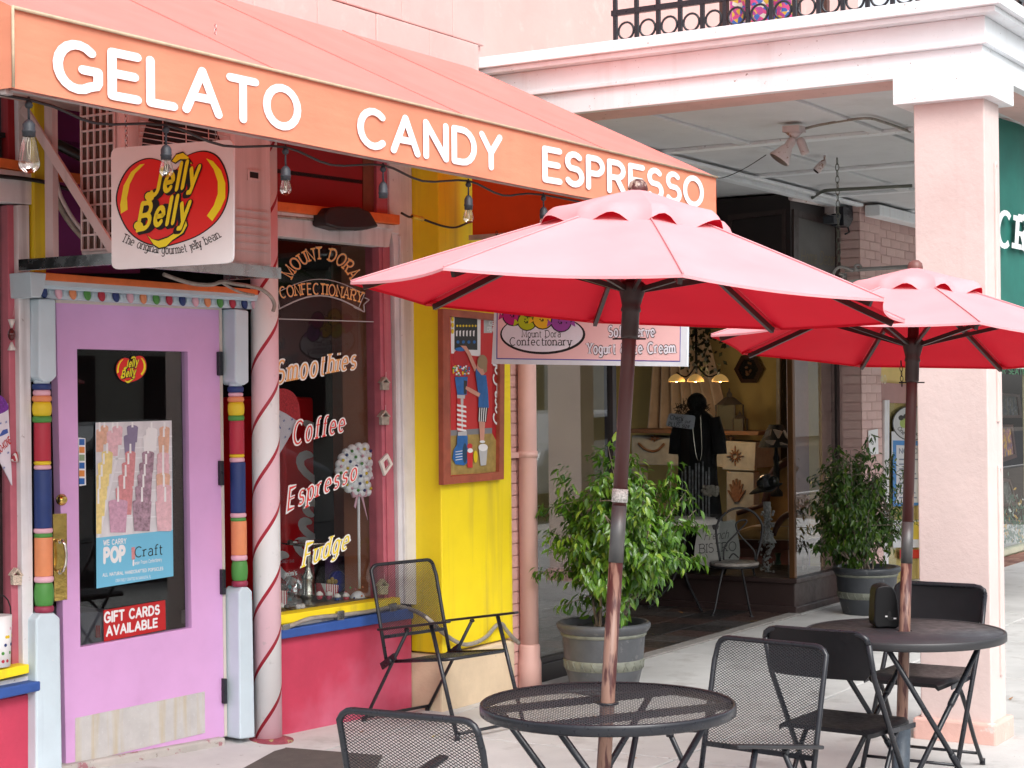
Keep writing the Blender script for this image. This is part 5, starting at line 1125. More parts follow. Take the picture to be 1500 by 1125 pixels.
mb = MB(); mb.box((cx0 + .03, cy0 + .03, .09), (cx1 - .03, cy1 - .03, 3.02)); shaft = mb.build('column_shaft', m_colp, po, bevel=.006)
CF = PY(cy0 + .0295)
mb = MB(); mb.box((8.34, cy0 + .018, .30), (8.37, cy0 + .031, 1.28)); mb.box((8.34, cy0 + .018, 1.50), (8.37, cy0 + .031, 2.72)); mb.lathe([(.015, 0), (.015, .012)], (8.355, cy0 + .03, 1.28), (0, -1, 0), 12); mb.lathe([(.015, 0), (.015, .012)], (8.355, cy0 + .03, 2.72), (0, -1, 0), 12); mb.build('column_groove', m_colp, po, bevel=.004)
mb = MB(); mb.box((13.75, cy0, -.01), (14.05, cy1, .10)); mb.build('column_base', m_cbase, po, bevel=.012)
mb = MB(); mb.box((13.78, cy0 + .03, .09), (14.02, cy1 - .03, 3.14)); mb.build('column_shaft', m_colp, po, bevel=.006)
mb = MB(); mb.box((cx0 - .03, cy0 - .02, 3.015), (cx1 + .05, cy1 + .05, 3.145)); mb.build('capital', m_white, po, bevel=.003)
# beams: stepped fascia on the two street faces
bx, by, B1x, B1y = 8.17, 2.40, 16.5, 5.2
def Lbeam(name, ox, z0, z1, th=.05, m=m_white):
    mb = MB(); x0 = bx - ox; y0 = by - ox
    mb.prism([(x0, y0, z0), (B1x, y0, z0), (B1x, y0 + th, z0), (x0 + th, y0 + th, z0), (x0 + th, B1y, z0), (x0, B1y, z0)], (0, 0, z1 - z0)); return mb.build(name, m, po, bevel=.003)
Lbeam('fascia', 0, 3.145, 3.262); Lbeam('fascia_upper', .018, 3.264, 3.392, .07); Lbeam('moulding', .028, 3.262, 3.282, .09)
Lbeam('cornice_lower', .085, 3.393, 3.420, .2); Lbeam('cornice_upper', .115, 3.4205, 3.478, .2)
m_pinkwhite = mat('pinkish_soffit', (.70, .47, .43, 1), .7, var=.08, vs=6, spot=((.25, .12, .08, 1), 30, .66, .7))
mb = MB(); mb.prism([(bx + .05, by + .05, 3.1455), (B1x, by + .05, 3.1455), (B1x, by + .3, 3.1455), (bx + .3, by + .3, 3.1455), (bx + .3, B1y, 3.1455), (bx + .05, B1y, 3.1455)], (0, 0, .03)); mb.build('soffit_board', m_pinkwhite, po)
m_ceil = mat('grimy_white_ceiling', (.68, .69, .70, 1), .7, var=.08, vs=2.2, bump=.0006, bs=30, spot=((.20, .15, .12, 1), 36, .70, .8), spots2=((.52, .52, .51, 1), 2.2, .56, .5, .15))
mb = MB()
for i in range(4):
    for j in range(3):
        x0 = 8.47 + i * 1.46; y0 = 2.70 + j * .83
        q = MB(); q.box((x0 + .004, y0 + .004, 3.176), (x0 + 1.456, y0 + .826, 3.20)); q.build('ceiling_panel', m_ceil, po)
mb = MB(); mb.box((8.2, 2.45, 3.2005), (16.5, 9.5, 3.23)); mb.build('roof_slab', m_ceil, po)
mb = MB(); mb.box((14.3, 2.65, 3.174), (16.5, 9.4, 3.199)); mb.box((8.47, 5.2, 3.174), (14.28, 9.4, 3.199)); mb.build('ceiling_panel', m_ceil, po)
for i in range(5):
    x = 8.47 + i * 1.46; q = MB(); q.box((x - .05, 2.66, 3.155), (x + .05, 5.1, 3.1755)); q.build('ceiling_batten', m_white, po, bevel=.004)
for j in range(4):
    y = 2.70 + j * .83
    for i in range(4): x0 = 8.47 + i * 1.46; q = MB(); q.box((x0 + .055, y - .04, 3.158), (x0 + 1.405, y + .04, 3.1755)); q.build('ceiling_batten', m_ceil, po, bevel=.004)
mb = MB(); mb.box((8.5, 5.02, 3.12), (13.4, 5.10, 3.154)); mb.box((8.5, 4.9, 3.13), (13.4, 4.96, 3.1535)); mb.build('wall_moulding', m_white, po, bevel=.006)
mb = MB(); mb.box((13.5, 4.80, 3.06), (18.0, 4.93, 3.15)); mb.build('wall_moulding', m_white, po, bevel=.01)
# balcony floor and railing
mb = MB(); mb.box((8.25, 2.45, 3.40), (16.5, 5.2, 3.475)); mb.build('balcony_floor', m_cbase, po)
rl = thing('balcony_railing', 'black iron balcony railing with a row of rings along the white cornice', 'railing', (8.3, 3.6, 3.48))
RX = 8.30
mb = MB(); mb.box((RX - .012, 2.5, 3.66), (RX + .012, 4.42, 3.69)); mb.box((RX - .012, 2.5, 4.3), (RX + .012, 4.42, 4.33)); mb.box((8.3, 2.488, 3.66), (14, 2.512, 3.69)); mb.build('rail', m_black, rl)
for i in range(16):
    y = 4.40 - i * .127
    if y < 2.5: break
    q = MB(); q.box((RX - .010, y - .010, 3.476), (RX + .010, y + .010, 4.32)); q.build('baluster', m_black, rl)
    q = MB(); q.tube([(RX, y - .0635 + .045 * cos(a * pi / 9), 3.605 + .045 * sin(a * pi / 9) - .03) for a in range(18)], .0065, 5, closed=True); q.build('ring', m_black, rl)
for i in range(12):
    x = 8.43 + i * .127; q = MB(); q.box((x - .01, 2.49, 3.476), (x + .01, 2.51, 4.32)); q.build('baluster', m_black, rl)
# things on the balcony: chair with floral cloth
bc = thing('balcony_chair', 'dark slatted chair on the balcony behind the black railing', 'chair', (8.62, 3.62, 3.478))
mb = MB()
for i in range(4): mb.box((8.45 + i * .11, 3.42, 3.90), (8.53 + i * .11, 3.85, 3.92))
for dx in (0, .4):
    for dy in (0, .4): mb.box((8.46 + dx, 3.43 + dy, 3.476), (8.50 + dx, 3.47 + dy, 3.9))
for i in range(5): mb.box((8.84, 3.44 + i * .09, 3.9), (8.86, 3.50 + i * .09, 4.4))
mb.build('frame', mat('balcony_wood', (.10, .05, .04, 1), .6), bc)
m_floral = bpy.data.materials.new('floral_print'); m_floral.use_nodes = True; N = m_floral.node_tree.nodes; L = m_floral.node_tree.links
vo = N.new('ShaderNodeTexVoronoi'); vo.inputs['Scale'].default_value = 45; tc = N.new('ShaderNodeTexCoord'); L.new(tc.outputs['Object'], vo.inputs['Vector'])
cr = N.new('ShaderNodeValToRGB'); cr.color_ramp.interpolation = 'CONSTANT'; sp_ = N.new('ShaderNodeSeparateColor'); L.new(vo.outputs['Color'], sp_.inputs[0]); L.new(sp_.outputs[0], cr.inputs[0])
e = cr.color_ramp; e.elements[0].color = (.7, .08, .25, 1); e.elements[1].position = .2; e.elements[1].color = (.75, .7, .6, 1)
for ps_, c_ in ((.4, (.05, .15, .5, 1)), (.6, (.75, .5, .05, 1)), (.8, (.5, .06, .3, 1))): x_ = e.elements.new(ps_); x_.color = c_
L.new(cr.outputs[0], N['Principled BSDF'].inputs['Base Color'])
mb = MB(); mb.grid(lambda u, v: V((8.44 + .015 * sin(u * 14), 3.80 - .36 * u, 3.935 - .40 * v + .02 * sin(u * 9))), 20, 8); mb.grid(lambda u, v: V((8.44 + .36 * v, 3.80 - .36 * u, 3.935 + .05 * sin(v * pi))), 12, 6)
tag(mb.build('floral_cloth', m_floral), 'bright floral printed cloth hanging from the balcony chair', 'cloth')
# ceiling fittings
m_fit = mat('old_white_fitting', (.62, .54, .53, 1), .5, var=.15, spot=((.3, .12, .05, 1), 26, .6, .8))
CEI = PZ(3.175)
def onceil(x, y): return CEI.at(x, y)
p = onceil(1163, 180); p.z = 3.175
lp = thing('ceiling_spotlight', 'old twin spotlight with round lamp head on a square box under the portico ceiling', 'light fitting', p)
s_ = K(p)
mb = MB(); mb.box((p.x - .05, p.y - .05, 3.12), (p.x + .05, p.y + .05, 3.1545)); mb.lathe([(.05, 0), (.03, -.02), (.012, -.03)], (p.x, p.y, 3.12), seg=12); mb.build('box', m_fit, lp)
hv = (RT * -.55 - UP * .8).normalized(); a = V((p.x, p.y, 3.09)); mb = MB(); mb.lathe([(.018, 0), (.026, .02), (.026, .06), (.03, .065), (.062, .14), (.064, .15)], a, hv, 18); mb.build('lamp_head', m_fit, lp)
mb = MB(); mb.lathe([(.06, 0), (.055, .006)], a + hv * .148, hv, 18); mb.build('lens', mat('lamp_lens', (.16, .12, .12, 1), .3), lp)
hv2 = (RT * .35 - UP * .9).normalized(); mb = MB(); mb.lathe([(.015, 0), (.025, .02), (.025, .09), (.02, .1)], a + RT * .03, hv2, 14); mb.build('empty_holder', m_fit, lp)
mb = MB(); mb.tube(smooth([V((p.x + .05, p.y, 3.135)), onceil(1200, 178) - V((0, 0, .02)), onceil(1265, 168) - V((0, 0, .02)), onceil(1295, 174) - V((0, 0, .02)), onceil(1333, 188) - V((0, 0, .02))], 4), .008, 6); mb.build('conduit', m_pipe, lp)
p = onceil(1208, 228); lp2 = thing('ceiling_sensor', 'small pale angled sensor head below the portico ceiling', 'light fitting', p)
mb = MB(); mb.tube([V((p.x, p.y, 3.176)), V((p.x, p.y, 3.13))], .008, 6); mb.build('stem', m_fit, lp2)
hv = (RT * -.6 - UP * .7).normalized(); mb = MB(); mb.lathe([(.015, 0), (.024, .02), (.026, .075), (.022, .085)], V((p.x, p.y, 3.14)), hv, 14); mb.build('head', m_fit, lp2)
mb = MB(); mb.lathe([(.022, 0), (.018, .006)], V((p.x, p.y, 3.14)) + hv * .084, hv, 14); mb.build('lens', m_dark, lp2)
w2 = thing('ceiling_wires', 'thin sagging wires and dark green conduit running under the portico ceiling', 'cable', (12, 4.5, 3.1))
mb = MB(); mb.tube(smooth([onceil(1022, 240) - V((0, 0, .03)), onceil(1050, 239) - V((0, 0, .10)), onceil(1085, 234) - V((0, 0, .07)), onceil(1122, 220) - V((0, 0, .03))], 4), .003, 4); mb.build('wire', m_wire, w2)
m_gpipe = mat('olive_pipe', (.14, .15, .12, 1), .45, var=.2)
mb = MB(); mb.tube(smooth([onceil(1160, 289) - V((0, 0, .03)), onceil(1182, 286) - V((0, 0, .04)), onceil(1195, 278) - V((0, 0, .04)), onceil(1206, 272) - V((0, 0, .04)), onceil(1225, 270) - V((0, 0, .04)), onceil(1336, 264) - V((0, 0, .04))], 3), .013, 6); mb.build('pipe', m_gpipe, w2)
p = onceil(1226, 226); p.z = 3.15; SP = PL(p, (-.85, -.52, 0))
hs_ = thing('scroll_sign', 'grey scroll framed hanging sign with pale green panel half hidden by the far umbrella', 'sign', SP.at(1290, 410))
mb = MB(); chain(mb, V((p.x, p.y, 3.15)), SP.at(1229, 392), .012, .0028); mb.build('chain', m_gpipe, hs_)
mb = MB(); mb.px(SP, [(1238, 412), (1340, 396), (1340, 470), (1238, 480)], 0, .02); mb.build('panel', mat('sage_sign', (.30, .36, .32, 1), .5, var=.1), hs_)
mb = MB(); mb.tube([SP.at(1238, 396, .01), SP.at(1340, 390, .01)], .014, 6); mb.tube([SP.at(1238, 400, .01), SP.at(1238, 480, .01)], .012, 6)
mb.tube(smooth([SP.at(1250, 397, .02), SP.at(1232, 391, .02), SP.at(1222, 398, .02), SP.at(1222, 408, .02), SP.at(1232, 410, .02), SP.at(1235, 403, .02), SP.at(1229, 401, .02)], 4), .011, 6)
mb.tube(smooth([SP.at(1256, 396, .02), SP.at(1252, 390, .02), SP.at(1258, 388, .02), SP.at(1262, 392, .02)], 4), .009, 6); mb.build('scroll_frame', mat('pewter_scroll', (.28, .27, .26, 1), .5, .2, var=.2), hs_)

# ================================================================== DECOR SHOP
ds = thing('decor_shop', 'dark brown decor shop front with corner display window and recessed entry', 'building', (12.9, 5.6, 0))
m_choco = mat('dark_brown_paint', (.042, .026, .024, 1), .42, var=.15, vs=6, bump=.0005, bs=40, rvar=.1)
m_choco2 = mat('black_brown_paint', (.022, .015, .015, 1), .4, var=.1)
DX, DY = 12.45, 5.13
mb = MB(); mb.box((DX, DY, -.01), (13.42, 9.2, .225)); mb.build('plinth', m_choco, ds, bevel=.006)
mb = MB(); mb.box((DX - .02, DY - .02, -.01), (13.42, 9.2, .05)); mb.build('skirting', m_choco, ds, bevel=.006)
mb = MB(); mb.box((DX - .03, DY - .03, .226), (13.44, 9.2, .262)); mb.build('ledge', m_choco, ds, bevel=.006)
m_glass2 = glassmat('display_glass', boost=1.6, base=.02)
for nm, a_, b_ in (('side_glass', (DX + .01, DY + .05, .262), (DX + .016, 7.6, 2.2)), ('front_glass', (DX + .05, DY + .01, .262), (13.36, DY + .016, 2.2))):
    mb = MB(); mb.box(a_, b_); mb.build(nm, m_glass2, ds)
m_bronze = mat('bronze_mullion', (.16, .075, .03, 1), .35, .5, var=.1)
mb = MB(); mb.box((DX - .005, DY - .005, .2625), (DX + .04, DY + .04, 2.2)); mb.build('corner_post', m_bronze, ds, bevel=.004)
mb = MB(); mb.box((DX, 7.6, .2625), (DX + .05, 7.66, 2.2)); mb.build('side_post', m_choco2, ds); mb = MB(); mb.box((13.37, DY, .2625), (13.43, DY + .05, 2.2)); mb.build('side_post', m_choco2, ds)
mb = MB(); mb.box((DX + .001, DY + .001, 2.2), (13.43, 9.2, 3.155)); head = mb.build('header', m_choco2, ds)
mb = MB(); mb.ring(PX(DX), [(1066, 315), (1150, 306), (1150, 448), (1066, 452)], [(1072, 322), (1145, 313), (1145, 441), (1072, 445)], 0.001, .012); mb.build('panel_moulding', m_choco, ds)
YD = PY(DY); mb = MB(); mb.ring(YD, [(1163, 306), (1231, 326), (1231, 456), (1163, 448)], [(1170, 318), (1225, 333), (1225, 448), (1170, 441)], -.001, .012); mb.build('panel_moulding', m_choco, ds)
mb = MB(); mb.px(YD, [(1170, 318), (1225, 333), (1225, 448), (1170, 441)], -.001, .003); mb.build('sign_panel', mat('dark_sign_panel', (.10, .095, .09, 1), .5, var=.2, vs=4), ds)
mb = MB(); text(mb, 'Home Decor', tmap(YD, (1172, 385), (1223, 389), 20, 18), wt=.09, sp=.2, slant=.25, off=.005); mb.build('lettering', mat('faded_gold', (.16, .12, .06, 1), .5), ds)
mb = MB(); mb.tube([YD.at(1158, 290, .03), YD.at(1222, 302, .03)], .02, 8); mb.build('tube_light', m_fit, ds)
mb = MB(); mb.px(YD, [(1222, 297), (1232, 300), (1232, 315), (1222, 312)], .0, .08); mb.build('junction_box', m_fit, ds)
fl = thing('black_floodlight', 'black floodlight pair hung from the dark header beside the brick pier', 'floodlight', YD.at(1236, 330, .1))
mb = MB(); mb.px(YD, [(1235, 302), (1249, 300), (1250, 322), (1244, 333), (1236, 330)], .04, .14); mb.tube([YD.at(1240, 325, .1), YD.at(1244, 340, .1), YD.at(1238, 343, .1)], .008, 6); mb.build('flood_head', m_black, fl, bevel=.01)
mb = MB(); mb.px(YD, [(1221, 316), (1233, 314), (1230, 328), (1222, 327)], .06, .15); mb.build('small_head', m_socket, fl, bevel=.006)
# left display pane beside the downspout
LY = 5.22
mb = MB(); mb.box((8.73, LY - .04, -.005), (9.74, LY + .2, .10)); mb.build('plinth', m_choco2, ds, bevel=.004)
mb = MB(); mb.box((8.73, LY, .10), (9.72, LY + .006, 3.15)); mb.build('pane', m_glass2, ds)
mb = MB(); mb.box((9.72, LY - .02, .10), (9.77, LY + .04, 3.155)); mb.box((8.735, LY - .02, .1005), (9.72, LY - .002, .13)); mb.build('pane_frame', m_choco2, ds)
mb = MB(); mb.box((9.752, LY + .0405, .10), (9.758, 7.3, 3.15)); mb.build('entry_pane', m_glass2, ds)
mb = MB(); mb.box((9.74, 6.3, .0), (9.80, 6.36, 3.15)); mb.box((9.74, 7.3, 0), (9.80, 7.36, 3.15)); mb.build('entry_post', m_bronze, ds)
mb = MB(); mb.box((9.8, 7.9, 0), (12.45, 7.98, 3.15)); mb.build('back_wall', m_choco2, ds)
m_yelwall = mat('ochre_interior_wall', (.74, .55, .20, 1), .8, var=.12, vs=2)
mb = MB(); mb.box((15.3, 4.95, 0), (15.4, 10.3, 3.1)); mb.build('inner_wall', m_yelwall, ds)
mb = MB(); mb.box((13.9, 5.15, 0), (15.3, 5.25, 3.1)); mb.box((13.44, 5.30, .2), (13.95, 5.40, 3.1)); mb.build('inner_side_wall', m_yelwall, ds)
mb = MB(); mb.box((12.5, 5.2, .19), (15.3, 10.2, .2268)); mb.build('inner_floor', mat('wine_carpet', (.07, .015, .02, 1), .9, var=.3, vs=40), ds)
mb = MB(); mb.box((12.5, 10.2, 0), (15.3, 10.3, 3.1)); mb.box((8.72, 9.3, 0), (9.8, 9.4, 3.1)); mb.box((8.72, 5.6, 0), (8.74, 9.3, 3.1)); mb.build('dark_wall', m_dark, ds)
# ---- goods in the display
def SZ(x, y, X): return PX(X).at(x, y)
ht = PX(13.6)
def floorpt(x, y, X): q = PX(X).at(x, y); return q
m_ebony = mat('black_cloth', (.006, .006, .007, 1), .9, var=.2, vs=30)
X0 = 13.0
mn = thing('dressed_mannequin', 'mannequin in a long black dress, fur collar and long necklace in the display', 'mannequin', SZ(1022, 850, X0))
s_ = K(SZ(1022, 700, X0)); c_ = SZ(1022, 700, X0)
def mz(y): return SZ(1022, y, X0).z
mb = MB(); mb.lathe([(k_ * s_, mz(y)) for k_, y in ((44, 850), (42, 800), (36, 740), (31, 700), (30, 670), (33, 650), (34, 630), (30, 615), (20, 606), (11, 600), (10, 592))], (c_.x, c_.y, 0), seg=20); mb.v = [(c_.x + (x - c_.x) * .55, y, z) for x, y, z in mb.v]; mb.build('dress', m_ebony, mn)
mb = MB(); mb.ball((c_.x, c_.y, mz(590)), 15 * s_, 14, 10); mb.build('head', m_ebony, mn)
for sx_ in (-1, 1):
    mb = MB(); yy = lambda x, y: SZ(x, y, X0 - .05); mb.tube([yy(1022 + sx_ * 24, 612), yy(1022 + sx_ * 31, 640), yy(1022 + sx_ * 32, 665)], [.05, .055, .06], 10); mb.build('sleeve', m_ebony, mn)
mb = MB(); _r = random.Random(2)
for i in range(160):
    a = _r.uniform(0, 2 * pi); q = V((c_.x - .1, c_.y, mz(598))) + V((_r.uniform(-.05, .1), 20 * s_ * cos(a), 14 * s_ * sin(a) * .6)); d = V((_r.uniform(-1, .2), _r.uniform(-1, 1), _r.uniform(-1, 1))).normalized() * .05
    mb.tube([q, q + d], .003, 3)
mb.build('fur_collar', m_ebony, mn)
mb = MB(); mb.tube(smooth([SZ(1014, 615, X0 - .25), SZ(1016, 640, X0 - .25), SZ(1020, 668, X0 - .25), SZ(1025, 675, X0 - .25), SZ(1028, 660, X0 - .25), SZ(1027, 630, X0 - .25), SZ(1026, 608, X0 - .25)], 4), .004, 5); mb.build('necklace', m_silver, mn)
mb = MB()
for i in range(9): y0 = 676 + _r.uniform(0, 15); x = 998 + i * 5 + _r.uniform(-1, 1); mb.px(PX(X0 - .26), [(x, y0), (x + 2.2, y0), (x + 2, y0 + 90), (x, y0 + 80)], 0, .004)
mb.build('fringe', mat('silver_fringe', (.25, .25, .26, 1), .5, var=.7, vs=30), mn)
mb = MB()
for i in range(60): mb.ball(SZ(1040 + _r.uniform(-11, 11), 719 + _r.uniform(-6, 6), X0 - .28), .018, 6, 4)
mb.build('fur_cuff', mat('cream_fur', (.40, .35, .29, 1), .9, var=.3, vs=60, bump=.004, bs=80), mn)
t = sheet('note_card', 'small white card handwritten Check out our PLUS size on the black dress', 'card', PX(X0 - .30), rounded([(980, 605), (1019, 609), (1016, 629), (975, 624)], 4, 3), 0, mat('note_paper', (.55, .55, .60, 1), .6))
mb = MB(); pn_ = PX(X0 - .30); text(mb, 'Check', tmap(pn_, (981, 614), (1001, 616), 6.5), wt=.12, slant=.2, off=.002); text(mb, 'out our', tmap(pn_, (991, 619), (1012, 620), 5), wt=.12, slant=.2, off=.002); text(mb, 'PLUS size', tmap(pn_, (979, 624), (1010, 627), 6), wt=.13, slant=.2, off=.002); mb.build('lettering', m_blackprint, t)
# mantelpiece
X1 = 14.3
mt = thing('mantelpiece', 'grey painted mantelpiece with gilt carved ornaments behind the mannequin', 'fireplace', SZ(1080, 830, X1))
PM = PX(X1); m_mant = mat('distressed_grey_wood', (.55, .51, .43, 1), .7, var=.2, vs=9); m_gilt = mat('dull_gilt', (.30, .14, .07, 1), .6, var=.4, vs=40, bump=.003, bs=60)
mb = MB(); mb.px(PM, [(925, 638), (1107, 648), (1107, 686), (925, 680)], -.4, 0); mb.build('frieze', m_mant, mt, bevel=.006)
mb = MB(); mb.px(PM, [(1058, 648), (1107, 648), (1105, 690), (1058, 688)], 0, .05); mb.px(PM, [(1064, 690), (1104, 692), (1104, 800), (1064, 800)], -.1, .03); mb.px(PM, [(925, 684), (940, 684), (940, 800), (925, 800)], -.1, .03); mb.build('leg', m_mant, mt, bevel=.006)
mb = MB(); mb.px(PM, [(918, 628), (1112, 632), (1110, 638), (920, 634)], -.4, .1); mb.build('shelf', mat('mantel_wood', (.22, .10, .045, 1), .5), mt, bevel=.004)
mb = MB()
def star(cx_, cy_, rx, ry, n=12, o0=.051, o1=.07):
    for i in range(n):
        a = 2 * pi * i / n; b_ = 2 * pi * .35 / n; rr = 1 if i % 3 == 0 else .72
        mb.px(PM, [(cx_ + rx * rr * cos(a), cy_ + ry * rr * sin(a)), (cx_ + rx * .25 * cos(a + b_ * 1.5), cy_ + ry * .25 * sin(a + b_ * 1.5)), (cx_ + rx * .25 * cos(a - b_ * 1.5), cy_ + ry * .25 * sin(a - b_ * 1.5))], o0, o1 + i * .0003)
star(1076, 668, 13, 15); star(1070, 641, 14, 5, 12, .001, .02); star(958, 642, 13, 5, 12, .001, .02)
for i in range(7): a = radians(-60 + i * 20); mb.px(PM, [(1078 - 3, 735), (1078 + 3, 735), (1078 + 14 * sin(a) + 1, 735 - 42 * cos(a) * .8), (1078 + 14 * sin(a) - 1, 735 - 42 * cos(a) * .8)], .031, .05 + i * .0004)
mb.tube(smooth([PM.at(935, 649, .01), PM.at(947, 659, .01), PM.at(962, 660, .01), PM.at(973, 650, .01)], 4), .012, 5); mb.build('ornament', m_gilt, mt)
# lanterns, candle
def lantern(x, yb, w_, h_, X, lb):
    t = thing('lantern', lb, 'lantern', SZ(x, yb, X), group='lanterns on the mantelpiece'); p = SZ(x, yb, X); s = K(p); W_ = w_ * s / 2; H = h_ * s
    m_l = mat('lantern_iron', (.06, .045, .035, 1), .6, var=.3)
    mb = MB(); mb.box((p.x - W_, p.y - W_, p.z), (p.x + W_, p.y + W_, p.z + .03 * H))
    for a in (-1, 1):
        for b_ in (-1, 1): mb.box((p.x + a * W_ - .006, p.y + b_ * W_ - .006, p.z), (p.x + a * W_ + .006, p.y + b_ * W_ + .006, p.z + .6 * H))
    mb.build('cage', m_l, t)
    mb = MB(); mb.lathe([(W_ * 1.45, .6 * H), (W_ * .6, .76 * H), (W_ * .3, .79 * H), (W_ * .3, .86 * H), (W_ * .1, .92 * H), (W_ * .05, H)], p, seg=4, smooth=False); mb.build('roof', m_l, t)
    mb = MB(); mb.box((p.x - W_ * .9, p.y - W_ * .9, p.z + .03 * H), (p.x - W_ * .88, p.y + W_ * .9, p.z + .6 * H)); mb.build('pane', mat('old_lantern_glass', (.10, .09, .06, 1), .3), t)
    mb = MB(); mb.lathe([(W_ * .25, 0), (W_ * .25, .3 * H)], p, seg=10); mb.build('candle', mat('candle_wax', (.5, .4, .2, 1), .5), t)
lantern(1069, 630, 30, 62, X1 + .05, 'tall brown lantern with pointed roof on the mantelpiece'); lantern(1084, 631, 16, 30, X1 - .03, 'small black wire lantern with candle at the right end of the mantelpiece')
# curtain
mb = MB(); mb.grid(lambda u, v: SZ(945 + 130 * u * (.55 + .45 * v) + 12 * (1 - v), 470 + 165 * v, 14.7) + V((.06 * sin(u * 46 + v * 2), 0, 0)), 90, 8)
tag(mb.build('curtain', mat('sheer_curtain', (.60, .46, .36, 1), .9, var=.15, vs=8)), 'pale gathered sheer curtain draped behind the mannequin', 'curtain')
# chandelier
ch = thing('chandelier', 'lit chandelier with small amber glass shades and trailing leaves in the display', 'chandelier', SZ(1020, 470, 13.4))
m_sh = mat('amber_shade', (.60, .33, .10, 1), .5, emis=.35); m_lit = mat('lit_bulb', (1, .55, .18, 1), .5, var=0, emis=9)
for x in (991, 1019, 1026, 1055):
    if x == 1026: continue
    p = SZ(x, 559, 13.4); s = K(p); mb = MB(); mb.lathe([(12.5 * s, 0), (12 * s, 3 * s), (8 * s, 8 * s), (3 * s, 11 * s)], p, seg=18, caps=False); sh_ = mb.build('shade', m_sh, ch)
    mb = MB(); mb.ball(p + V((0, 0, 1 * s)), 2.3 * s, 8, 6); mb.build('bulb', m_lit, sh_)
    pl_ = bpy.data.lights.new('chandelier_light', 'POINT'); pl_.energy = 3.2; pl_.color = (1, .72, .42); pl_.shadow_soft_size = .04; po_ = bpy.data.objects.new('chandelier_light', pl_); col.objects.link(po_); po_.parent = ch; po_.location = p - V((0, 0, .05)) - WM[ch].translation
mb = MB()
pc = SZ(1020, 500, 13.4); mb.tube([pc + V((0, 0, .6)), SZ(1020, 545, 13.4)], .012, 6)
for x in (991, 1019, 1055): mb.tube(smooth([SZ(1020, 535, 13.4), SZ((1020 + x) / 2, 552, 13.4), SZ(x, 546, 13.4)], 4), .008, 5)
mb.build('arm', m_ebony, ch)
mb = MB(); _r = random.Random(8)
for i in range(150):
    q = SZ(1020 + _r.gauss(4, 16), 512 + _r.uniform(-40, 34), 13.4 + _r.uniform(-.2, .2)); d = V((_r.uniform(-.3, .3), _r.uniform(-1, 1), _r.uniform(-1, .6))).normalized(); sdv = V((_r.uniform(-.3, .3), d.z, -d.y)).normalized(); mb.m = 0 if _r.random() < .8 else 1
    l = _r.uniform(.03, .07); mb.ngon([q, q + d * l * .5 + sdv * l * .3, q + d * l, q + d * l * .5 - sdv * l * .3])
mb.build('foliage', [mat('dull_leaf', (.06, .06, .02, 1), .5, var=.4), mat('cream_petal', (.55, .5, .36, 1), .6)], ch)
# hexagon picture and mirror edge
t = thing('hexagonal_picture', 'dark hexagonal wooden framed picture on the ochre wall', 'picture', SZ(1096, 541, 15.2)); PH = PX(15.24)
hexo = [(1096 + 21 * cos(i * pi / 3), 541 + 23 * sin(i * pi / 3)) for i in range(6)]; hexi = [(1096 + 15 * cos(i * pi / 3), 541 + 16.5 * sin(i * pi / 3)) for i in range(6)]
mb = MB(); mb.ring(PH, hexo, hexi, 0, .04); mb.build('frame', mat('walnut', (.06, .022, .012, 1), .4, var=.2), t); mb = MB(); mb.px(PH, hexi, 0, .015); mb.build('picture', m_ebony, t)
mb = MB()
for i in range(12): mb.ball(PH.at(1096 + _r.uniform(-4, 4), 541 + _r.uniform(-10, 8), .02), .012, 6, 4)
mb.build('flower', m_gilt, t)
t = thing('wall_mirror', 'tall pale framed mirror edge on the ochre wall beside the glass corner', 'mirror', SZ(1143, 650, 15.2))
mb = MB(); mb.ring(PH, [(1137, 470), (1175, 470), (1175, 690), (1137, 690)], [(1142, 476), (1171, 476), (1171, 684), (1142, 684)], 0, .04); mb.build('frame', m_mant, t); mb = MB(); mb.px(PH, [(1142, 476), (1171, 476), (1171, 684), (1142, 684)], 0, .01); mb.build('glass', mat('dark_mirror', (.10, .08, .05, 1), .1, .8), t)
# table lamp
t = thing('table_lamp', 'table lamp with black and pale patchwork shade beside the armchair', 'lamp', SZ(1138, 700, 13.5)); p = SZ(1137, 655, 13.5); s = K(p)
mb = MB(); mb.lathe([(27 * s, 0), (10 * s, 33 * s)], p, seg=18, caps=False, smooth=False, mats=[0]); mb.build('lamp_shade', m_ebony, t)
PLp = PX(13.5 - .16)
mb = MB()
for q in ([(1121, 632), (1128, 629), (1126, 638), (1119, 641)], [(1132, 629), (1144, 632), (1139, 642)], [(1120, 645), (1134, 645), (1130, 652), (1122, 648)], [(1142, 648), (1153, 652), (1143, 652)], [(1147, 630), (1150, 640), (1155, 644)]): mb.px(PLp, q, -.02, .02)
mb.build('patch', mat('patch_cream', (.42, .30, .22, 1), .7), t)
mb = MB(); mb.lathe([(9 * s, -72 * s), (9 * s, -66 * s), (4 * s, -60 * s), (5 * s, -30 * s), (3.5 * s, -26 * s), (5 * s, -16 * s), (3 * s, -10 * s), (2 * s, 5 * s)], p, seg=14); mb.build('stem', m_ebony, t)
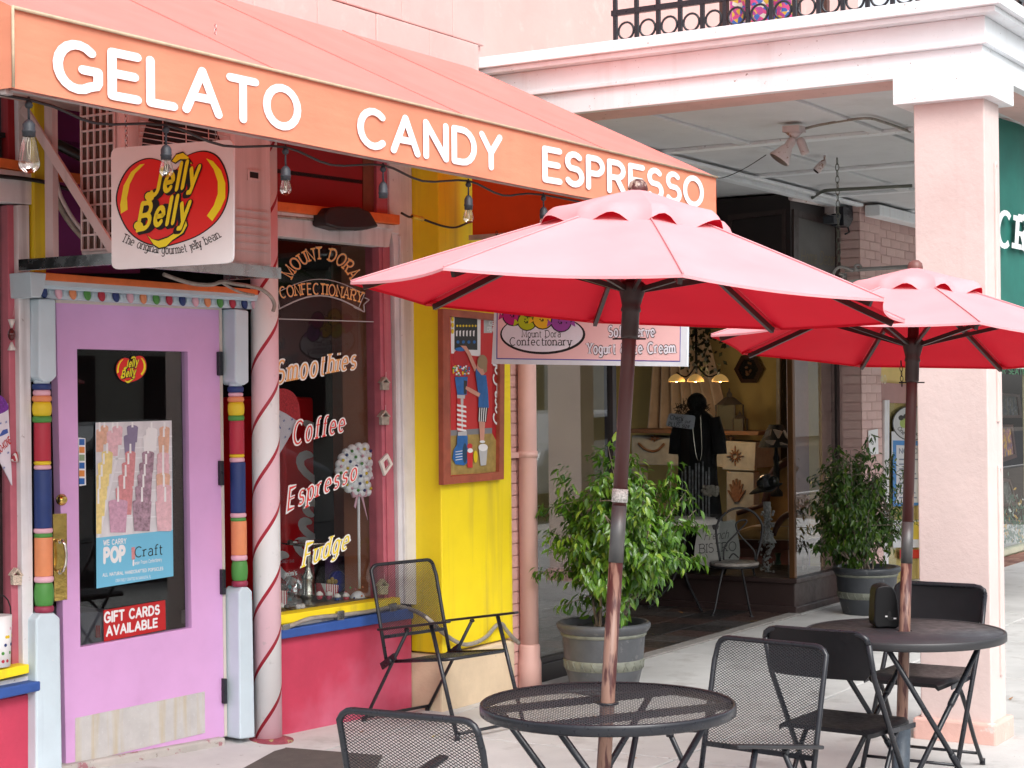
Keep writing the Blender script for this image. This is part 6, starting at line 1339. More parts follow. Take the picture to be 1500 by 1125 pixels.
# velvet armchair
arc_ = thing('velvet_armchair', 'antique carved armchair in golden velvet close to the glass corner', 'armchair', SZ(1140, 860, 13.2)); PA = PX(13.2)
m_velvet = mat('golden_velvet', (.36, .19, .05, 1), .8, var=.3, vs=8, sheen=.5); m_mahog = mat('mahogany', (.07, .022, .014, 1), .35, var=.2)
mb = MB(); mb.px(PA, spl([(1118, 775), (1122, 740), (1132, 700), (1145, 683), (1162, 678), (1180, 690), (1184, 740), (1184, 790)], 3), -.5, -.4); mb.build('back', m_velvet, arc_, bevel=.02)
mb = MB(); mb.tube(smooth([PA.at(1117, 775, -.4), PA.at(1121, 738, -.4), PA.at(1131, 697, -.4), PA.at(1146, 680, -.4), PA.at(1162, 675, -.4), PA.at(1184, 690, -.4)], 4), .035, 8); mb.build('crest_rail', m_mahog, arc_)
mb = MB(); mb.px(PA, [(1076, 778), (1100, 770), (1182, 770), (1184, 792), (1115, 792), (1076, 790)], -.4, .15); mb.build('seat', m_velvet, arc_, bevel=.03)
mb = MB(); mb.px(PA, [(1076, 752), (1110, 740), (1125, 742), (1124, 766), (1076, 784)], -.35, -.25); mb.px(PA, [(1136, 778), (1146, 762), (1172, 752), (1184, 752), (1184, 784), (1136, 786)], .05, .13); mb.build('arm_pad', m_velvet, arc_, bevel=.02)
mb = MB(); mb.px(PA, [(1074, 791), (1184, 792), (1184, 806), (1076, 803)], -.4, .12); mb.tube(smooth([PA.at(1134, 784, .14), PA.at(1142, 764, .14), PA.at(1158, 752, .14), PA.at(1182, 747, .14)], 4), .025, 8)
mb.tube([PA.at(1080, 752, -.25), PA.at(1122, 738, -.25)], .022, 6)
for x in (1122, 1180): mb.tube([PA.at(x, 800, .05), PA.at(x - 2, 838, .05)], [.035, .02], 8)
mb.build('frame', m_mahog, arc_)
mb = MB(); p = SZ(1140, 846, 13.5); s = K(p); tbl = thing('green_turned_stool', 'small green turned leg stool behind the armchair', 'stool', p); mb.lathe([(5 * s, 0), (3 * s, 8 * s), (5 * s, 20 * s), (3 * s, 28 * s), (5 * s, 36 * s)], p, seg=12); mb.build('leg', mat('green_leg', (.05, .10, .05, 1), .5), tbl)
# masked bust
bu = thing('masked_bust', 'small bust with round black goggles and brimmed hat trimmed with silver lace', 'bust', SZ(1122, 790, 12.85)); PB = PX(12.85); s = K(PB.at(1122, 720))
mb = MB(); mb.ball(PB.at(1124, 708), 16 * s, 16, 10, (1, 1, .9)); mb.build('head', mat('bust_dark', (.05, .05, .055, 1), .2, var=.5, vs=30), bu)
mb = MB(); mb.lathe([(26 * s, 0), (20 * s, 3 * s), (16 * s, 4 * s)], PB.at(1122, 716), (-.2, .25, 1), 22); mb.build('brim', m_ebony, bu)
for x, y in ((1116, 708), (1133, 705)):
    mb = MB(); mb.lathe([(8 * s, 0), (7.5 * s, 3 * s), (4 * s, 4.5 * s), (.001, 5 * s)], PB.at(x, y, 12 * s), (-1, -.3, .1), 16, caps=False); mb.build('goggle', mat('goggle_black', (.01, .01, .01, 1), .08), bu)
mb = MB(); mb.lathe([(14 * s, 0), (9 * s, 8 * s), (4 * s, 22 * s), (5 * s, 40 * s), (6 * s, 60 * s)], PB.at(1124, 795), seg=14)
for i in range(160): q = PB.at(1124 + max(-9, min(9, _r.gauss(0, 5))), 780 + _r.uniform(-32, 60), _r.uniform(-.02, .09)); mb.ball(q, _r.uniform(.006, .014), 5, 3)
mb.build('lace', mat('silver_lace', (.35, .34, .33, 1), .5, var=.4, vs=60), bu)
# bistro furniture in the entry
m_iron = mat('wrought_iron', (.018, .018, .02, 1), .45, var=.2)
sg = GR(1075, 912); zs = .45
bs_ = thing('bistro_chair', 'round-seated black wrought iron bistro chair in the dark entry', 'chair', (GR(1077, 905).x, GR(1077, 905).y, 0))
feet = [GR(1044, 902), GR(1101, 904), GR(1046, 890) + V((.25, .12, 0)), GR(1115, 893)]
cen = sum(feet, V()) / 4; cen.z = 0
PSt = PL(cen, (-.85, -.52, 0)); s = K(cen + V((0, 0, .4)))
zs = PSt.at(1080, 825).z
mb = MB(); mb.lathe([(.185, -.012), (.19, 0), (.185, .012)], (cen.x, cen.y, zs), seg=24); mb.build('seat', mat('worn_white_seat', (.32, .29, .26, 1), .6, var=.3, vs=20, spot=((.05, .04, .04, 1), 18, .55, .8)), bs_)
mb = MB(); mb.tube([V((cen.x, cen.y, zs - .02)) + V((.18 * cos(a * pi / 10), .18 * sin(a * pi / 10), 0)) for a in range(20)], .009, 5, closed=True); mb.build('seat_ring', m_iron, bs_)
for f_ in feet:
    tp = V((cen.x, cen.y, zs - .02)) + (f_ - cen).normalized() * .16; mb = MB(); mb.tube(smooth([tp, tp.lerp(f_, .5) + V((0, 0, 0)), f_ + (cen - f_) * .12 + V((0, 0, .06)), f_ + V((0, 0, .008))], 4), .009, 6); mb.lathe([(.022, 0), (.014, .01)], f_, seg=8); mb.build('leg', m_iron, bs_)
mb = MB(); bk = PL(cen + V((.0, .0, 0)) - V((-.85, -.52, 0)) * -.10, (-.85, -.52, 0))
BPn = PL(cen + V((-.10, -.06, 0)), (-.85, -.52, 0))
mb.tube(smooth([BPn.at(*q) for q in ((1055, 822), (1050, 790), (1050, 770), (1062, 752), (1082, 744), (1103, 750), (1116, 768), (1115, 790), (1107, 822))], 4), .010, 6)
mb.tube(smooth([BPn.at(*q) for q in ((1060, 820), (1062, 800), (1080, 780), (1094, 764), (1086, 762), (1078, 768), (1084, 784), (1104, 806), (1106, 820))], 4), .007, 6)
mb.tube(smooth([BPn.at(*q) for q in ((1068, 818), (1074, 811), (1082, 817))], 4), .006, 5); mb.build('back_loop', m_iron, bs_)
bt_ = thing('bistro_table', 'round black bistro table with white lace cloth edge behind the near plant', 'table', GR(1000, 900)); p = BPn.at(1003, 765) + V((.25, .15, 0))
mb = MB(); mb.lathe([(.26, -.02), (.265, 0), (.26, .01)], p, seg=28); mb.build('tabletop', m_iron, bt_)
mb = MB(); mb.lathe([(.28, -.03), (.262, .011), (.20, .016), (.001, .016)], p, seg=28, caps=False); mb.build('lace_cloth', mat('lace_white', (.50, .47, .43, 1), .8, var=.2, vs=60), bt_)
for a in (0, 2.1, 4.2): mb = MB(); mb.tube(smooth([p + V((.05 * cos(a), .05 * sin(a), -.02)), p + V((.04 * cos(a), .04 * sin(a), -.4)), V((p.x + .22 * cos(a), p.y + .22 * sin(a), .05)), V((p.x + .26 * cos(a), p.y + .26 * sin(a), .01))], 4), .012, 6); mb.build('leg', m_iron, bt_)
PSg = PL(cen + V((.12, .16, 0)), (-.85, -.52, 0))
t = thing('bistro_sign', 'white shaped wooden sign reading French BISTRO behind the iron chair', 'sign', PSg.at(1050, 830))
mb = MB(); mb.px(PSg, spl([(1024, 770), (1034, 764), (1046, 760), (1060, 764), (1076, 762), (1080, 780), (1084, 805), (1080, 825), (1060, 833), (1035, 830), (1018, 818), (1019, 795)], 3), 0, .02); mb.build('board', mat('chalk_white_board', (.42, .41, .38, 1), .7, var=.12, vs=12), t)
mb = MB(); text(mb, 'French', tmap(PSg, (1031, 791), (1066, 788), 12), wt=.08, slant=.35, off=.0215); text(mb, 'BISTRO', tmap(PSg, (1024, 810), (1078, 806), 13), wt=.09, serif=.2, rnd=False, off=.0215); mb.ngon([PSg.at(1048 + 5 * cos(i * pi / 4), 771 + 6 * sin(i * pi / 4), .0215) for i in range(8)]); mb.build('lettering', mat('sign_ink', (.04, .035, .035, 1), .6), t)

# ================================================================== NEXT SHOPS
nb = thing('cafe_building', 'pink painted brick building with glazed café door beyond the decor shop', 'building', (14.2, 5.2, 0))
m_brick = [mat('pink_brick_%d' % i, c, .75, var=.06, vs=8, bump=.002, bs=50) for i, c in enumerate(((.68, .46, .42, 1), (.71, .49, .45, 1), (.65, .43, .40, 1)))]
PX0, PX1, PYF = 13.46, 13.92, 4.95
mb = MB(); mb.box((PX0 + .012, PYF + .012, -.01), (PX1, 5.6, 3.17)); mb.box((PX1, 4.99, 2.2), (16.6, 5.3, 3.17)); pier = mb.build('brick_wall', mat('pink_mortar', (.66, .45, .42, 1), .9, var=.1), nb)
bmesh_ = {}
def brick_front(x, z, w_, y=PYF, k=None):
    k = random.randrange(3); key = (round(w_, 3), k)
    if key not in bmesh_:
        q = MB(); q.box((0, .0065, 0), (w_, .014, .066)); o = q.build('brick', m_brick[k], None, bevel=.004); o.parent = pier; bmesh_[key] = o
    else: o = bmesh_[key].copy(); col.objects.link(o)
    o.location = V((x, y - random.uniform(0, .002), z)) - V((14.2, 5.2, 0))
    return o
for r in range(44):
    z = r * .072
    if 1.15 < z < 2.2 or z < .1: ws = [(PX0, .225), (PX0 + .232, .225)] if r % 2 else [(PX0, .11), (PX0 + .117, .225), (PX0 + .349, .11)]
    else: ws = [(PX0, .225), (PX0 + .232, .225)] if r % 2 else [(PX0, .11), (PX0 + .117, .225), (PX0 + .349, .11)]
    for x, w_ in ws: brick_front(x, z, w_)
    # side of the pier facing the decor shop
    q = MB(); k = random.randrange(3); q.box((PX0 - .0005, PYF + .016, z), (PX0 + .0115, PYF + .17, z + .064)); q.build('brick', m_brick[k], pier)
for r in range(13):
    z = 2.22 + r * .072
    for i in range(9):
        x = PX1 + .01 + i * .232 + (r % 2) * .11
        brick_front(x, z, .225, 4.978)
mb = MB(); mb.box((PX1, 4.985, 1.98), (16.6, 5.05, 2.2)); lint = mb.build('lintel', m_colp, nb)
DYn = PY(5.12)
m_pdoor = mat('dusty_pink_frame', (.42, .22, .20, 1), .6, var=.08)
mb = MB(); mb.ring(DYn, [(1289, 560), (1420, 570), (1420, 925), (1287, 930)], [(1302, 590), (1408, 594), (1408, 905), (1300, 910)], -.03, .0); mb.build('door', m_pdoor, nb)
mb = MB(); mb.px(DYn, [(1296, 586), (1303, 586), (1301, 912), (1295, 912)], 0, .02); mb.build('white_jamb', m_cream_frame, nb)
mb = MB(); mb.px(DYn, [(1302, 588), (1408, 592), (1408, 907), (1300, 912)], -.02, -.012); mb.build('door_glass', m_glass, nb)
mb = MB(); mb.box((13.95, 5.45, 0), (16.6, 5.5, 3.1)); mb.build('inner_wall', m_pdoor, nb)
mb = MB(); mb.box((14.0, 4.93, 2.03), (14.35, 4.985, 2.16)); mb.build('number_box', m_colp, nb)
NBp = PY(4.928); mb = MB(); text(mb, '40', tmap(NBp, (1289, 561), (1298, 562), 12), wt=.16, off=.002); mb.build('numerals', mat('pale_gold', (.66, .58, .38, 1), .5), nb)
t = thing('round_window_decal', 'round white café decal with a drawn bee on the pink door', 'sticker', DYn.at(1330, 620)); s_off = .004
mb = MB(); mb.m = 0; mb.ngon([DYn.at(1335 + 28 * cos(a * pi / 14), 620 + 26 * sin(a * pi / 14), s_off) for a in range(28)]); mb.m = 1; mb.ngon([DYn.at(1335 + 26.5 * cos(a * pi / 14), 620 + 24.5 * sin(a * pi / 14), s_off + .0006) for a in range(28)])
mb.m = 2; mb.ngon([DYn.at(1324 + 6 * cos(a * pi / 6), 620 + 7 * sin(a * pi / 6), s_off + .0012) for a in range(12)]); mb.m = 0
for cx_, cy_ in ((1320, 612), (1327, 610)): mb.ngon([DYn.at(cx_ + 4 * cos(a * pi / 5), cy_ + 4 * sin(a * pi / 5), s_off + .0016) for a in range(10)])
text(mb, 'One Place', amapin(DYn, (1335, 620), 22, 20, 200, 300, 6), wt=.14, off=s_off + .0012); mb.build('print', [m_blackprint, mat('decal_grey', (.5, .5, .5, 1), .5), mat('decal_green', (.3, .4, .08, 1), .5)], t)
t = thing('notice_posters', 'blue and white notices taped on the café door glass', 'poster', DYn.at(1330, 700))
mb = MB(); mb.m = 0; mb.flat(DYn, [(1306, 632), (1352, 634), (1352, 668), (1306, 668)], .003); mb.m = 1; mb.flat(DYn, [(1308, 645), (1352, 646), (1352, 740), (1308, 742)], .0035); mb.m = 0; mb.flat(DYn, [(1313, 652), (1350, 653), (1350, 736), (1313, 737)], .004)
mb.m = 0; mb.flat(DYn, [(1308, 762), (1352, 762), (1352, 802), (1308, 802)], .0035); mb.m = 2; mb.flat(DYn, [(1330, 764), (1352, 764), (1352, 790), (1330, 790)], .004); mb.m = 3; mb.flat(DYn, [(1318, 805), (1348, 805), (1348, 818), (1318, 818)], .0035)
mb.m = 4; text(mb, 'NOTICE', tmap(DYn, (1316, 664), (1348, 664), 7), wt=.2, off=.0045)
for i in range(9): mb.flat(DYn, [(1317, 672 + i * 7), (1345 - (i * 7) % 9, 672 + i * 7), (1345 - (i * 7) % 9, 674 + i * 7), (1317, 674 + i * 7)], .0046)
mb.build('sheet', [mat('notice_white', (.6, .6, .62, 1), .5), mat('notice_blue', (.03, .2, .5, 1), .5), mat('notice_yellow', (.6, .45, .05, 1), .5), m_redprint, mat('notice_ink', (.15, .18, .25, 1), .5)], t)
t = sheet('hung_white_notice', 'narrow white notice card screwed to the pink brick pier', 'card', PY(PYF), [(1272, 631), (1286, 628), (1287, 665), (1273, 667)], .006, m_whiteclean)
# far right shop seen past the column
fr = thing('gallery_shop', 'gallery shop front with cream tiled base seen to the right of the column', 'building', (17.4, 5.1, 0))
FYp = PY(5.05)
def q5(x, y): return FYp.at(x, y)
xa = q5(1455, 700).x
zg = q5(1490, 800).z
mb = MB(); mb.box((xa - .6, 5.05, -.01), (22, 5.3, zg - .05)); bulk = mb.build('tiled_base', mat('tile_grout', (.30, .32, .22, 1), .8), fr)
m_gt = mat('pale_green_tile', (.44, .50, .33, 1), .3, var=.07, vs=5)
nrow = 4; hh = (zg - .06) / nrow; tq = None
for r in range(nrow):
    for i in range(20):
        if tq is None:
            q = MB(); q.box((.004, 0, .004), (.146, .01, hh - .004)); tq = q.build('tile', m_gt); tq.parent = bulk; o = tq
        else: o = tq.copy(); col.objects.link(o)
        o.location = V((xa - .5 + i * .15, 5.041, r * hh)) - V((17.4, 5.1, 0))
mb = MB(); mb.box((xa - .6, 5.02, zg - .05), (22, 5.1, zg)); mb.build('sill', mat('cream_sill', (.5, .5, .38, 1), .6), fr)
zt = q5(1490, 540).z
mb = MB(); mb.box((xa - .6, 5.06, zg), (22, 5.066, zt)); mb.build('window_glass', m_glass, fr)
mb = MB(); mb.box((xa - .6, 5.045, zt), (22, 5.1, zt + .22)); mb.build('sign_board', mat('sign_offwhite', (.55, .6, .55, 1), .5), fr)
SB = PY(5.044); mb = MB(); text(mb, 'R SEATING', tmap(SB, (1468, 547), (1510, 549), 8), wt=.16, sp=.25, off=.002); mb.build('lettering', mat('sign_green_ink', (.03, .14, .06, 1), .5), fr)
mb = MB(); mb.box((xa - .6, 5.1, zt + .22), (22, 5.3, 3.15)); mb.box((xa - .6, 7.2, 0), (24, 7.3, 3.15)); mb.box((23, 5.3, 0), (23.1, 7.2, 3.1)); mb.box((xa - .62, 5.3, 0), (xa - .6, 7.2, 3.1)); mb.build('wall', m_dark, fr)
mb = MB(); xm = q5(1505, 700).x; mb.box((xm, 5.03, zg), (xm + .06, 5.09, zt)); mb.build('mullion', mat('olive_mullion', (.35, .32, .2, 1), .5), fr)
def painting(lb, pts, o, cset, nm='leaning_painting'):
    t = thing(nm, lb, 'painting', PY(5.05).at(*pts[2], o), group='paintings in the gallery window'); pl = PY(5.05)
    c_ = V(((sum(p[0] for p in pts)) / 4, (sum(p[1] for p in pts)) / 4)); inn = [tuple(c_ + (V(p) - c_) * .78) for p in pts]
    mb = MB(); mb.ring(pl, pts, inn, o - .03, o); mb.build('frame', m_mahog, t); mb = MB(); mb.px(pl, inn, o - .03, o - .015); mb.build('canvas', mat('canvas_' + str(len(cset)) + str(int(pts[0][0])), cset[0], .6, var=.5, vs=12, spot=(cset[1], 14, .5, 1), spots2=(cset[2], 22, .58, 1)), t)
painting('tilted framed autumn landscape painting in the gallery window', [(1462, 622), (1484, 622), (1490, 670), (1466, 678)], -.3, [(.25, .10, .12, 1), (.55, .30, .05, 1), (.10, .12, .2, 1)])
painting('dark framed picture standing higher in the gallery window', [(1460, 575), (1494, 578), (1498, 612), (1460, 612)], -.7, [(.05, .05, .06, 1), (.12, .10, .08, 1), (.2, .2, .22, 1)])
painting('small narrow framed picture low in the gallery window', [(1466, 700), (1480, 702), (1492, 740), (1470, 742)], -.25, [(.04, .04, .04, 1), (.1, .12, .1, 1), (.3, .3, .28, 1)])
mb = MB()
for i in range(420):
    q = PY(5.05).at(_r.uniform(1460, 1500), 797 - abs(_r.gauss(0, 30)) , -.15 - _r.uniform(0, .15)); d = V((_r.uniform(-1, 1), _r.uniform(-.3, .3), _r.uniform(0, 1))).normalized(); sdv = d.cross(V((0, 1, 0))).normalized(); l = _r.uniform(.04, .09); mb.m = 0 if _r.random() < .8 else _r.choice((1, 2))
    mb.ngon([q, q + d * l * .5 + sdv * l * .25, q + d * l, q + d * l * .5 - sdv * l * .25])
tag(mb.build('window_flowers', [mat('gallery_leaf', (.05, .15, .09, 1), .5, var=.4), mat('gallery_white_flower', (.6, .62, .58, 1), .6), mat('gallery_gold_flower', (.6, .35, .05, 1), .6)]), 'mixed white and golden flowers with green leaves low in the gallery window', 'flowers')
# green canvas
GY = PY(2.72)
ga = thing('green_canvas_blind', 'dark green hanging canvas blind with big white letters CR beyond the column', 'blind', GY.at(1490, 450))
xg0, xg1 = GY.at(1456, 300).x, 15.5; zgt = 3.14; zgb = 2.02
mb = MB(); mb.grid(lambda u, v: V((xg0 + (xg1 - xg0) * u, 2.72 + .012 * sin(u * 60) * v + .008 * sin(u * 23 + 1), zgb + (zgt - zgb) * v)), 160, 6); mb.build('canvas', mat('bottle_green_canvas', (.012, .14, .11, 1), .7, var=.15, vs=5), ga)
mb = MB(); text(mb, 'CRE', tmap(GY, (1451, 358), (1520, 373), 50, 47), wt=.24, sp=.44, serif=.35, contrast=.45, rnd=False, slant=.12, off=.025); mb.build('lettering', m_let, ga)
# ================================================================== UMBRELLAS
m_umb = fabric('faded_glare_red_canvas', (.87, .40, .43, 1), (.68, .012, .028, 1), (.85, .018, .045, 1), .15, dirt=.96, wrinkle=.0035)  # top colour mixes fading with painted-in glare; underside red includes shade and backlight
m_wornwood = bpy.data.materials.new('worn_brown_pole'); m_wornwood.use_nodes = True; N = m_wornwood.node_tree.nodes; L = m_wornwood.node_tree.links; p = N['Principled BSDF']; p.inputs['Roughness'].default_value = .42
tc = N.new('ShaderNodeTexCoord'); mp = N.new('ShaderNodeMapping'); mp.inputs['Scale'].default_value = (1, 1, .16); L.new(tc.outputs['Object'], mp.inputs[0])
n1 = N.new('ShaderNodeTexNoise'); n1.inputs['Scale'].default_value = 45; n1.inputs['Detail'].default_value = 7; L.new(mp.outputs[0], n1.inputs['Vector'])
sx = N.new('ShaderNodeSeparateXYZ'); L.new(tc.outputs['Object'], sx.inputs[0])
gr = N.new('ShaderNodeMapRange'); gr.inputs[1].default_value = 1.35; gr.inputs[2].default_value = .75; gr.inputs[3].default_value = -.12; gr.inputs[4].default_value = .12; L.new(sx.outputs[2], gr.inputs[0])
ad = N.new('ShaderNodeMath'); ad.operation = 'ADD'; L.new(n1.outputs[0], ad.inputs[0]); L.new(gr.outputs[0], ad.inputs[1])
ms = N.new('ShaderNodeMapRange'); ms.inputs[1].default_value = .54; ms.inputs[2].default_value = .62; L.new(ad.outputs[0], ms.inputs[0])
mx = N.new('ShaderNodeMix'); mx.data_type = 'RGBA'; L.new(ms.outputs[0], mx.inputs[0]); mx.inputs[6].default_value = (.075, .022, .02, 1); mx.inputs[7].default_value = (.27, .15, .11, 1); L.new(mx.outputs[2], p.inputs['Base Color'])
bp = N.new('ShaderNodeBump'); bp.inputs['Distance'].default_value = .0006; L.new(ms.outputs[0], bp.inputs['Height']); L.new(bp.outputs[0], p.inputs['Normal'])
m_ribm = mat('dark_brown_metal', (.045, .030, .028, 1), .38, .3, var=.1)
m_slv = mat('grey_sleeve', (.13, .13, .13, 1), .45, .5, var=.15, streak=((.2, .17, .15, 1), 12, .5, .5))
m_fin = mat('peeling_finial', (.09, .022, .02, 1), .4, var=.1, spot=((.45, .34, .28, 1), 18, .50, .9))
m_fin2 = mat('brown_finial', (.16, .06, .05, 1), .45, var=.2, vs=20)
def umbrella(base, tx, ty, hr, rot, R, tf, label, finm, sl0, sl1):
    base = V(base); ax = V((tx, ty, 1)).normalized()
    e1 = V((0, 1, 0)).cross(ax).normalized(); e2 = ax.cross(e1)
    def A(t, r=0, a=0): return base + ax * t + (e1 * cos(a) + e2 * sin(a)) * r
    tg = -base.z / ax.z
    u = thing('market_umbrella', label, 'umbrella', A(tg), group='red market umbrellas')
    ta = tf - .060; cor = [rot + k * pi / 4 for k in range(8)]
    # canopy panels
    cn_ = MB(); nr_ = 12; na = 8
    def cpt(k, s, f, drop=0.0):
        a0, a1 = cor[k], cor[k] + pi / 4
        r = R * f; c0 = A(0, r, a0) - base; c1 = A(0, r, a1) - base
        h = ta + (hr - ta) * (f ** 1.06) - .012 * sin(pi * f) * 0
        pt = c0.lerp(c1, s); sg = 4 * s * (1 - s)
        inward = 1 - .030 * sg * f
        return base + ax * (h - .012 * sg * f * (1 - .6 * f) + .004 * sg * sin(f * 23 + k) * f) + pt * inward
    for k in range(8):
        cn_.grid(lambda u_, v_: cpt(k, u_, .10 + .90 * v_), na, nr_)
        # hem
        cn_.grid(lambda u_, v_: cpt(k, u_, 1.0) - ax * .008 * v_ , na, 1)
    cn_.f = [tuple(f) if True else f for f in cn_.f]
    # faces must look outwards
    out = []
    for f in cn_.f:
        p0, p1, p2 = V(cn_.v[f[0]]), V(cn_.v[f[1]]), V(cn_.v[f[2]]); n_ = (p1 - p0).cross(p2 - p0); c_ = (p0 + p2) / 2 - A(hr - 1.0)
        out.append(f if n_.dot(c_) > 0 else f[::-1])
    cn_.f = out; cn_.build('canopy', m_umb, u)
    sm = MB()
    for k in range(8): sm.tube([cpt(k, 0, .12 + .88 * i / 10) + ax * .0025 for i in range(11)], .0028, 4)
    sm.build('seam', m_umb, u)
    for k in range(8):
        q = MB(); a = cor[k]; c0 = cpt(k, 0, 1.0); d0 = cpt(k, 0, .93) ; w_ = cpt(k, .05, .985); w2 = cpt(k - 1, .95, .985)
        q.prism([c0 - ax * .009, w_ - ax * .011, d0 - ax * .020, w2 - ax * .011], ax * .005); q.build('pocket', m_umb, u)
    # vent cap with wavy flap
    vc = MB(); nv = 8; Rv = R * .33; tc_ = tf - .055
    def vpt(u_, v_):
        a = rot + 2 * pi * u_; seg = (u_ * 8) % 1; fl = 1 - .06 * 4 * seg * (1 - seg)
        if v_ <= .78: f = .07 + .93 * v_ / .78; dr = 0
        else: f = 1 + .05 * (v_ - .78) / .22; dr = .032 * (v_ - .78) / .22
        r = Rv * f * fl; wv = .019 * sin(u_ * 2 * pi * 9 + 1.1 * sin(u_ * 2 * pi * 3)) * max(0, (v_ - .35) / .65) ** 2
        top = tc_ + (hr - ta) * ((f * .31) ** 1.06) * .98 + .026
        return A(top + wv - dr - .006 * 4 * seg * (1 - seg) * v_, r * (1 + wv * 1.5), a)
    vc.grid(vpt, 96, nv)
    out = []
    for f in vc.f:
        p0, p1, p2 = V(vc.v[f[0]]), V(vc.v[f[1]]), V(vc.v[f[2]]); n_ = (p1 - p0).cross(p2 - p0)
        out.append(f if n_.dot(ax) > 0 or n_.dot((p0 + p2) / 2 - A(tf - .2)) > 0 else f[::-1])
    vc.f = out; vc.build('vent_cap', m_umb, u)
    q = MB(); q.lathe([(.019, -.035), (.026, -.03), (.027, -.018), (.022, -.012), (.024, -.004), (.018, .0), (.026, .012), (.0305, .03), (.026, .048), (.014, .058), (.001, .060)], A(tf - .060), ax, 20); q.build('finial', finm, u)
    # pole in sections, sleeve, hub, base
    q = MB(); q.tube([A(tg + .02), A(.0), A(sl0)], .0215, 16); q.tube([A(sl1), A(tf - .1)], .0215, 16); q.build('pole', m_wornwood, u)
    q = MB(); q.tube([A(sl0), A(sl1)], .0225, 16); slv = q.build('sleeve', m_slv, u)
    th = tf - .385
    q = MB(); q.lathe([(.024, -.10), (.027, -.09), (.027, -.02), (.031, -.015), (.028, 0), (.033, .02), (.040, .045), (.042, .065), (.030, .075)], A(th), ax, 16); q.build('runner_hub', m_ribm, u)
    q = MB(); q.tube([A(th - .10) - RT * .05, A(th - .10) + RT * .05], .0028, 5); q.build('pin', m_wire, u)
    q = MB(); q.lathe([(.04, -.03), (.042, 0)], A(tf - .12), ax, 14); q.build('top_hub', m_ribm, u)
    for k in range(8):
        a = cor[k]; q = MB(); p0 = A(ta - .03, .035, a); p1 = cpt(k, 0, .955) - ax * .028
        q.bar(p0, p1, .013, .018, ax); rib = q.build('rib', m_ribm, u)
        q = MB(); q.bar(A(th + .05, .036, a), p0.lerp(p1, .50) - ax * .008, .011, .015, ax); q.build('strut', m_ribm, u)
    q = MB(); q.tube([A(tg + .03), A(tg + .36)], .034, 20); q.lathe([(.06, .0), (.055, .02), (.04, .03)], A(tg + .035), ax, 20); q.build('base_tube', mat('speckled_grey_base', (.075, .095, .12, 1), .5, var=.2, vs=60, spot=((.3, .33, .36, 1), 90, .64, .5)), u)
    gp = A(tg); q = MB(); q.lathe([(.27, .0), (.27, .018), (.24, .034), (.10, .046), (.05, .05)], (gp.x, gp.y, .001), seg=36); q.build('base_plate', m_black, u)
    return u, A
u1, A1 = umbrella((4.658, 2.52, .72), .0644, -.0449, 1.2055, 3.7788, .845, 1.577, 'near red market umbrella with peeling ball finial, pink on top from fading and painted-in glare, over the mesh table', m_fin, .42, .59)
q = MB(); q.lathe([(.0245, 0), (.0245, .04)], A1(.60), (.06, -.045, 1), 16); q.build('warning_label', mat('label_paper', (.5, .48, .45, 1), .6, var=.6, vs=180), u1)
u2, A2 = umbrella((6.629, 2.279, .72), .0976, -.0093, 1.108, 3.755, .80, 1.450, 'far red market umbrella with plain brown ball finial over the solid dark table', m_fin2, .26, .42)
q = MB(); hh_ = A2(1.45 - .40); chain(q, hh_ - RT * .045, hh_ - RT * .042 - V((0, 0, .10)), .006, .0014); q.build('pin_chain', m_wire, u2)

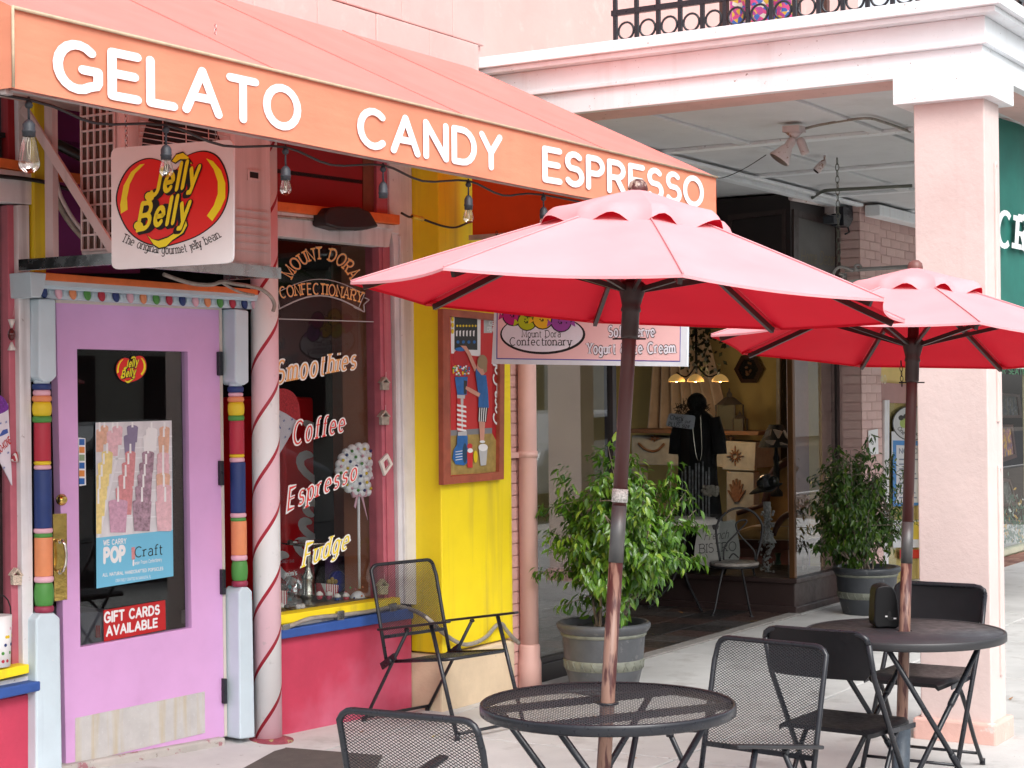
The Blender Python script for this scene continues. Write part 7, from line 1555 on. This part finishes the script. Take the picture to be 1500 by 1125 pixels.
# ================================================================== TABLES
def clipc(p, d, R): # line/circle
    b_ = p.dot(d); c_ = p.dot(p) - R * R; D = b_ * b_ - c_
    if D <= 0: return None
    s = sqrt(D); return p + d * (-b_ - s), p + d * (-b_ + s)
def mesh_table(c, label, solid=False):
    c = V(c); h = c.z
    t = thing('bistro_table', label, 'table', (c.x, c.y, 0), group='round pavement tables')
    R = .382
    if solid:
        q = MB(); q.lathe([(R - .006, -.004), (R - .006, 0), (.03, .0005)], c, seg=48, caps=False); q.lathe([(.03, .0005), (.03, -.004)], c, seg=20, caps=False)
        q.build('tabletop', mat('dull_black_tabletop', (.032, .030, .035, 1), .48, var=.2, vs=6, rvar=.12, bump=.0004, bs=200, spot=((.16, .05, .02, 1), 14, .70, .6)), t)
    else:
        q = MB(); pt = .0125
        for ang in (radians(28), radians(-28)):
            d = V((cos(ang), sin(ang))); n_ = V((-d.y, d.x)); k = -R
            while k < R:
                r_ = clipc(n_ * k, d, R - .004)
                if r_:
                    a, b_ = r_; rot_ = .5
                    def T(v): return V((c.x + v.x * cos(rot_) - v.y * sin(rot_), c.y + v.x * sin(rot_) + v.y * cos(rot_), h - .002))
                    q.bar(T(a), T(b_), .0030, .0008)
                k += pt
        q.build('mesh_top', mat('grey_painted_mesh', (.045, .048, .058, 1), .35, spec=.6), t)
        q = MB(); q.lathe([(.03, -.003), (.034, 0), (.034, .003), (.03, .003)], c, seg=20); q.build('pole_ring', m_black, t)
    q = MB(); q.lathe([(R - .010, .001), (R - .004, .004), (R, .001), (R + .001, -.006), (R + .001, -.026), (R - .004, -.030), (R - .010, -.026)], c, seg=64, caps=False); q.build('rim', m_black if not solid else mat('rusty_black_rim', (.03, .03, .033, 1), .45, var=.1, spot=((.20, .06, .02, 1), 9, .66, .8)), t)
    q = MB()
    for y in (-.15, .15):
        a = -.52; e1 = V((cos(a), sin(a), 0)); e2 = V((-sin(a), cos(a), 0))
        q.bar(c + e2 * y - e1 * .34 - V((0, 0, .015)), c + e2 * y + e1 * .34 - V((0, 0, .015)), .02, .02)
    q.build('underframe', m_black, t)
    a = -.52 if not solid else -.45; e1 = V((cos(a), sin(a), 0)); e2 = V((-sin(a), cos(a), 0)); g0 = V((c.x, c.y, 0))
    for sx_ in (-1, 1):
        for sy_ in (-1, 1):
            top = c + e1 * sx_ * .28 + e2 * sy_ * .17 - V((0, 0, .025)); ft = g0 - e1 * sx_ * .24 + e2 * (sy_ * .17 + sx_ * .022) + V((0, 0, .012)); top = top + e2 * sx_ * .022
            q = MB(); q.tube([top, ft], .0105, 10); q.lathe([(.0125, 0), (.0135, .01), (.0135, .05), (.0125, .06)], top.lerp(ft, .30 if sx_ > 0 else .62), (ft - top), 10); q.build('leg', m_black, t)
    for sx_ in (-1, 1):
        q = MB(); f0 = g0 - e1 * sx_ * .24 - e2 * .16 + V((0, 0, .02)); q.tube([f0, f0 + e2 * .32], .009, 8); q.build('foot_bar', m_black, t)
    return t
mesh_table((4.658, 2.52, .72), 'near round black wire mesh table pierced by the umbrella pole')
mesh_table((6.629, 2.279, .72), 'far round dark table with rust spots on the rim and a napkin holder on it', True)
nd = thing('napkin_dispenser', 'black rounded napkin dispenser standing on the far table', 'napkin dispenser', GR(1298, 917, .722)); p = GR(1298, 917, .724); s = K(p)
PN = PL(p, (-FW.x, -FW.y, 0))
q = MB(); prof = spl([(1282, 918), (1281, 890), (1283, 866), (1289, 859), (1303, 858), (1312, 868), (1316, 890), (1317, 918), (1300, 919)], 3); q.px(PN, prof, -.06, .05); q.build('shell', mat('black_plastic', (.005, .005, .006, 1), .45, var=.1, spec=.25), nd, bevel=.006)
q = MB(); q.ngon([PN.at(1303 + 2.6 * cos(a * pi / 6), 900 + 5 * sin(a * pi / 6), .0515) for a in range(12)]); q.px(PN, [(1298, 903), (1316, 905), (1315, 909), (1303, 909)], .05, .054); q.build('slot', m_blackprint, nd)
q = MB(); q.px(PN, [(1297, 902), (1300, 902), (1300, 904), (1297, 904)], .05, .055); q.px(PN, [(1309, 905), (1313, 905), (1313, 907), (1309, 907)], .05, .055); q.build('napkin_edge', m_whiteclean, nd)

# ================================================================== CHAIRS
def mesh_panel(q, P00, P10, P01, P11, pitch=.0150, rise=.0092, wd=.0018, r=0.0):
    """expanded metal between four corners: two families of slanting strands"""
    W_ = (P10 - P00).length; H_ = (P01 - P00).length; nx = int(W_ / pitch); ny = int(H_ / rise)
    n_ = (P10 - P00).cross(P01 - P00).normalized()
    def B(s, t):
        return P00.lerp(P10, s).lerp(P01.lerp(P11, s), t)
    sl = (rise * nx) / (H_)    # rise over full width, as a fraction of the height
    for sg in (1, -1):
        k = -nx
        while k < ny:
            t0 = k / ny; t1 = t0 + nx / ny
            s0, s1 = 0., 1.
            if t0 < 0: s0 = -t0 / (t1 - t0)
            if t1 > 1: s1 = (1 - t0) / (t1 - t0)
            if s1 > s0:
                a = (s0, t0 + (t1 - t0) * s0); b_ = (s1, t0 + (t1 - t0) * s1)
                if sg < 0: a = (1 - a[0], a[1]); b_ = (1 - b_[0], b_[1])
                q.bar(B(*a), B(*b_), wd, wd * .8, n_)
            k += 1
def armchair():
    t = thing('mesh_armchair', '', 'armchair', (0, 0, 0), group='black mesh folding armchairs'); WM[t] = Matrix.Identity(4)
    w_ = .218
    bt = lambda s, z: V((s * w_ * (1.0 if z < .7 else 1), -.17 - (z - .32) * .24, z))
    rr = .0095
    pts = [bt(-1, .32), bt(-1, .5), bt(-1, .72)] + [bt(-1, .80) + V((.045 - .045 * cos(a), 0, -.045 + .045 * sin(a))) for a in (0.4, .8, 1.2, 1.57)]
    pr_ = [V((-p.x, p.y, p.z)) for p in pts[::-1]]
    q = MB(); q.tube(pts + pr_, rr, 10); q.build('back_frame', m_black, t)
    q = MB(); q.bar(bt(-1, .445), bt(1, .445), .012, .016); q.build('back_crossbar', m_black, t)
    a = bt(-.955, .447); b_ = bt(.955, .447); c_ = bt(-.955, .79); d = bt(.955, .79)
    q = MB()
    mesh_panel(q, a, b_, c_, d)
    # trim mesh strands outside the rounded corners is hidden by the tube
    q.build('back_mesh', m_black, t)
    st_ = lambda s, y: V((s * .205, y, .325 + (y + .17) * .12))
    q = MB(); q.tube([st_(-1, -.17), st_(-1, .24), st_(-.8, .265), st_(.8, .265), st_(1, .24), st_(1, -.17)], .009, 8); q.build('seat_frame', m_black, t)
    q = MB(); mesh_panel(q, st_(-1, -.17), st_(1, -.17), st_(-1, .26), st_(1, .26)); q.build('seat_mesh', m_black, t)
    for s in (-1, 1):
        x = s * (w_ + .012)
        q = MB(); q.tube([V((x, .17, .538)), V((x, .345, .012))], .0105, 10); q.lathe([(.0135, 0), (.0135, .03)], (x, .345, 0), seg=10); q.build('leg', m_black, t)
        x2 = s * (w_ + .002)
        q = MB(); q.tube([V((x2, -.01, .495)), V((x2, -.34, .012))], .009, 10); q.lathe([(.0125, 0), (.0125, .03)], (x2, -.345, 0), seg=10); q.build('leg', m_black, t)
        q = MB(); q.bar(V((s * (w_ + .018), -.205, .485)), V((s * (w_ + .018), .30, .565)), .034, .013); q.build('armrest', mat('worn_black_arm', (.04, .04, .044, 1), .35, .4, var=.2) if s < 0 and not bpy.data.materials.get('worn_black_arm') else bpy.data.materials['worn_black_arm'], t, bevel=.005)
        q = MB(); q.bar(V((s * (w_ + .006), -.20, .30)), V((s * (w_ + .006), -.10, .36)), .012, .035); q.lathe([(.012, -.012), (.012, .012)], (s * (w_ + .012), -.13, .335), (1, 0, 0), 8); q.build('hinge', m_black, t); q = MB(); q.lathe([(.009, -.01), (.009, .01)], (s * (w_ + .008), -.01, .5), (1, 0, 0), 8); q.build('rivet', m_black, t)
    q = MB(); q.tube([V((-w_, .345, .03)), V((w_, .345, .03))], .008, 8); q.build('foot_bar', m_black, t)
    q = MB(); q.tube([V((-w_, -.335, .03)), V((w_, -.335, .03))], .008, 8); q.build('foot_bar', m_black, t)
    return t
ac0 = armchair()
def face(fx, fy): return atan2(-fx, fy)
ac0.location = (7.39, 4.94, 0); ac0.rotation_euler = (0, 0, face(-.22, -.975)); ac0['label'] = 'mesh armchair by the yellow pillar with its back to the raspberry wall'
copy_thing(ac0, (4.12, 2.69, 0), face(1, .05), 'mesh armchair in the foreground on the camera side of the near table')
copy_thing(ac0, (5.29, 2.43, 0), face(-.97, .16), 'mesh armchair right of the near table, between the two tables')
m_plast = mat('black_plastic_seat', (.007, .0065, .008, 1), .38, spec=.3, var=.15, vs=14, bump=.0003, bs=200, rvar=.08)
def folding():
    t = thing('folding_chair', '', 'chair', (0, 0, 0), group='black plastic folding chairs'); WM[t] = Matrix.Identity(4)
    w_ = .205
    for s in (-1, 1):
        q = MB(); q.tube([V((s * w_, -.235, .75)), V((s * w_, -.19, .62)), V((s * w_, .20, .012))], .0105, 10); q.lathe([(.014, 0), (.014, .028)], (s * w_, .205, 0), seg=10); q.build('leg', m_black, t)
        q = MB(); q.tube(smooth([V((s * (w_ - .05), .15, .415)), V((s * (w_ - .032), .08, .405)), V((s * (w_ - .026), .0, .33)), V((s * (w_ - .024), -.13, .14)), V((s * (w_ - .022), -.235, .012))], 4), .0095, 8); q.lathe([(.013, 0), (.013, .028)], (s * (w_ - .022), -.238, 0), seg=10); q.build('leg', m_black, t)
        q = MB(); q.bar(V((s * (w_ - .012), .19, .40)), V((s * (w_ - .012), -.05, .41)), .006, .018); q.build('seat_bracket', m_black, t)
    q = MB(); q.tube([V((-w_, -.235, .75))] + [V((-w_ + .05 - .05 * cos(a), -.24, .752 + .033 * sin(a))) for a in (.5, 1.0, 1.57)] + [V((w_ - .05 + .05 * sin(a), -.24, .752 + .033 * cos(a))) for a in (0, .57, 1.07)] + [V((w_, -.235, .75))], .0105, 10); q.build('top_tube', m_black, t)
    q = MB(); q.tube([V((-w_, .16, .07)), V((w_, .16, .07))], .007, 8); q.build('crossbar', m_black, t)
    q = MB(); q.tube([V((-w_ + .02, -.205, .055)), V((w_ - .02, -.205, .055))], .007, 8); q.build('crossbar', m_black, t)
    # backrest: curved plastic shell
    q = MB(); nu, nv_ = 20, 8
    def bpt(u, v, o):
        x = (u - .5) * 2; cx_ = min(1, (1 - abs(x)) * 7); top = .790 - .03 * (1 - sqrt(max(0, 1 - (1 - cx_) ** 2))); bot = .615 + .025 * (1 - sqrt(max(0, 1 - (1 - cx_) ** 2)))
        z = bot + (top - bot) * v; y = -.195 - .20 * (z - .615) - .030 * (1 - x * x) + o
        return V((x * (w_ - .006), y, z))
    q.grid(lambda u, v: bpt(u, v, 0), nu, nv_); q.grid(lambda u, v: bpt(1 - u, v, -.010), nu, nv_)
    q.grid(lambda u, v: bpt(u, 1, -.010 * v), nu, 1); q.grid(lambda u, v: bpt(1 - u, 0, -.010 * v), nu, 1); q.grid(lambda u, v: bpt(0, u, -.01 * v), nv_, 1); q.grid(lambda u, v: bpt(1, 1 - u, -.01 * v), nv_, 1)
    q.build('backrest', m_plast, t)
    q = MB()
    def spt(u, v, o):
        x = (u - .5) * 2; y = -.19 + .39 * v; hw = .185 + .012 * v; z = .432 + o - .010 * (1 - x * x) * sin(pi * min(1, v * 1.1)) - .022 * max(0, (v - .88) / .12) ** 2 - .012 * max(0, (abs(x) - .9) / .1) ** 2
        tt = max(0, (v - .72) / .28); rc = 1 - .30 * (1 - sqrt(max(0, 1 - tt * tt))) - .05 * max(0, (.15 - v) / .15) ** 2
        return V((x * hw * rc, y, z))
    q.grid(lambda u, v: spt(u, v, 0), 20, 16); q.grid(lambda u, v: spt(1 - u, v, -.016), 20, 16)
    q.grid(lambda u, v: spt(u, 1, -.016 * v), 20, 1); q.grid(lambda u, v: spt(1 - u, 0, -.016 * v), 20, 1); q.grid(lambda u, v: spt(0, u, -.016 * v), 16, 1); q.grid(lambda u, v: spt(1, 1 - u, -.016 * v), 16, 1)
    q.build('seat', m_plast, t)
    return t
fc0 = folding()
fc0.location = (6.25, 2.38, 0); fc0.rotation_euler = (0, 0, face(.99, -.08)); fc0['label'] = 'black plastic folding chair left of the far table, seen from behind'
copy_thing(fc0, (7.50, 2.50, 0), face(-.95, .02), 'black plastic folding chair behind the far table in front of the pink column')

# ================================================================== POTTED FIGS
def potted(c, R, H, label, crown, nleaf, leaf, big, seed, dark):
    rnd = random.Random(seed); c = V(c)
    t = thing('potted_fig', label, 'potted plant', c, group='potted figs on the pavement')
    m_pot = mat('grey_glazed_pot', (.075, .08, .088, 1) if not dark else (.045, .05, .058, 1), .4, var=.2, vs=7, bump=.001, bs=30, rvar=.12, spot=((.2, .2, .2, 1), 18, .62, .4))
    m_band = mat('sage_band', (.17, .18, .145, 1), .55, var=.25, vs=20, bump=.002, bs=40)
    q = MB(); q.lathe([(R * .70, 0), (R * .72, .01), (R * .80, H * .25), (R * .84, H * .33), (R * .86, H * .48), (R * .90, H * .80), (R * .90, H * .84), (R * .96, H * .87), (R * 1.02, H * .93), (R * 1.02, H * .97), (R * .98, H), (R * .88, H * .99), (R * .86, H * .90)], c, seg=48); q.build('pot', m_pot, t)
    q = MB(); q.lathe([(R * .842, H * .335), (R * .852, H * .34), (R * .872, H * .475), (R * .86, H * .48)], c, seg=48, caps=False); q.lathe([(R * .902, H * .80), (R * .93, H * .815), (R * .935, H * .845), (R * .90, H * .86)], c, seg=48, caps=False)
    for i in range(44):
        a = 2 * pi * i / 44; s_ = 1 if i % 2 else -1
        p0 = c + V((cos(a) * R * .855, sin(a) * R * .855, H * .35)); p1 = c + V((cos(a + .10 * s_) * R * .878, sin(a + .10 * s_) * R * .878, H * .465)); q.tube([p0, p1], .003, 4)
    q.build('pot_band', m_band, t)
    q = MB(); q.lathe([(R * .87, H * .88), (.01, H * .90)], c, seg=24); q.build('soil', mat('potting_soil', (.03, .022, .016, 1), .95, var=.4, vs=40, bump=.006, bs=60), t)
    (cx_, cy_, cz_), (rx, rz) = crown; cc = V((cx_, cy_, cz_))
    m_bark = mat('pale_fig_bark', (.24, .19, .15, 1), .8, var=.25, vs=25, bump=.001, bs=80)
    def dirp(seed_=None):
        while True:
            v = V((rnd.uniform(-1, 1), rnd.uniform(-1, 1), rnd.uniform(-1, 1)))
            if v.length < 1 and v.length > .15: break
        return v
    def shape(v):
        # uneven crown outline: lobes, drooping left and right flanks
        a = atan2(v.y, v.x); k = 1 + .16 * sin(3 * a + seed) + .12 * sin(5 * a + 2 * seed + 3 * v.z) + .08 * sin(9 * a + v.z * 7)
        ztap = 1 - .22 * max(0, v.z) - .30 * max(0, -v.z - .3)
        return cc + V((v.x * rx * k * ztap, v.y * rx * k * ztap, v.z * rz * (1 + .12 * sin(4 * a + seed * 2))))
    tips = []
    q = MB()
    for i in range(15):
        a = rnd.uniform(0, 2 * pi); b0 = c + V((cos(a) * R * .28 * rnd.random(), sin(a) * R * .3 * rnd.random(), H * .88)); mid = shape(V((cos(a) * .35, sin(a) * .35, -.55))); top = shape(dirp().normalized() * .6)
        pts = smooth([b0, b0.lerp(mid, .5) + V((rnd.uniform(-.02, .02), rnd.uniform(-.02, .02), 0)), mid, mid.lerp(top, .5) + V((rnd.uniform(-.03, .03), rnd.uniform(-.03, .03), 0)), top], 4)
        n = len(pts); q.tube(pts, [.0105 * (1 - .75 * j / n) for j in range(n)], 6)
        for j in range(5, n, 1): tips.append((pts[j], 1 - j / n))
    tr = q.build('trunk', m_bark, t)
    q = MB(); tw = []
    for i in range(150):
        p0, _ = rnd.choice(tips); v = dirp(); v = v.normalized() * (rnd.uniform(.55, 1.0)); p1 = shape(v); m_ = p0.lerp(p1, .5) + V((0, 0, .03)); pts = [p0, m_, p1]
        q.tube(pts, [.004, .003, .0015], 4, caps=False); tw.append(pts)
    q.build('twigs', m_bark, t)
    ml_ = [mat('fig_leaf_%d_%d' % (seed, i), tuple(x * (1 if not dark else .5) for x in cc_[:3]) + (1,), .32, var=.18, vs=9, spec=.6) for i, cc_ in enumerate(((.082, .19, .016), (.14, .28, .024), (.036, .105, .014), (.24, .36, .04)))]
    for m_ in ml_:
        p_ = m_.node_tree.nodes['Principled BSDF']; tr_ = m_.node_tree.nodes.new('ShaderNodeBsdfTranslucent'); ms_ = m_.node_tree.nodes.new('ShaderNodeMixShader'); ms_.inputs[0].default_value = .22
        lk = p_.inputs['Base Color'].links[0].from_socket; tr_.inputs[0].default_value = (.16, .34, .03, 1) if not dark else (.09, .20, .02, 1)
        m_.node_tree.links.new(p_.outputs[0], ms_.inputs[1]); m_.node_tree.links.new(tr_.outputs[0], ms_.inputs[2]); m_.node_tree.links.new(ms_.outputs[0], m_.node_tree.nodes['Material Output'].inputs[0])
    def leafgeo(q, p, d, nrm, l):
        sd_ = d.cross(nrm).normalized(); up_ = sd_.cross(d).normalized(); w_ = l * .22
        P = lambda s, x, b_: p + d * (l * s) + sd_ * (w_ * x) - up_ * (b_ * l) + up_ * (abs(x) * w_ * .45)
        v = [P(0, 0, 0), P(.28, -.85, .02), P(.28, 0, .02), P(.28, .85, .02), P(.6, -.8, .08), P(.6, 0, .08), P(.6, .8, .08), P(.85, -.3, .16), P(.85, .3, .16), P(1.05, 0, .24)]
        b_ = q.add(v); sm_ = q.smooth; q.smooth = True
        for f in ((0, 2, 1), (0, 3, 2), (1, 2, 5, 4), (2, 3, 6, 5), (4, 5, 7), (5, 8, 7), (5, 6, 8), (7, 8, 9)): q.face([b_ + i for i in f])
        q.smooth = sm_
    # leaves hang along the twigs
    allv = []
    for i in range(nleaf):
        pts = rnd.choice(tw); f = rnd.uniform(.35, 1.05); p = pts[0].lerp(pts[1], f * 2) if f < .5 else pts[1].lerp(pts[2], min(1, f * 2 - 1)); p = p + V((rnd.gauss(0, .022), rnd.gauss(0, .022), rnd.gauss(0, .018)))
        o_ = (p - cc); o_.z *= .3; o_ = o_.normalized() if o_.length > 0 else V((1, 0, 0))
        d = (o_ * rnd.uniform(.1, .8) + V((rnd.uniform(-.6, .6), rnd.uniform(-.6, .6), rnd.uniform(-1.15, -.1)))).normalized()
        nrm = (o_ * .6 + V((rnd.uniform(-.5, .5), rnd.uniform(-.5, .5), rnd.uniform(.2, 1)))).normalized()
        allv.append((p, d, nrm, leaf * rnd.uniform(.7, 1.2), rnd.choices((0, 1, 2, 3), (5, 3, 3, 1))[0]))
    allv.sort(key=lambda e_: (e_[0] - C0).length)
    if big:
        protos = {}
        for p, d, nrm, l, k in allv[:big]:
            if k not in protos:
                q = MB(); leafgeo(q, V((0, 0, 0)), V((0, 1, 0)), V((0, 0, 1)), leaf); o = q.build('leaf', ml_[k]); protos[k] = o
            else: o = protos[k].copy(); col.objects.link(o)
            o.parent = t; sd_ = d.cross(nrm).normalized(); up_ = sd_.cross(d).normalized(); s_ = l / leaf
            o.matrix_local = Matrix.Translation(p - c) @ Matrix(((sd_.x, d.x, up_.x, 0), (sd_.y, d.y, up_.y, 0), (sd_.z, d.z, up_.z, 0), (0, 0, 0, 1))) @ Matrix.Scale(s_, 4)
    q = MB()
    for p, d, nrm, l, k in allv[big:]: q.m = k; leafgeo(q, p, d, nrm, l)
    q.build('foliage', ml_, t, kind='stuff')
    return t
c1 = GR(885, 1012); cr1 = PL(c1, (-FW.x, -FW.y, 0)); s1 = K(c1)
H1 = cr1.at(884, 915).z; k1 = cr1.at(905, 779)
potted((c1.x, c1.y, 0), 69 * s1 / 1.02, H1 + .02, 'near potted fig with bright green leaves in a grey banded pot by the glass pane', ((k1.x, k1.y, k1.z), (122 * s1, 132 * s1)), 8200, .058, 300, 3, False)
c2 = GR(1270, 898); cr2 = PL(c2, (-FW.x, -FW.y, 0)); s2 = K(c2)
H2 = cr2.at(1270, 833).z; k2 = cr2.at(1258, 742)
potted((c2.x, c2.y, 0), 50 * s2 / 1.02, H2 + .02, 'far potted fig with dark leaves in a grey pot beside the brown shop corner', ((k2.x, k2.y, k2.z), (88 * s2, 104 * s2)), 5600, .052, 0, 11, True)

# ---- fallen leaves on the ground
mlf = [mat('dry_leaf', (.45, .22, .08, 1), .7, var=.3), mat('yellow_leaf', (.65, .50, .04, 1), .6, var=.2)]
for (x, y, k, lb) in ((530, 1072, 0, 'curled orange dry leaf on the pavement, seen through the foreground chair'), (637, 1078, 1, 'yellow leaf by the foot of the chair at the pillar'), (1102, 910, 1, 'yellow leaf on the dark tiles before the bistro chair'), (957, 929, 1, 'small yellow leaf on the dark tiles beside the near plant'), (998, 897, 0, 'pale dry leaf on the dark tiles'), (1481, 1023, 0, 'brown dry leaf on the pavement right of the column base'), (928, 1110, 0, 'brown dry leaf on the pavement under the near table')):
    g_ = GR(x, y, .006); q = MB(); a = x * .7; d = V((cos(a), sin(a), .15)); e_ = V((-sin(a), cos(a), 0)); l = .022
    q.ngon([g_ - d * l, g_ + e_ * l * .5, g_ + d * l * 1.1, g_ - e_ * l * .5 + V((0, 0, .004))]); q.prism([g_ + d * l, g_ + d * l * 1.5, g_ + d * l * 1.5 + e_ * .001], (0, 0, .001))
    tag(q.build('fallen_leaf', mlf[k]), lb, 'leaf', 'fallen leaves on the ground')

# ================================================================== ACROSS THE STREET (seen in the window reflections)
ac_ = thing('street_building', 'long cream two storey building across the street with dark windows, mirrored in the panes', 'building', (14, -19, 0))
m_far = mat('cream_far_wall', (.60, .56, .48, 1), .8, var=.05)
q = MB(); q.box((2, -24, 0), (34, -19, 4.6)); q.build('wall', m_far, ac_)
q = MB(); q.box((1.7, -24, 4.6), (34.3, -18.6, 4.9)); q.build('roof', mat('far_roof', (.12, .11, .1, 1), .8), ac_)
for i in range(10): q = MB(); q.box((4 + i * 3, -18.99, .8), (5.8 + i * 3, -18.9, 2.6)); q.build('window', m_dark, ac_)
def palm(x, y, h, lb):
    t = thing('palm_tree', lb, 'palm tree', (x, y, 0), group='palms across the street')
    q = MB(); q.tube([(x, y, 0), (x + .1, y, h * .5), (x + .05, y, h)], [.2, .16, .15], 10); q.build('trunk', mat('palm_bark', (.16, .13, .10, 1), .9, var=.3, vs=12, bump=.02, bs=10), t)
    rr = random.Random(int(x * 7)); q = MB(); c_ = V((x + .05, y, h))
    for i in range(34):
        a = rr.uniform(0, 2 * pi); el = rr.uniform(-.9, 1.2); d = V((cos(a) * cos(el), sin(a) * cos(el), sin(el))); e_ = c_ + d * .8; sd_ = d.cross(V((0, 0, 1))).normalized()
        q.tube([c_, e_], .012, 3)
        for k in range(14):
            b_ = -1.1 + 2.2 * k / 13; dd = (d * cos(b_) + sd_ * sin(b_)).normalized(); tip = e_ + dd * .85 - V((0, 0, .25)); q.ngon([e_ - sd_ * .01, e_ + dd * .45 + sd_.cross(dd) * .02, tip, e_ + dd * .45 - sd_.cross(dd) * .02])
    q.build('crown', mat('palm_green', (.06, .10, .02, 1), .6, var=.3), t)
palm(17.0, -9, 3.6, 'squat fan palm across the street, left one'); palm(34.5, -10, 4.2, 'squat fan palm across the street, right one')
# parked car
cr_ = thing('parked_car', 'silver hatchback parked along the kerb, mirrored in the shop glass', 'car', (11.0, -2.4, 0))
q = MB(); prof = [(8.8, .35), (8.82, .75), (9.0, .95), (9.6, 1.02), (10.2, 1.42), (11.6, 1.46), (12.5, 1.10), (12.9, .95), (12.95, .4)]
q.prism([(x, -3.25, z) for x, z in prof], (0, 1.7, 0)); q.build('body', mat('silver_car_paint', (.55, .56, .57, 1), .25, .4), cr_, bevel=.06)
q = MB(); wi = [(9.75, 1.03), (10.28, 1.36), (11.5, 1.40), (12.2, 1.08)]; q.prism([(x, -3.27, z) for x, z in wi], (0, 1.74, 0)); q.build('side_window', mat('car_glass', (.02, .02, .025, 1), .08), cr_)
for x in (9.5, 12.2):
    for y in (-3.2, -1.72): q = MB(); q.lathe([(.32, -.1), (.32, .1)], (x, y, .32), (0, 1, 0), 20); wh = q.build('wheel', m_black, cr_); q = MB(); q.lathe([(.19, -.105), (.19, .105)], (x, y, .32), (0, 1, 0), 16); q.build('rim', m_chrome, wh)

copy_thing(cr_, (22.5, -2.4, 0), 0, 'second silver hatchback parked further along the kerb, mirrored in the pane by the downspout')
cr_['group'] = 'cars parked along the kerb'
for o in col.objects:
    if o.name.startswith('parked_car') and o.parent is None: o['group'] = 'cars parked along the kerb'
sb = thing('street_building', 'white shop building further along across the street, mirrored in the right panes', 'building', (55, -17, 0))
q = MB(); q.box((40, -24, 0), (75, -17, 4.2)); q.build('wall', mat('white_far_wall', (.7, .7, .68, 1), .8), sb)
q = MB(); q.box((39.5, -24, 4.2), (75.5, -16.6, 4.5)); q.build('roof', bpy.data.materials['far_roof'], sb)
